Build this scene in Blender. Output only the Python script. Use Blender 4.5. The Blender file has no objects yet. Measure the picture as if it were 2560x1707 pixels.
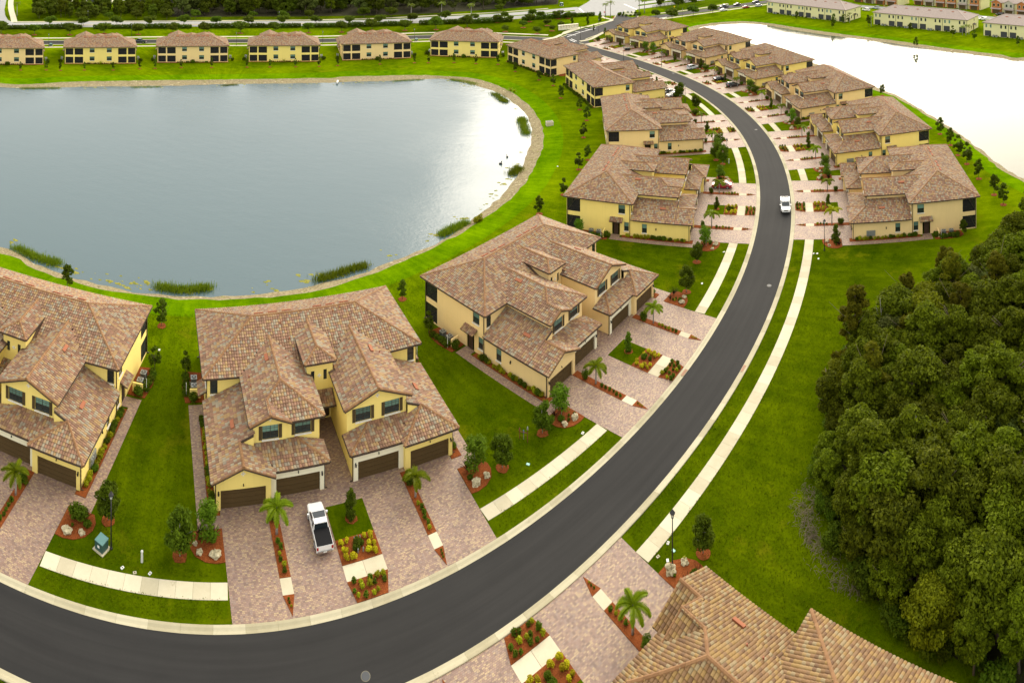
import bpy, bmesh, math, random
from mathutils import Vector, Matrix
from mathutils.geometry import delaunay_2d_cdt

S = bpy.context.scene
COL = S.collection
PI = math.pi
rnd = random.Random(7)

# ------------------------------------------------------------------ camera
cam_d = bpy.data.cameras.new('camera')
cam = bpy.data.objects.new('camera', cam_d)
COL.objects.link(cam)
cam.location = (0, 0, 67.1)                    # drone, level, stitched cylindrical panorama
cam.rotation_euler = (PI/2, 0, 0)
cam_d.type = 'PANO'
cam_d.panorama_type = 'CENTRAL_CYLINDRICAL'
cam_d.central_cylindrical_radius = 1.0
cam_d.central_cylindrical_range_u_min = -0.7468
cam_d.central_cylindrical_range_u_max = 0.7468
cam_d.central_cylindrical_range_v_min = -1.1534
cam_d.central_cylindrical_range_v_max = -0.1574
cam_d.clip_start = 0.5
cam_d.clip_end = 5000
S.camera = cam

# ------------------------------------------------------------------ sky and sun: bright thin overcast, sun low ahead on the right
SUN_AZ, SUN_EL = math.radians(25), math.radians(30)
w = bpy.data.worlds.new('World'); S.world = w; w.use_nodes = True
wn = w.node_tree; wn.nodes.clear()
sky = wn.nodes.new('ShaderNodeTexSky'); sky.sky_type = 'NISHITA'; sky.sun_disc = False
sky.sun_elevation = SUN_EL; sky.sun_rotation = SUN_AZ
sky.air_density = 1.0; sky.dust_density = 4.0; sky.ozone_density = 1.0
sky.altitude = 10
smul = wn.nodes.new('ShaderNodeVectorMath'); smul.operation = 'SCALE'; smul.inputs['Scale'].default_value = 0.09
cloud = wn.nodes.new('ShaderNodeRGB'); cloud.outputs[0].default_value = (1.0, 0.955, 0.85, 1)
smix = wn.nodes.new('ShaderNodeMix'); smix.data_type = 'RGBA'; smix.inputs[0].default_value = 0.62
bg = wn.nodes.new('ShaderNodeBackground'); bg.inputs[1].default_value = 1.0
wo = wn.nodes.new('ShaderNodeOutputWorld')
wn.links.new(sky.outputs[0], smul.inputs[0])
wn.links.new(smul.outputs[0], smix.inputs[6])
wn.links.new(cloud.outputs[0], smix.inputs[7])
wn.links.new(smix.outputs[2], bg.inputs[0])
wn.links.new(bg.outputs[0], wo.inputs[0])
sun_d = bpy.data.lights.new('sun', 'SUN'); sun_d.energy = 1.5; sun_d.angle = math.radians(56)
sun_d.color = (1.0, 0.90, 0.74)
sun = bpy.data.objects.new('sun', sun_d); COL.objects.link(sun)
sun.location = (120, 250, 150)
sun.rotation_euler = (PI/2 - SUN_EL, 0, PI - SUN_AZ)
S.view_settings.view_transform = 'Standard'
S.view_settings.look = 'None'
S.view_settings.exposure = 1.2
S.view_settings.gamma = 1
S.view_settings.use_curve_mapping = False
S.cycles.use_denoising = True
S.cycles.max_bounces = 5
S.cycles.diffuse_bounces = 3
S.cycles.transparent_max_bounces = 6
S.cycles.caustics_reflective = False
S.cycles.caustics_refractive = False

# ------------------------------------------------------------------ object helpers
def tag(o, label=None, cat=None, group=None, kind=None):
    if label: o['label'] = label
    if cat: o['category'] = cat
    if group: o['group'] = group
    if kind: o['kind'] = kind
    return o

def link(o, parent=None):
    COL.objects.link(o)
    if parent is not None: o.parent = parent
    return o

def empty(name, loc=(0, 0, 0), rz=0.0, scale=1.0):
    o = bpy.data.objects.new(name, None)
    o.empty_display_size = 0.3
    o.location = loc; o.rotation_euler = (0, 0, rz); o.scale = (scale,)*3
    return link(o)

def inst(name, mesh, loc=(0, 0, 0), rz=0.0, scale=1.0, parent=None):
    o = bpy.data.objects.new(name, mesh)
    o.location = loc; o.rotation_euler = (0, 0, rz)
    o.scale = scale if isinstance(scale, tuple) else (scale,)*3
    return link(o, parent)

class MB:
    """collects faces; mesh() turns them into one mesh datablock"""
    def __init__(self): self.v = []; self.f = []; self.m = []
    def face(self, pts, m=0):
        n = len(self.v); self.v.extend(pts); self.f.append(list(range(n, n+len(pts)))); self.m.append(m)
    def box(self, x0, x1, y0, y1, z0, z1, m=0):
        if x0 > x1: x0, x1 = x1, x0
        if y0 > y1: y0, y1 = y1, y0
        if z0 > z1: z0, z1 = z1, z0
        n = len(self.v)
        self.v += [(x0,y0,z0),(x1,y0,z0),(x1,y1,z0),(x0,y1,z0),(x0,y0,z1),(x1,y0,z1),(x1,y1,z1),(x0,y1,z1)]
        for q in ((0,3,2,1),(4,5,6,7),(0,1,5,4),(1,2,6,5),(2,3,7,6),(3,0,4,7)):
            self.f.append([n+i for i in q]); self.m.append(m)
    def obox(self, p, q, w, h, m=0):
        """box beam from p to q (bottom centre line), width w, height h"""
        p = Vector(p); q = Vector(q); d = (q-p).normalized()
        s = d.cross(Vector((0,0,1)))
        s = s.normalized() if s.length > 1e-4 else Vector((1,0,0))
        up = s.cross(d); s = s*(w/2); up = up*h
        c = [p-s, p+s, q+s, q-s]; c = c+[x+up for x in c]
        n = len(self.v); self.v += [tuple(x) for x in c]
        for a in ((0,3,2,1),(4,5,6,7),(0,1,5,4),(1,2,6,5),(2,3,7,6),(3,0,4,7)):
            self.f.append([n+i for i in a]); self.m.append(m)
    def tube(self, pts, rad, seg=6, m=0, cap=True):
        rings = []
        for i, p in enumerate(pts):
            p = Vector(p)
            d = (Vector(pts[min(i+1, len(pts)-1)])-Vector(pts[max(i-1, 0)])).normalized()
            a = d.cross(Vector((0,1,0.01)));
            if a.length < 1e-3: a = d.cross(Vector((1,0,0)))
            a.normalize(); b = d.cross(a)
            r = rad[i] if isinstance(rad, (list, tuple)) else rad
            n = len(self.v)
            for k in range(seg):
                t = 2*PI*k/seg
                self.v.append(tuple(p+a*(r*math.cos(t))+b*(r*math.sin(t))))
            rings.append(n)
        for a, b in zip(rings[:-1], rings[1:]):
            for k in range(seg):
                self.f.append([a+k, a+(k+1) % seg, b+(k+1) % seg, b+k]); self.m.append(m)
        if cap:
            self.f.append([rings[-1]+k for k in range(seg)]); self.m.append(m)
            self.f.append([rings[0]+k for k in reversed(range(seg))]); self.m.append(m)
    def lathe(self, prof, c=(0,0,0), seg=12, m=0):
        rings = []
        for r, z in prof:
            n = len(self.v)
            for k in range(seg):
                t = 2*PI*k/seg; self.v.append((c[0]+r*math.cos(t), c[1]+r*math.sin(t), c[2]+z))
            rings.append(n)
        for a, b in zip(rings[:-1], rings[1:]):
            for k in range(seg):
                self.f.append([a+k, a+(k+1) % seg, b+(k+1) % seg, b+k]); self.m.append(m)
        self.f.append([rings[-1]+k for k in range(seg)]); self.m.append(m)
        self.f.append([rings[0]+k for k in reversed(range(seg))]); self.m.append(m)
    def prism(self, poly, z0, z1, m=0, bottom=False):
        """vertical extrusion of a ccw or cw polygon"""
        A = sum(poly[i][0]*poly[(i+1) % len(poly)][1]-poly[(i+1) % len(poly)][0]*poly[i][1] for i in range(len(poly)))
        if A < 0: poly = poly[::-1]
        self.face([(x, y, z1) for x, y in poly], m)
        for i in range(len(poly)):
            a = poly[i]; b = poly[(i+1) % len(poly)]
            self.face([(a[0],a[1],z0),(b[0],b[1],z0),(b[0],b[1],z1),(a[0],a[1],z1)], m)
    def mesh(self, name, mats, smooth=False, recalc=False):
        me = bpy.data.meshes.new(name)
        me.from_pydata(self.v, [], self.f)
        if not isinstance(mats, (list, tuple)): mats = [mats]
        for q in mats: me.materials.append(q)
        if len(mats) > 1: me.polygons.foreach_set('material_index', self.m)
        if smooth: me.polygons.foreach_set('use_smooth', [True]*len(self.f))
        if recalc:
            b = bmesh.new(); b.from_mesh(me)
            bmesh.ops.remove_doubles(b, verts=b.verts, dist=1e-4)
            bmesh.ops.recalc_face_normals(b, faces=b.faces); b.to_mesh(me); b.free()
        me.update()
        return me
    def build(self, name, mats, parent=None, **k):
        return inst(name, self.mesh(name, mats, **k), parent=parent)

# ------------------------------------------------------------------ materials
MAT = {}
class NT:
    def __init__(self, name):
        self.mat = bpy.data.materials.new(name); self.mat.use_nodes = True
        self.t = self.mat.node_tree; self.t.nodes.clear()
        self.out = self.t.nodes.new('ShaderNodeOutputMaterial')
        MAT[name] = self.mat
    def n(self, kind, **kw):
        o = self.t.nodes.new('ShaderNode'+kind)
        for a, b in kw.items(): setattr(o, a, b)
        return o
    def l(self, a, b): self.t.links.new(a, b)
    def sock(self, node, i, val):
        s = node.inputs[i]
        if hasattr(val, 'links') or isinstance(val, bpy.types.NodeSocket): self.l(val, s)
        else: s.default_value = val
    def coord(self, kind='Object'):
        return self.n('TexCoord').outputs[kind]
    def pos(self): return self.n('NewGeometry').outputs['Position']
    def noise(self, vec, scale, detail=4, rough=0.55, out='Fac', dim='3D'):
        o = self.n('TexNoise'); o.inputs['Scale'].default_value = scale
        o.inputs['Detail'].default_value = detail; o.inputs['Roughness'].default_value = rough
        if vec is not None: self.l(vec, o.inputs['Vector'])
        return o.outputs[out]
    def ramp(self, fac, stops, interp='LINEAR'):
        o = self.n('ValToRGB'); o.color_ramp.interpolation = interp
        e = o.color_ramp.elements
        while len(e) < len(stops): e.new(0.5)
        for q, (p, c) in zip(e, stops):
            q.position = p; q.color = (*c, 1) if len(c) == 3 else c
        self.l(fac, o.inputs[0]); return o.outputs[0]
    def mix(self, fac, a, b, blend='MIX'):
        o = self.n('Mix'); o.data_type = 'RGBA'; o.blend_type = blend
        self.sock(o, 0, fac)
        for i, q in ((6, a), (7, b)):
            if isinstance(q, tuple): o.inputs[i].default_value = (*q, 1) if len(q) == 3 else q
            else: self.l(q, o.inputs[i])
        return o.outputs[2]
    def math(self, op, a, b=None, clamp=False):
        o = self.n('Math'); o.operation = op; o.use_clamp = clamp
        self.sock(o, 0, a)
        if b is not None: self.sock(o, 1, b)
        return o.outputs[0]
    def bump(self, h, strength=0.3, dist=0.05):
        o = self.n('Bump'); o.inputs['Strength'].default_value = strength; o.inputs['Distance'].default_value = dist
        self.l(h, o.inputs['Height']); return o.outputs[0]
    def bsdf(self, col, rough=0.8, spec=0.3, normal=None, metal=0.0, emit=None):
        o = self.n('BsdfPrincipled')
        if isinstance(col, tuple): o.inputs['Base Color'].default_value = (*col, 1)
        else: self.l(col, o.inputs['Base Color'])
        self.sock(o, 'Roughness', rough)
        o.inputs['Specular IOR Level'].default_value = spec
        o.inputs['Metallic'].default_value = metal
        if normal is not None: self.l(normal, o.inputs['Normal'])
        return o
    def done(self, sh):
        self.l(sh.outputs[0] if hasattr(sh, 'outputs') else sh, self.out.inputs[0]); return self.mat

def plain(name, col, rough=0.7, spec=0.3, metal=0.0, var=0.12, scale=3.0):
    t = NT(name)
    nz = t.noise(t.coord(), scale, 5, 0.6)
    c = t.mix(nz, tuple(x*(1-var) for x in col), tuple(min(1, x*(1+var)) for x in col))
    t.done(t.bsdf(c, rough, spec, metal=metal)); return t.mat

def stucco(name, col):
    t = NT(name)
    p = t.coord()
    big = t.noise(p, 0.35, 5, 0.65)
    fine = t.noise(p, 14.0, 3, 0.6)
    c = t.mix(big, tuple(x*0.93 for x in col), tuple(min(1, x*1.05) for x in col))
    # faint rain streaks: noise stretched vertically
    mp = t.n('Mapping'); mp.inputs['Scale'].default_value = (2.2, 2.2, 0.18); t.l(p, mp.inputs[0])
    st = t.ramp(t.noise(mp.outputs[0], 1.6, 4, 0.6), [(0.0, (0.88, 0.88, 0.88)), (0.55, (1, 1, 1))])
    c = t.mix(0.55, c, st, 'MULTIPLY')
    t.done(t.bsdf(c, 0.9, 0.2, t.bump(fine, 0.25, 0.02))); return t.mat

stucco('wall_yellow', (0.90, 0.72, 0.225))
stucco('wall_cream', (0.86, 0.64, 0.30))
stucco('wall_pale', (0.86, 0.82, 0.62))
stucco('wall_far_yellow', (0.74, 0.70, 0.38))
plain('trim_white', (0.80, 0.76, 0.66), 0.6)
plain('trim_brown', (0.060, 0.042, 0.030), 0.5)
plain('shutter_brown', (0.075, 0.052, 0.022), 0.6)
plain('frame_bronze', (0.030, 0.026, 0.022), 0.4)
plain('door_brown', (0.050, 0.030, 0.018), 0.5)
plain('black_metal', (0.012, 0.012, 0.013), 0.4, 0.5)
plain('garage_brown', (0.085, 0.054, 0.020), 0.55, 0.3, var=0.2, scale=1.5)
plain('garage_groove', (0.03, 0.02, 0.010), 0.7)
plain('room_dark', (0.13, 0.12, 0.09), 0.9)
plain('metal_grey', (0.32, 0.34, 0.34), 0.45, 0.5, 0.6)
plain('grille_dark', (0.05, 0.055, 0.06), 0.5)
plain('white_plastic', (0.8, 0.8, 0.78), 0.4)
plain('vent_orange', (0.30, 0.105, 0.050), 0.8)
plain('pipe_brown', (0.30, 0.10, 0.05), 0.6)
plain('flashing', (0.52, 0.55, 0.58), 0.35, 0.5, 0.5)

def glass(name, col, rough=0.06):
    t = NT(name)
    oi = t.n('ObjectInfo')
    c = t.mix(oi.outputs['Random'], tuple(x*0.6 for x in col), tuple(min(1, x*1.25) for x in col))
    b = t.bsdf(c, rough, 0.6); b.inputs['IOR'].default_value = 1.5
    t.done(b); return t.mat
glass('glass_blind', (0.13, 0.24, 0.195))
glass('glass_dark', (0.02, 0.03, 0.03))
glass('glass_door', (0.05, 0.075, 0.075))

t = NT('screen')
tr = t.n('BsdfTransparent'); df = t.bsdf((0.012, 0.012, 0.014), 0.6, 0.3)
mx = t.n('MixShader'); mx.inputs[0].default_value = 0.80
t.l(tr.outputs[0], mx.inputs[1]); t.l(df.outputs[0], mx.inputs[2]); t.done(mx)

# clay tiles: colour drawn per tile
def tile_mat(name, pal, mean):
    t = NT(name)
    g = t.n('NewGeometry'); oi = t.n('ObjectInfo')
    r0 = t.math('ADD', g.outputs['Random Per Island'], oi.outputs['Random'])
    wn_ = t.n('TexWhiteNoise'); wn_.noise_dimensions = '1D'; t.l(t.math('MULTIPLY', r0, 913.7), wn_.inputs['W'])
    c = t.ramp(wn_.outputs['Value'], pal, 'CONSTANT')
    c = t.mix(0.20, c, mean)
    big = t.noise(t.coord(), 0.25, 4, 0.6)
    c = t.mix(0.5, c, t.ramp(big, [(0.25, (0.78, 0.76, 0.76)), (0.7, (1.12, 1.08, 1.02))]), 'MULTIPLY')
    nz = t.noise(t.coord(), 9.0, 4, 0.7)
    c = t.mix(0.45, c, t.ramp(nz, [(0.3, (0.72, 0.72, 0.74)), (0.7, (1.15, 1.12, 1.08))]), 'MULTIPLY')
    t.done(t.bsdf(c, 0.72, 0.35))
tile_mat('roof_tile', [(0.0, (0.2158, 0.1189, 0.0678)), (0.15, (0.3401, 0.2196, 0.0904)), (0.32, (0.2540, 0.1358, 0.0870)), (0.47, (0.3586, 0.2462, 0.1373)),
                                  (0.60, (0.1733, 0.0902, 0.0561)), (0.72, (0.3096, 0.2780, 0.1976)), (0.86, (0.2965, 0.1549, 0.0938)), (0.94, (0.2354, 0.2069, 0.1573))], (0.2736, 0.1910, 0.1189))
tile_mat('roof_tile_tan', [(0.0, (0.1843, 0.0990, 0.0353)), (0.16, (0.2813, 0.1755, 0.0521)), (0.34, (0.2037, 0.1170, 0.0538)), (0.5, (0.3007, 0.1980, 0.0756)), (0.62, (0.1358, 0.0702, 0.0336)), (0.74, (0.2716, 0.2160, 0.1176)), (0.88, (0.2231, 0.1215, 0.0504))], (0.2182, 0.1350, 0.0554))
t = NT('ridge_tile')
g = t.n('NewGeometry')
c = t.mix(g.outputs['Random Per Island'], (0.20, 0.098, 0.040), (0.28, 0.150, 0.066))
c = t.mix(0.4, c, t.ramp(t.noise(t.coord(), 6, 4, 0.7), [(0.3, (0.7, 0.7, 0.7)), (0.7, (1.15, 1.15, 1.1))]), 'MULTIPLY')
t.done(t.bsdf(c, 0.75, 0.3))
plain('roof_deck', (0.12, 0.075, 0.055), 0.9)

# ================================================================== ground, water, roads
# lawn material: several scales of colour, with far grazing-angle brightness painted in
def lawn_mat(name, dark, light, dry, dry_amt=0.5, stripes=False):
    t = NT(name); p = t.pos()
    a = t.noise(p, 0.05, 5, 0.6); b = t.noise(p, 0.38, 6, 0.7); c3 = t.noise(p, 3.2, 6, 0.8); d3 = t.noise(p, 22.0, 3, 0.7)
    f = t.math('ADD', t.math('MULTIPLY', a, 0.36), t.math('MULTIPLY', b, 0.28))
    f = t.math('ADD', f, t.math('MULTIPLY', c3, 0.22))
    f = t.math('ADD', f, t.math('MULTIPLY', d3, 0.14))
    col = t.ramp(f, [(0.39, dark), (0.61, light)])
    # mowing lines run along the lots, square to the bend
    sx = t.n('VectorMath'); sx.operation = 'SUBTRACT'; t.l(p, sx.inputs[0]); sx.inputs[1].default_value = (-90, 197, 0)
    ln = t.n('VectorMath'); ln.operation = 'LENGTH'; t.l(sx.outputs[0], ln.inputs[0])
    sep = t.n('SeparateXYZ'); t.l(sx.outputs[0], sep.inputs[0])
    cb = t.n('CombineXYZ'); t.l(t.math('MULTIPLY', t.math('ARCTAN2', sep.outputs[1], sep.outputs[0]), 130.0), cb.inputs[0]); t.l(t.math('MULTIPLY', ln.outputs['Value'], 0.05), cb.inputs[1])
    mow_ = t.noise(cb.outputs[0], 0.8, 3, 0.6)
    turf_sheen = t.ramp(t.math('DIVIDE', ln.outputs['Value'], 300.0), [(0.0, (1.45, 1.40, 1.0)), (0.385, (1.45, 1.40, 1.0)), (0.43, (0.90, 0.86, 0.9)), (0.61, (0.84, 0.80, 0.9)), (0.65, (1.4, 1.35, 1.0))])
    col = t.mix(1.0, col, turf_sheen, 'MULTIPLY')      # paler lake grass; grazing-angle brightness of far lawns also put into the colour
    col = t.mix(0.55, col, t.ramp(mow_, [(0.35, (0.72, 0.76, 0.8)), (0.65, (1.28, 1.2, 1.0))]), 'MULTIPLY')
    soil = t.ramp(t.noise(p, 0.30, 7, 0.75), [(0.70, (0, 0, 0)), (0.755, (0.7,)*3)])
    col = t.mix(soil, col, (0.17, 0.135, 0.06))
    dr = t.ramp(t.noise(p, 0.11, 6, 0.7), [(0.58, (0, 0, 0)), (0.78, (dry_amt,)*3)])
    col = t.mix(dr, col, dry)
    bm = t.math('ADD', t.math('MULTIPLY', d3, 0.6), c3)
    t.done(t.bsdf(col, 0.95, 0.0, t.bump(bm, 0.9, 0.14))); return t.mat
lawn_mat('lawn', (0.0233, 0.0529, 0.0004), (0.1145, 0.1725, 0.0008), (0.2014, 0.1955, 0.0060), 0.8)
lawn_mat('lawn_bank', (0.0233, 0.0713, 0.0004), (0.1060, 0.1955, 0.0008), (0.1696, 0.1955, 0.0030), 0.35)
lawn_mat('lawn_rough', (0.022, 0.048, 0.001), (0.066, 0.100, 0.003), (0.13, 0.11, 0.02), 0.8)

t = NT('shore_sand'); p = t.pos()
a = t.noise(p, 0.8, 6, 0.7); b = t.noise(p, 5.0, 5, 0.7)
c = t.ramp(a, [(0.32, (0.1015, 0.0840, 0.0450)), (0.45, (0.3480, 0.2940, 0.1750)), (0.55, (0.1885, 0.1470, 0.0813)), (0.70, (0.6090, 0.5320, 0.3500))])
c = t.mix(0.6, c, t.ramp(b, [(0.3, (0.55, 0.55, 0.5)), (0.7, (1.2, 1.2, 1.15))]), 'MULTIPLY')
gr = t.ramp(t.noise(p, 0.6, 5, 0.7), [(0.60, (0, 0, 0)), (0.68, (0.8, 0.8, 0.8))])
c = t.mix(gr, c, (0.16, 0.19, 0.02))
t.done(t.bsdf(c, 0.95, 0.1, t.bump(b, 0.8, 0.12)))

def water(name, base, r0, r1, bump, ior):
    t = NT(name); p = t.pos()
    mp = t.n('Mapping'); mp.inputs['Scale'].default_value = (1, 1.8, 1); mp.inputs['Rotation'].default_value = (0, 0, 0.5); t.l(p, mp.inputs[0])
    n1 = t.noise(mp.outputs[0], 1.1, 4, 0.6); n2 = t.noise(mp.outputs[0], 0.22, 3, 0.5); n3 = t.noise(p, 0.014, 4, 0.55)
    amp = t.ramp(n3, [(0.35, (0.3,)*3), (0.65, (1,)*3)])
    hh = t.math('MULTIPLY', t.math('ADD', n1, t.math('MULTIPLY', n2, 1.5)), amp)
    rg = t.n('MapRange'); t.l(n3, rg.inputs[0]); rg.inputs[1].default_value = 0.35; rg.inputs[2].default_value = 0.65; rg.inputs[3].default_value = r0; rg.inputs[4].default_value = r1
    b = t.bsdf(base, rg.outputs[0], 0.5, t.bump(hh, bump, 0.12)); b.inputs['IOR'].default_value = ior
    t.done(b)
water('lake_water', (0.066, 0.108, 0.120), 0.08, 0.24, 0.34, 1.48)      # wind-ruffled
water('pond_water', (0.085, 0.095, 0.060), 0.03, 0.06, 0.12, 1.28)      # calm
def catmull(pts, n=6, closed=False):
    out = []; m = len(pts)
    rng = range(m) if closed else range(m-1)
    for i in rng:
        P = [Vector(pts[(i+k) % m] if closed else pts[min(max(i+k, 0), m-1)]) for k in (-1, 0, 1, 2)]
        for j in range(n):
            s = j/n
            out.append(tuple(0.5*((2*P[1])+(-P[0]+P[2])*s+(2*P[0]-5*P[1]+4*P[2]-P[3])*s*s+(-P[0]+3*P[1]-3*P[2]+P[3])*s**3)))
    if not closed: out.append(tuple(pts[-1]))
    return out

def resample(pts, step, closed=True):
    P = [Vector(p) for p in pts]
    if closed: P = P+[P[0]]
    out = []; carry = 0.0
    for a, b in zip(P[:-1], P[1:]):
        L = (b-a).length
        if L < 1e-6: continue
        s = carry
        while s < L:
            out.append(tuple(a+(b-a)*(s/L))); s += step
        carry = s-L
    if not closed: out.append(tuple(P[-1]))
    return out

def offset_loop(pts, d):
    """offset a loop by d (positive = outwards)"""
    n = len(pts)
    A = sum(pts[i][0]*pts[(i+1) % n][1]-pts[(i+1) % n][0]*pts[i][1] for i in range(n))
    sg = 1 if A > 0 else -1
    out = []
    for i in range(n):
        a = Vector(pts[i-1]); b = Vector(pts[(i+1) % n]); tn = (b-a).normalized()
        out.append((pts[i][0]+sg*tn.y*d, pts[i][1]-sg*tn.x*d))
    return out

def inside(p, poly):
    x, y = p[0], p[1]; c = False; j = len(poly)-1
    for i in range(len(poly)):
        xi, yi = poly[i][0], poly[i][1]; xj, yj = poly[j][0], poly[j][1]
        if (yi > y) != (yj > y) and x < (xj-xi)*(y-yi)/(yj-yi)+xi: c = not c
        j = i
    return c

# left lake: water line and the edge of the mown grass, surveyed from the shore inwards
LAKE1_W = ([(-162.82,175.89),(-142.44,193.23),(-120.59,208.88),(-97.42,222.95),(-72.43,233.91),(-62.02,237.29)]
  + [(-60.64,238.91),(-47.81,242.59),(-34.98,247.14),(-24.32,248.81),(-14.22,242.47),(-5.63,233.83),(-0.55,223.95),(3.61,212.61),(5.51,201.70),(5.47,189.58),(3.98,177.87),(1.94,167.97),(-1.07,157.90),(-4.26,149.97),(-6.93,144.91),(-8.92,141.54),(-11.59,136.83),(-15.67,131.05),(-20.63,126.04),(-25.23,121.11),(-29.77,117.29)]
  + [(-32.83,115.04),(-37.29,111.53),(-41.78,108.59),(-46.32,106.01),(-52.06,103.06),(-58.13,100.68),(-63.21,99.01),(-68.84,97.89),(-74.93,97.04),(-81.82,96.71),(-89.39,96.56)]
  + [(-105, 87), (-140, 86), (-190, 115), (-205, 150), (-190, 172)])
LAKE1_G = ([(-164.88,178.11),(-145.18,196.95),(-123.13,213.28),(-99.09,226.77),(-73.69,237.96),(-63.10,241.40)]
  + [(-61.84,243.65),(-48.80,247.63),(-35.52,250.91),(-24.50,250.59),(-14.04,248.58),(-4.73,239.41),(1.65,227.62),(5.97,215.03),(8.24,202.42),(8.77,190.08),(7.64,178.19),(5.38,167.76),(2.69,158.48),(-0.70,150.72),(-4.10,144.54),(-6.72,140.41),(-8.11,138.28),(-10.28,135.31),(-15.41,128.87),(-20.25,123.73),(-24.74,118.75),(-29.12,114.72)]
  + [(-29.71,113.65),(-34.23,110.54),(-41.07,106.74),(-47.79,103.05),(-54.75,99.92),(-61.04,98.00),(-67.57,96.09),(-73.36,95.01),(-79.74,94.25),(-87.25,94.25)]
  + [(-108, 80), (-145, 78), (-198, 108), (-216, 150), (-200, 182)])
# right lake
LAKE2_W = ([(91.52,329.85),(102.57,336.03),(118.82,334.78),(127.77,326.46),(136.49,309.18),(144.96,293.76),(153.12,279.57),(161.21,266.67),(167.54,252.18),(173.22,238.04),(179.09,225.25),(184.39,212.62),(187.88,202.96)]
  + [(215, 190), (228, 150), (190, 100), (140, 86), (114, 102)]
  + [(110.89,119.79),(111.11,124.48),(112.31,131.43),(114.46,139.95),(116.76,149.22),(118.49,158.36),(119.53,167.15),(120.60,176.59),(121.70,186.73),(122.30,196.81)]
  + [(121.22,207.27),(119.13,226.46),(116.68,245.66),(112.42,268.31),(106.40,288.79),(99.84,306.32),(93.60,319.79)])
LAKE2_G = ([(87.27,330.92),(100.14,338.40),(110.97,340.03),(120.05,338.23),(128.91,329.36),(138.21,313.08),(146.69,297.27),(154.86,282.75),(162.97,269.58),(169.60,255.28),(175.41,241.05),(181.27,227.99),(186.71,215.30),(190.34,205.62)]
  + [(226, 196), (240, 148), (194, 90), (138, 77), (110, 98)]
  + [(108.68,117.40),(108.89,122.53),(110.08,129.39),(112.13,137.71),(114.32,146.75),(116.23,156.04),(117.36,164.87),(118.36,174.11),(119.39,184.05),(119.93,193.92)]
  + [(117.86,203.43),(115.51,222.72),(112.66,240.80),(108.26,262.68),(102.17,282.39),(95.25,301.16),(87.21,315.65)])

def jitter(pts, a, seed):
    r = random.Random(seed)
    return [(x+r.uniform(-a, a), y+r.uniform(-a, a)) for x, y in pts]

loops = []
for i, (Wl, Gl) in enumerate(((LAKE1_W, LAKE1_G), (LAKE2_W, LAKE2_G))):
    Wl = resample(catmull(Wl, 8, True), 2.2); Gl = resample(catmull(Gl, 8, True), 2.2)
    mow = resample(offset_loop(resample(Gl, 9.0), 5.5 if i == 0 else 4.5), 6.0)
    bed = offset_loop(resample(Wl, 9.0), -5.0)
    loops.append(dict(mow=mow, grass=jitter(Gl, 0.30, i), water=jitter(Wl, 0.35, 5+i), bed=bed))

def ground_sheet():
    X0, X1, Y0_, Y1_ = -900, 900, -300, 1100
    V = [(X0, Y0_), (X1, Y0_), (X1, Y1_), (X0, Y1_)]; Z = [0]*4; E = [(0,1),(1,2),(2,3),(3,0)]
    for L in loops:
        for key, z in (('mow', 0.0), ('grass', -0.5), ('water', -1.1), ('bed', -2.6)):
            n = len(V); P = L[key]
            V += P; Z += [z]*len(P); E += [(n+i, n+(i+1) % len(P)) for i in range(len(P))]
    co, ed, fa, ov, oe, of = delaunay_2d_cdt([Vector(v) for v in V], E, [], 1, 1e-4)
    zz = []
    for k, c in enumerate(co):
        src = ov[k]
        zz.append(min(Z[s] for s in src) if src else -0.5)
    parts = {'lawn': MB(), 'bank': MB(), 'sand': MB()}
    for f in fa:
        cx = sum(co[i].x for i in f)/len(f); cy = sum(co[i].y for i in f)/len(f)
        key = 'lawn'
        for L in loops:
            if inside((cx, cy), L['grass']): key = 'sand'
            elif inside((cx, cy), L['mow']): key = 'bank'
        m = parts[key]
        pts = [(co[i].x, co[i].y, zz[i]) for i in f]
        if (co[f[1]]-co[f[0]]).cross(co[f[2]]-co[f[0]]) < 0: pts.reverse()
        m.face(pts)
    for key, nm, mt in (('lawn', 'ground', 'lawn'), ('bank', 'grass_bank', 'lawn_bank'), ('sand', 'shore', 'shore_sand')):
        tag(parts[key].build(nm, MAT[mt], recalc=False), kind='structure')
ground_sheet()
for li, L in enumerate(loops):
    m = MB(); P = offset_loop(resample(L['water'], 3.0), 1.2)
    co, ed, fa, ov, oe, of = delaunay_2d_cdt([Vector(p) for p in P], [(i, (i+1) % len(P)) for i in range(len(P))], [], 1, 1e-4)
    for f in fa:
        pts = [(co[i].x, co[i].y, -1.1) for i in f]
        if (co[f[1]]-co[f[0]]).cross(co[f[2]]-co[f[0]]) < 0: pts.reverse()
        m.face(pts)
    tag(m.build('lake', MAT[('lake_water', 'pond_water')[li]]), kind='structure')

# ------------------------------------------------------------------ the curved street: almost a circle
RC = Vector((-90.0, 197.0))
R_T = [-1.9, -1.28, -.7, -.4, -.2, 0, .15, .25, .35, .5, .6, .7, .8, .95]
R_R = [158.2, 158, 158, 157.3, 157, 156.5, 156.2, 155.7, 154.7, 154.2, 154.6, 156, 158, 162]
def rad(t):
    if t <= R_T[0]: return R_R[0]
    for a, b, p, q in zip(R_T[:-1], R_T[1:], R_R[:-1], R_R[1:]):
        if t <= b:
            return p+(q-p)*(t-a)/(b-a)
    return R_R[-1]
def rad_s(t): return sum(rad(t+d) for d in (-.1, -.05, 0, .05, .1))/5
def rp(t, o):
    """point of the street frame: angle t, offset o from the centre line (positive = towards the left lake)"""
    r = rad_s(t)-o
    return (RC.x+r*math.cos(t), RC.y+r*math.sin(t))
def street_off(p):
    d = Vector(p)-RC; t = math.atan2(d.y, d.x)
    return rad_s(t)-d.length, t

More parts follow.
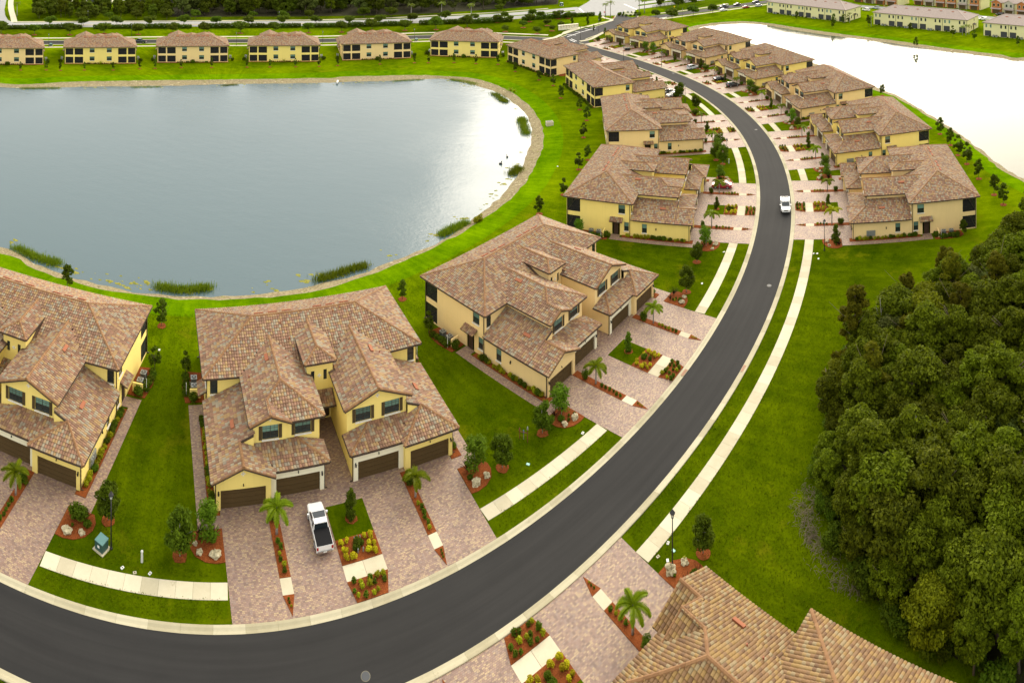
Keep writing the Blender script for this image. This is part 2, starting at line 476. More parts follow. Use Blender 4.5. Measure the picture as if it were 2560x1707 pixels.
def ribbon(m, t0, t1, o0, o1, z, step=0.012, mi=0, z1=None):
    n = max(1, int(abs(t1-t0)/step))
    for i in range(n):
        a = t0+(t1-t0)*i/n; b = t0+(t1-t0)*(i+1)/n
        p = [rp(a, o1), rp(a, o0), rp(b, o0), rp(b, o1)]
        zs = (z if z1 is None else z1, z, z, z if z1 is None else z1)
        q = [(x, y, k) for (x, y), k in zip(p, zs)]
        v1 = Vector(p[1])-Vector(p[0]); v2 = Vector(p[2])-Vector(p[0])
        if v1.cross(v2) < 0: q.reverse()
        m.face(q, mi)

t = NT('asphalt'); p = t.pos()
a = t.noise(p, 0.10, 5, 0.6); b = t.noise(p, 40.0, 3, 0.8)
# tyre-worn lanes run along the street: noise in polar coordinates of the bend
sx = t.n('VectorMath'); sx.operation = 'SUBTRACT'; t.l(p, sx.inputs[0]); sx.inputs[1].default_value = (RC.x, RC.y, 0)
ln = t.n('VectorMath'); ln.operation = 'LENGTH'; t.l(sx.outputs[0], ln.inputs[0])
sep = t.n('SeparateXYZ'); t.l(sx.outputs[0], sep.inputs[0])
an = t.math('ARCTAN2', sep.outputs[1], sep.outputs[0])
cb = t.n('CombineXYZ'); t.l(t.math('MULTIPLY', ln.outputs['Value'], 1.3), cb.inputs[0]); t.l(t.math('MULTIPLY', an, 6.0), cb.inputs[1])
lane = t.noise(cb.outputs[0], 1.0, 5, 0.6)
f = t.math('ADD', t.math('MULTIPLY', a, 0.4), t.math('MULTIPLY', lane, 0.6))
c = t.ramp(f, [(0.3, (0.0127, 0.0126, 0.0125)), (0.7, (0.0255, 0.0249, 0.0242))])
c = t.mix(0.5, c, t.ramp(b, [(0.3, (0.7, 0.7, 0.7)), (0.7, (1.3, 1.3, 1.3))]), 'MULTIPLY')
sp = t.ramp(t.noise(p, 0.35, 6, 0.75), [(0.70, (0, 0, 0)), (0.80, (0.45,)*3)])
c = t.mix(sp, c, (0.06, 0.06, 0.056))
t.done(t.bsdf(c, 0.85, 0.25, t.bump(b, 0.3, 0.01)))

def concrete(name, lo, hi, stain=(0.26, 0.22, 0.14)):
    t = NT(name); p = t.pos()
    a = t.noise(p, 0.5, 6, 0.7); b = t.noise(p, 18.0, 4, 0.7)
    oi = t.n('ObjectInfo')
    f = t.math('ADD', t.math('MULTIPLY', a, 0.6), t.math('MULTIPLY', oi.outputs['Random'], 0.4))
    c = t.ramp(f, [(0.25, lo), (0.7, hi)])
    s = t.ramp(t.noise(p, 0.9, 7, 0.8), [(0.60, (0, 0, 0)), (0.74, (0.75,)*3)])
    c = t.mix(s, c, stain)
    c = t.mix(0.3, c, t.ramp(b, [(0.3, (0.8,)*3), (0.7, (1.12,)*3)]), 'MULTIPLY')
    t.done(t.bsdf(c, 0.9, 0.2, t.bump(b, 0.25, 0.01))); return t.mat
concrete('concrete_walk', (0.43, 0.385, 0.265), (0.58, 0.53, 0.385), (0.25, 0.205, 0.11))
concrete('concrete_kerb', (0.33, 0.295, 0.19), (0.47, 0.43, 0.30), (0.15, 0.125, 0.07))
concrete('concrete_road', (0.24, 0.24, 0.235), (0.36, 0.36, 0.35), (0.18, 0.18, 0.17))
plain('paint_white', (0.8, 0.8, 0.78), 0.6)
plain('paint_yellow', (0.75, 0.55, 0.10), 0.6)

T0, T1 = -1.62, 0.76
m = MB(); ribbon(m, T0, T1, 3.36, -3.36, 0.012)
tag(m.build('street', MAT['asphalt']), kind='structure')
# kerbs: valley gutter with a rolled top, cut by joints into castings
def kerb(side, t0, t1, name):
    root = empty(name); tag(root, kind='structure')
    L = 3.05; dt = L/158
    n = int((t1-t0)/dt)
    for i in range(n):
        a = t0+dt*i+0.00004; b = t0+dt*(i+1)-0.00004
        m = MB()
        prof = [(3.34, 0.0), (3.34, 0.022), (3.62, 0.010), (3.74, 0.05), (3.86, 0.10), (4.06, 0.115), (4.12, 0.09), (4.12, 0.0)]
        for (o0, z0), (o1, z1) in zip(prof[:-1], prof[1:]):
            P = [rp(a, side*o0), rp(b, side*o0), rp(b, side*o1), rp(a, side*o1)]
            q = [(P[0][0],P[0][1],z0),(P[1][0],P[1][1],z0),(P[2][0],P[2][1],z1),(P[3][0],P[3][1],z1)]
            if side < 0: q.reverse()
            q.reverse()
            m.face(q)
        m.face([(*rp(a, side*o), z) for o, z in prof]); m.face([(*rp(b, side*o), z) for o, z in prof[::-1]])
        o = m.build('kerb_segment', MAT['concrete_kerb'], root)
    return root
kerb(+1, T0+.05, T1-.05, 'kerb'); kerb(-1, T0+.05, T1-.03, 'kerb')

# ================================================================== townhouse buildings (one shape, many copies)
# house frame: u left to right seen from the street, v from the back wall (0) to the garages (26), z up
CU, CV = 14.43, 13.0
def hc(u, v, z=0.0): return (CU-u, v-CV, z)
HW, HD, ZE, SL = 28.86, 14.21, 6.45, 0.418
TILE_W, TILE_L = 0.32, 0.41

class Roof:
    def __init__(self, rect, planes, level, skip=None):
        self.u0, self.u1, self.v0, self.v1 = rect; self.pl = planes; self.level = level; self.skip = skip
    def zs(self, u, v): return [a*u+b*v+c for a, b, c in self.pl]
    def z(self, u, v): return min(self.zs(u, v))
    def has(self, u, v): return self.u0 <= u <= self.u1 and self.v0 <= v <= self.v1
def pln(kind, at, z0, s=SL):
    """plane rising away from the eave line u=at or v=at"""
    return {'u+': (s, 0, z0-s*at), 'u-': (-s, 0, z0+s*at), 'v+': (0, s, z0-s*at), 'v-': (0, -s, z0+s*at)}[kind]
ZL = 3.40
ROOFS = [
    Roof((0, HW, 0, HD), [pln('v+', 0, ZE), pln('v-', HD, ZE), pln('u+', 0, ZE), pln('u-', HW, ZE)], 2),
    Roof((4.64, 13.40, 8.6, 22.4), [pln('u+', 4.64, ZE), pln('u-', 13.40, ZE), pln('v-', 22.4, ZE)], 2),
    Roof((4.64, 9.48, 17.6, 22.5), [pln('u+', 4.64, ZE), pln('u-', 9.48, ZE)], 2),
    Roof((15.83, 24.25, 8.6, 22.45), [pln('u+', 15.83, ZE), pln('u-', 24.25, ZE)], 2),
    Roof((12.50, 16.55, 7.8, 15.95), [pln('u+', 12.50, 8.05), pln('u-', 16.55, 8.05), pln('v-', 15.95, 8.05)], 3),
    Roof((0, 5.12, 13.7, 22.4), [pln('u+', 0, ZL)], 1),
    Roof((0, 7.0, 22.4, 25.85), [pln('u+', 0, ZL), pln('u-', 7.0, ZL)], 1),
    Roof((5.0, 13.30, 21.9, 25.15), [pln('v-', 25.15, ZL-.05, .265), pln('u-', 13.30, ZL-.05, .265)], 1),
    Roof((23.72, 28.9, 13.7, 22.4), [pln('u-', 28.9, ZL)], 1),
    Roof((22.0, 28.9, 22.0, 25.85), [pln('u+', 22.0, ZL), pln('u-', 28.9, ZL), pln('v-', 25.85, ZL)], 1),
    Roof((15.75, 24.0, 21.9, 25.10), [pln('v-', 25.10, ZL-.05, .265), pln('u+', 15.75, ZL-.05, .265)], 1),
    Roof((12.9, 16.2, 15.45, 17.35), [pln('v-', 17.35, 3.55)], 1),
]
def clip(poly, a, b, c):
    """keep the part of the uv polygon where a*u+b*v+c >= 0"""
    out = []
    for i in range(len(poly)):
        p = poly[i]; q = poly[(i+1) % len(poly)]
        fp = a*p[0]+b*p[1]+c; fq = a*q[0]+b*q[1]+c
        if fp >= 0: out.append(p)
        if (fp >= 0) != (fq >= 0):
            s = fp/(fp-fq); out.append((p[0]+(q[0]-p[0])*s, p[1]+(q[1]-p[1])*s))
    return out

def tile_verts(E, D, N, P, lift=0.0):
    """one barrel tile: E across, D down the slope, N normal, P centre"""
    w = TILE_W*0.5; L = TILE_L*0.56
    prof = [(-w, 0.0), (-w*0.62, 0.062), (0, 0.088), (w*0.62, 0.062), (w, 0.0)]
    vs = []
    for e, lf in ((-L, 0.0), (L, 0.062)):
        for x, h in prof: vs.append(tuple(P+E*x+D*e+N*(h+lf)))
    vs += [tuple(P-E*w+D*L-N*0.005), tuple(P+E*w+D*L-N*0.005)]
    return vs
TILE_F = [(0,5,6,1),(1,6,7,2),(2,7,8,3),(3,8,9,4),(10,11,9,8,7,6,5)]

# where the upper storeys stand: lower roofs stop there
UPPER = [(5.15, 12.9, 13.0, 21.9), (16.25, 23.72, 13.0, 21.9), (0.5, 28.4, 0.5, 13.7)]
def tile_frames():
    """every tile of the building: (centre, E, D, N, roof, plane)"""
    res = []
    for k, R in enumerate(ROOFS):
        for i, (a, b, c) in enumerate(R.pl):
            N = Vector((-(-a), -b, 1)); N = Vector((a, -b, 1)).normalized()      # local x = -u
            Dh = Vector((a, -b, 0)).normalized()                                  # downhill, horizontal
            sl = math.hypot(a, b); D = Vector((Dh.x, Dh.y, -sl)).normalized()
            E = D.cross(N).normalized()
            # grid from the eave upwards
            if a: rows0 = (R.u0 if a > 0 else R.u1); lat0, lat1 = R.v0, R.v1; ext = R.u1-R.u0
            else: rows0 = (R.v0 if b > 0 else R.v1); lat0, lat1 = R.u0, R.u1; ext = R.v1-R.v0
            step = TILE_L/math.sqrt(1+sl*sl)
            nr = int(ext/step)+1; nc = int((lat1-lat0)/TILE_W)+1
            for r in range(nr):
                d = (r+0.5)*step-0.03
                for q in range(nc):
                    la = lat0+(q+0.5)*TILE_W
                    if la > lat1-0.05: continue
                    if a: u = rows0+(d if a > 0 else -d); v = la
                    else: v = rows0+(d if b > 0 else -d); u = la
                    if not R.has(u, v): continue
                    z = a*u+b*v+c
                    if z > R.z(u, v)+0.02: continue
                    bad = False
                    for j, Q in enumerate(ROOFS):
                        if j != k and Q.has(u, v) and (Q.level == R.level or (R.level == 2 and Q.level == 3)) and Q.z(u, v) > z+0.04:
                            bad = True; break
                        if j < k and Q.level == R.level and Q.has(u, v) and abs(Q.z(u, v)-z) < .02: bad = True; break
                    if bad: continue
                    if R.level == 1 and any(x0 < u < x1 and y0 < v < y1 for x0, x1, y0, y1 in UPPER): continue
                    res.append((Vector(hc(u, v, z)), E, D, N, k, i))
    return res
TILES = tile_frames()

def tiles_mesh(name, frames, mat='roof_tile'):
    V = []; F = []
    r = random.Random(3)
    for P, E, D, N, k, i in frames:
        n = len(V)
        V += tile_verts(E, D, N, P+N*r.uniform(0.0, 0.012)+D*r.uniform(-0.01, 0.01))
        F += [tuple(n+x for x in f) for f in TILE_F]
    me = bpy.data.meshes.new(name); me.from_pydata(V, [], F); me.materials.append(MAT[mat]); me.update()
    return me

RIDGES = []
def rz_(k, u, v): return ROOFS[k].z(u, v)
def ridge(k, p, q): RIDGES.append((Vector(hc(p[0], p[1], rz_(k, *p))), Vector(hc(q[0], q[1], rz_(k, *q)))))
hd = HD/2
ridge(0, (hd, hd), (HW-hd, hd))
for cu, cv, ru in ((0, 0, hd), (0, HD, hd), (HW, 0, HW-hd), (HW, HD, HW-hd)): ridge(0, (cu, cv), (ru, hd))
ridge(1, (9.02, 9.6), (9.02, 18.02)); ridge(1, (13.4, 22.4), (9.02, 18.02)); ridge(1, (7.06, 19.98), (9.02, 18.02))
ridge(2, (7.06, 19.9), (7.06, 22.5))
ridge(3, (20.04, 9.7), (20.04, 22.45))
ridge(4, (14.52, 8.2), (14.52, 13.93)); ridge(4, (12.5, 15.95), (14.52, 13.93)); ridge(4, (16.55, 15.95), (14.52, 13.93))
ridge(6, (3.5, 22.45), (3.5, 25.85)); ridge(7, (13.3, 25.15), (10.05, 21.9))
ridge(9, (25.45, 22.4), (22.0, 25.85)); ridge(9, (25.45, 22.4), (28.9, 25.85)); ridge(10, (15.75, 25.1), (18.95, 21.9))
RAKES = [(2, (4.64, 22.5), (7.06, 22.5)), (2, (7.06, 22.5), (9.48, 22.5)), (3, (15.83, 22.45), (20.04, 22.45)), (3, (20.04, 22.45), (24.25, 22.45)),
         (6, (0, 25.85), (3.5, 25.85)), (6, (3.5, 25.85), (7.0, 25.85))]

def cap_mesh():
    m = MB()
    def caps(p, q, r=0.15, L=0.42, up=0.05):
        d = q-p; n = max(1, int(d.length/L)); d = d/n
        dn = d.normalized(); s = dn.cross(Vector((0, 0, 1))).normalized(); upv = s.cross(dn)
        for i in range(n):
            a = p+d*i; b = p+d*(i+1.12)
            lo = a.z > b.z
            pr = [(-1.25, -0.55), (-0.8, 0.45), (0, 0.85), (0.8, 0.45), (1.25, -0.55)]
            k = len(m.v)
            for c, sc in ((a, 1.0 if a.z >= b.z else 1.15), (b, 1.15 if a.z >= b.z else 1.0)):
                for x, h in pr: m.v.append(tuple(c+s*(x*r*sc)+upv*(h*r*sc+up)))
            for j in range(4): m.f.append([k+j, k+j+1, k+6+j, k+5+j][::-1]); m.m.append(0)
            m.f.append([k+9-j for j in range(5)] if not lo else [k+5+j for j in range(5)]); m.m.append(0)
            m.f.append([k+j for j in range(5)]); m.m.append(0)
    for p, q in RIDGES:
        if p.z < q.z: p, q = p, q
        caps(p, q)
    for k, p, q in RAKES:
        caps(Vector(hc(p[0], p[1]-0.04, rz_(k, *p))), Vector(hc(q[0], q[1]-0.04, rz_(k, *q))), 0.10, 0.42, 0.02)
    return m.mesh('ridge_tiles', MAT['ridge_tile'])

def deck_mesh():
    m = MB()
    for k, R in enumerate(ROOFS):
        for i, (a, b, c) in enumerate(R.pl):
            poly = [(R.u0, R.v0), (R.u1, R.v0), (R.u1, R.v1), (R.u0, R.v1)]
            for j, (a2, b2, c2) in enumerate(R.pl):
                if j != i: poly = clip(poly, a2-a, b2-b, c2-c)
                if len(poly) < 3: break
            if len(poly) < 3: continue
            polys = [poly]
            if k == 1 and i == 2: polys = [clip(poly, 1, 0, -9.3), clip(clip(poly, -1, 0, 9.3), 0, -1, 21.85)]
            if k == 1 and i == 0: polys = [clip(poly, 0, -1, 21.85)]
            if k == 2: c = c-.03
            for poly in polys:
             if len(poly) < 3: continue
             # the main roof does not run on inside the tower etc.; overlaps are buried
             top = [Vector(hc(u, v, a*u+b*v+c)) for u, v in poly]
             if (top[1]-top[0]).cross(top[2]-top[0]).z < 0: top.reverse()
             bot = [p-Vector((0, 0, 0.16)) for p in top]
             m.face([tuple(p) for p in top]); m.face([tuple(p) for p in reversed(bot)], 1)
             for x in range(len(top)):
                 y = (x+1) % len(top)
                 m.face([tuple(top[x]), tuple(bot[x]), tuple(bot[y]), tuple(top[y])], 1)
    return m.mesh('roof', [MAT['roof_deck'], MAT['trim_brown']])

def gutter_mesh():
    m = MB()
    def g(u0, v0, u1, v1, z, n):
        """gutter along an eave, n = outward normal in uv"""
        e = 0.07
        p = hc(u0+n[0]*e, v0+n[1]*e, z-0.14); q = hc(u1+n[0]*e, v1+n[1]*e, z-0.14)
        m.obox(p, q, 0.14, 0.15)
    g(0, 0, HW, 0, ZE, (0, -1)); g(0, 0, 0, HD, ZE, (-1, 0)); g(HW, 0, HW, HD, ZE, (1, 0))
    g(0, HD, 4.64, HD, ZE, (0, 1)); g(24.25, HD, HW, HD, ZE, (0, 1))
    g(4.64, HD, 4.64, 22.4, ZE, (-1, 0)); g(13.4, HD, 13.4, 22.4, ZE, (1, 0)); g(9.48, 22.4, 13.4, 22.4, ZE, (0, 1))
    g(15.83, HD, 15.83, 22.4, ZE, (-1, 0)); g(24.25, HD, 24.25, 22.4, ZE, (1, 0))
    g(12.5, 15.95, 16.55, 15.95, 8.05, (0, 1)); g(12.5, 10.4, 12.5, 15.95, 8.05, (-1, 0)); g(16.55, 10.4, 16.55, 15.95, 8.05, (1, 0))
    g(0, HD, 0, 25.8, ZL, (-1, 0)); g(28.9, HD, 28.9, 25.8, ZL, (1, 0))
    g(7.0, 25.15, 13.3, 25.15, ZL-.05, (0, 1)); g(13.3, 21.9, 13.3, 25.15, ZL-.05, (1, 0))
    g(22.0, 25.85, 28.9, 25.85, ZL, (0, 1)); g(15.75, 25.1, 22.0, 25.1, ZL-.05, (0, 1)); g(15.75, 21.9, 15.75, 25.1, ZL-.05, (-1, 0))
    g(12.9, 17.35, 16.2, 17.35, 3.55, (0, 1))
    for k, p, q in RAKES:                              # brown rake boards under the gable edge tiles
        m.obox(hc(p[0], p[1]+.03, rz_(k, *p)-0.24), hc(q[0], q[1]+.03, rz_(k, *q)-0.24), 0.06, 0.24)
    m.obox(hc(3.5, 22.43, ZL+SL*3.5-.2), hc(5.12, 22.43, ZL+SL*5.12-.2), 0.06, 0.24)
    m.obox(hc(25.4, 22.43, ZL+SL*3.5-.2), hc(23.72, 22.43, ZL+SL*5.18-.2), 0.06, 0.24)
    return m.mesh('gutter', MAT['trim_brown'])

# ---- walls with openings
WALLS = []      # (axis, at, a0, a1, z0, z1, outward sign, openings, material key)
def wall_panel(m, axis, at, a0, a1, z0, z1, out, holes, depth=0.14):
    A = sorted({a0, a1, *[h[0] for h in holes], *[h[1] for h in holes]}); Zs = sorted({z0, z1, *[h[2] for h in holes], *[h[3] for h in holes]})
    P = (lambda a, z, d=0.0: hc(at-out*d, a, z)) if axis == 'u' else (lambda a, z, d=0.0: hc(a, at-out*d, z))
    nrm = Vector((-out, 0, 0)) if axis == 'u' else Vector((0, out, 0))
    def quad(pts, n):
        e = (Vector(pts[1])-Vector(pts[0])).cross(Vector(pts[2])-Vector(pts[0]))
        if e.dot(n) < 0: pts = pts[::-1]
        m.face([tuple(p) for p in pts])
    for x0, x1 in zip(A[:-1], A[1:]):
        for y0, y1 in zip(Zs[:-1], Zs[1:]):
            cx, cz = (x0+x1)/2, (y0+y1)/2
            if cx < a0 or cx > a1 or cz < z0 or cz > z1: continue
            if any(h[0] < cx < h[1] and h[2] < cz < h[3] for h in holes): continue
            quad([P(x0, y0), P(x1, y0), P(x1, y1), P(x0, y1)], nrm)
    for h in holes:
        b0, b1, y0, y1 = h[:4]
        mid = Vector(P((b0+b1)/2, (y0+y1)/2, depth/2))
        for e0, e1 in (((b0, y0), (b1, y0)), ((b1, y0), (b1, y1)), ((b1, y1), (b0, y1)), ((b0, y1), (b0, y0))):
            pts = [P(*e0), P(*e1), P(*e1, depth), P(*e0, depth)]
            quad(pts, mid-Vector(pts[0])-(Vector(pts[3])-Vector(pts[0]))*0.5)

UPZ = (4.48, 6.05)
LANAI_B = [(0.72, 3.58), (4.12, 7.45), (21.15, 24.5), (25.0, 28.05)]
def house_walls():
    m = MB(); pale = MB(); pale2 = MB()
    back = [(a, b, *z) for a, b in LANAI_B for z in ((3.48, 5.98), (0.2, 2.66))]
    back += [(a, b, *z) for a, b in ((9.97, 11.9), (16.7, 18.6)) for z in ((4.42, 6.02), (1.2, 2.78))]
    wall_panel(m, 'v', .55, .55, 28.3, 0, 6.4, -1, back)
    for at, out in ((.55, -1), (28.3, 1)):
        wall_panel(m, 'u', at, .55, 13.65, 0, 6.4, out, [(.65, 3.38, 3.48, 5.98), (.65, 3.38, .2, 2.66), (11.2, 12.55, 4.2, 5.9), (12.35, 13.3, .9, 2.6), (9.95, 11.5, 0, 2.45)])
        wall_panel(m, 'u', at, 13.65, 25.3, 0, 3.36, out, [(15.92, 16.9, .9, 2.6)])
    wall_panel(m, 'v', 13.65, .55, 5.15, 3.0, 6.4, 1, [(0.9, 1.85, 4.15, 5.9)])
    wall_panel(m, 'v', 13.65, 23.72, 28.3, 3.0, 6.4, 1, [(27.1, 28.05, 4.15, 5.9)])
    # upper wings
    for at, out in ((5.15, -1), (23.72, 1)):
        wall_panel(m, 'u', at, 13.65, 21.9, 3.0, 6.4, out, [])
    wall_panel(m, 'u', 12.9, 13.65, 21.9, 0, 6.4, 1, []); wall_panel(m, 'u', 16.25, 13.65, 21.9, 0, 6.4, -1, [])
    wall_panel(m, 'v', 21.95, 5.15, 9.0, 3.2, 6.4, 1, [(6.15, 8.05, *UPZ)])
    wall_panel(m, 'v', 21.85, 9.0, 12.9, 3.2, 6.4, 1, [(10.0, 11.9, *UPZ)])
    wall_panel(m, 'v', 21.9, 16.25, 23.72, 3.2, 6.4, 1, [(17.3, 19.2, *UPZ), (20.95, 22.85, *UPZ)])
    def gable(u0, u1, ua, v, z0):
        za = z0+SL*(ua-u0+0.5)-0.17
        pts = [hc(u0, v, z0), hc(u1, v, z0), hc(ua, v, za)]
        e = (Vector(pts[1])-Vector(pts[0])).cross(Vector(pts[2])-Vector(pts[0]))
        if e.y < 0: pts.reverse()
        m.face(pts)
    gable(5.15, 9.0, 7.06, 21.95, 6.4); gable(16.25, 23.72, 20.04, 21.9, 6.4)
    m.face([hc(9.0, 21.85, 3.2), hc(9.0, 21.95, 3.2), hc(9.0, 21.95, 6.4), hc(9.0, 21.85, 6.4)])
    # garage block
    wall_panel(m, 'v', 25.3, .55, 6.6, 0, 3.36, 1, [(1.04, 6.03, 0, 2.13)], .3); gable(.55, 6.6, 3.5, 25.3, 3.36)
    wall_panel(m, 'v', 25.3, 22.3, 28.3, 0, 3.36, 1, [(22.95, 27.85, 0, 2.13)], .3)
    wall_panel(m, 'u', 6.6, 24.7, 25.3, 0, 3.36, 1, []); wall_panel(m, 'u', 22.3, 24.7, 25.3, 0, 3.36, -1, [])
    wall_panel(pale, 'v', 24.7, 6.6, 12.75, 0, 3.3, 1, [(7.28, 12.28, 0, 2.13)], .3); wall_panel(pale2, 'v', 24.7, 16.2, 22.3, 0, 3.3, 1, [(16.75, 21.73, 0, 2.13)], .3)
    wall_panel(m, 'u', 12.75, 21.9, 24.7, 0, 3.3, 1, []); wall_panel(m, 'u', 16.2, 21.9, 24.7, 0, 3.3, -1, [])
    # triangular bits of wall above the garage ridge, in front of the side roofs
    for s in ((3.5, 5.12), (25.4, 23.72)):
        a, b = s; pts = [hc(a, 22.38, ZL+SL*3.45-.1), hc(b, 22.38, ZL+SL*1.9), hc(b, 22.38, ZL+SL*5.1-.06)]
        e = (Vector(pts[1])-Vector(pts[0])).cross(Vector(pts[2])-Vector(pts[0]))
        if e.y < 0: pts.reverse()
        m.face(pts)
    # tower and entry
    wall_panel(m, 'v', 15.45, 12.9, 16.25, 3.4, 8.0, 1, [(13.43, 13.88, 5.55, 6.82), (15.05, 15.5, 5.55, 6.82)])
    wall_panel(m, 'u', 12.95, 9.6, 15.45, 6.6, 8.0, -1, []); wall_panel(m, 'u', 16.2, 9.6, 15.45, 6.6, 8.0, 1, [])
    wall_panel(m, 'v', 14.6, 12.9, 16.25, 0, 3.5, 1, [(13.1, 14.2, .18, 2.4), (14.95, 16.05, .18, 2.4)])
    return m, pale, pale2

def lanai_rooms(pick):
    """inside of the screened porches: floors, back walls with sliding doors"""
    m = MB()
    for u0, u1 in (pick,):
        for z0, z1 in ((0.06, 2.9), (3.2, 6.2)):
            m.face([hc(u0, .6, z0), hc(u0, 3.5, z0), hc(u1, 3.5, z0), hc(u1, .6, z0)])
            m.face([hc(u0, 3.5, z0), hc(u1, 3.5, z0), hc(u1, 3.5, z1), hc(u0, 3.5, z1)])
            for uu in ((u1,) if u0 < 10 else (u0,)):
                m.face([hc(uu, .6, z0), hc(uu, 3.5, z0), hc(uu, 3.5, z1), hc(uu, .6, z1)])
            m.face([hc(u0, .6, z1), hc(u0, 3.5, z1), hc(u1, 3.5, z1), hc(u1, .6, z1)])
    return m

# ---- windows
def window_meshes(w, h, kind):
    """frame, upper pane, lower pane, sill, shutter; local x right (from outside), y out of the wall, z up from the sill"""
    fr = MB(); b = 0.05
    fr.box(-w/2, -w/2+b, -.02, .03, 0, h); fr.box(w/2-b, w/2, -.02, .03, 0, h)
    fr.box(-w/2+b, w/2-b, -.02, .03, 0, b); fr.box(-w/2+b, w/2-b, -.02, .03, h-b, h); fr.box(-w/2+b, w/2-b, -.015, .04, h*.5-.03, h*.5+.03)
    if kind == 'grid':
        fr.box(-.03, .03, -.015, .035, b, h*.5-.03); fr.box(-.03, .03, -.015, .035, h*.5+.03, h-b)
        for x in (-w/4, w/4): fr.box(x-.012, x+.012, -.01, .022, h*.5+.03, h-b); fr.box(x-.012, x+.012, -.01, .022, b, h*.5-.03)
        for z in (h*.25, h*.75):
            for s in (-1, 1): fr.box(s*.03, s*(w/2-b), -.01, .02, z-.012, z+.012)
    elif kind == 'pair':
        fr.box(-.04, .04, -.015, .035, b, h*.5-.03); fr.box(-.04, .04, -.015, .035, h*.5+.03, h-b)
    up = MB(); up.box(-w/2+b, w/2-b, -.03, 0, h*.5, h-b)
    lo = MB(); lo.box(-w/2+b, w/2-b, -.03, 0, b, h*.5)
    si = MB(); si.box(-w/2-.06, w/2+.06, .06, .24, -.12, 0)
    return fr.mesh('window', MAT['frame_bronze']), up, lo, si.mesh('sill', MAT['trim_white'])
WCACHE = {}
def shutter_mesh(h):
    m = MB(); m.box(-.19, .19, 0, .05, 0, h)
    for k in range(int(h/.13)): m.box(-.15, .15, .05, .065, .06+k*.13, .13+k*.13)
    return m.mesh('shutter', MAT['shutter_brown'])

def place(o, u, v, z, face):
    """put a wall fitting at u,v,z looking out: F(ront) B(ack) L(eft) R(ight)"""
    o.location = hc(u, v, z); o.rotation_euler = (0, 0, {'F': 0, 'B': PI, 'L': -PI/2, 'R': PI/2}[face]); return o
def add_window(root, u, v, z0, w, h, face, kind='sash', shutters=False, blind=True, sill=True):
    key = (round(w, 2), round(h, 2), kind)
    if key not in WCACHE:
        fr, up, lo, si = window_meshes(w, h, kind)
        WCACHE[key] = (fr, {b: up.mesh('pane', MAT['glass_blind' if b else 'glass_dark']) for b in (0, 1)}, lo.mesh('pane', MAT['glass_dark']), si, shutter_mesh(h))
    fr, up, lo, si, sh = WCACHE[key]
    wdw = place(inst('window', fr, parent=root), u, v, z0, face)
    wdw.delta_location = {'F': (0, -.1, 0), 'B': (0, .1, 0), 'L': (-.1, 0, 0), 'R': (.1, 0, 0)}[face]
    inst('pane', up[1 if blind else 0], parent=wdw); inst('pane', lo, parent=wdw)
    if sill: inst('sill', si, parent=wdw)
    if shutters:
        for s in (-1, 1): inst('shutter', sh, (s*(w/2+.21), .1, 0), parent=wdw)
    return wdw

def garage_meshes(w):
    p = MB(); h = .512
    p.box(-w/2, w/2, -.04, 0, .012, h-.012)
    for k in range(8):
        x0 = -w/2+.08+k*(w-.1)/8; p.box(x0, x0+(w-.1)/8-.08, 0, .012, .08, h-.08)
    f = MB(); f.box(-w/2, w/2, -.08, -.05, 0, 2.08)
    return f.mesh('garage_door', MAT['garage_groove']), p.mesh('panel', MAT['garage_brown'])
GD = garage_meshes(4.97)
lamp = MB(); lamp.box(-.07, .07, 0, .05, -.05, .2); lamp.lathe([(.03, .12), (.09, .10), (.10, -.14), (.06, -.2)], (0, .14, 0), 8)
LAMP = lamp.mesh('wall_lamp', MAT['black_metal'])
sp = MB(); sp.lathe([(.05, 0), (.16, .02), (.14, .06), (.04, .08)], (0, 0, -.04), 10)
VENT_P = MB(); VENT_P.tube([(0, 0, -.1), (0, 0, .35)], .07, 8); VENT_P = VENT_P.mesh('vent_pipe', MAT['pipe_brown'])
v_ = MB(); v_.face([(-.28, -.45, .02), (.28, -.45, .02), (.25, -.42, .14), (-.25, -.42, .14)]); v_.face([(-.25, -.42, .14), (.25, -.42, .14), (.28, .45, .10), (-.28, .45, .10)])
v_.face([(-.28, .45, .10), (.28, .45, .10), (.28, .45, -.02), (-.28, .45, -.02)]); v_.face([(-.28, -.45, .02), (-.25, -.42, .14), (-.28, .45, .10), (-.28, .45, -.02)][::1]); v_.face([(.28, -.45, .02), (.28, .45, -.02), (.28, .45, .10), (.25, -.42, .14)])
ROOF_VENT = v_.mesh('roof_vent', MAT['vent_orange'], recalc=True)
RV2 = MB(); RV2.box(-.62, .62, -.2, .2, .02, .17); ROOF_VENT_L = RV2.mesh('roof_vent', MAT['vent_orange'])
orn = MB()
for a in range(4):
    x, z = .16*math.cos(a*PI/2), .16*math.sin(a*PI/2)
    orn.lathe([(.10, 0), (.10, .05)], (0, 0, 0), 8) if a == 0 else None
    orn.box(x-.07, x+.07, 0, .05, z-.07, z+.07)
ORN = orn.mesh('gable_ornament', MAT['trim_white'])
m_ = MB(); m_.box(-.85, .85, 0, .22, 0, 1.0); m_.box(-.75, -.05, .22, .26, .12, .9); m_.box(.1, .35, .22, .3, .5, .8); m_.box(.45, .7, .22, .3, .5, .8); m_.box(.1, .35, .22, .3, .1, .4); m_.box(.45, .7, .22, .3, .1, .4)
METER = m_.mesh('meter_box', MAT['metal_grey'])

def spout_mesh(h):
    m = MB(); m.box(-.05, .05, .01, .11, 0.12, h); m.box(-.05, .05, .08, .38, 0.03, .13); return m.mesh('downspout', MAT['trim_brown'])
SPOUT = {h: spout_mesh(h) for h in (6.3, 3.2)}

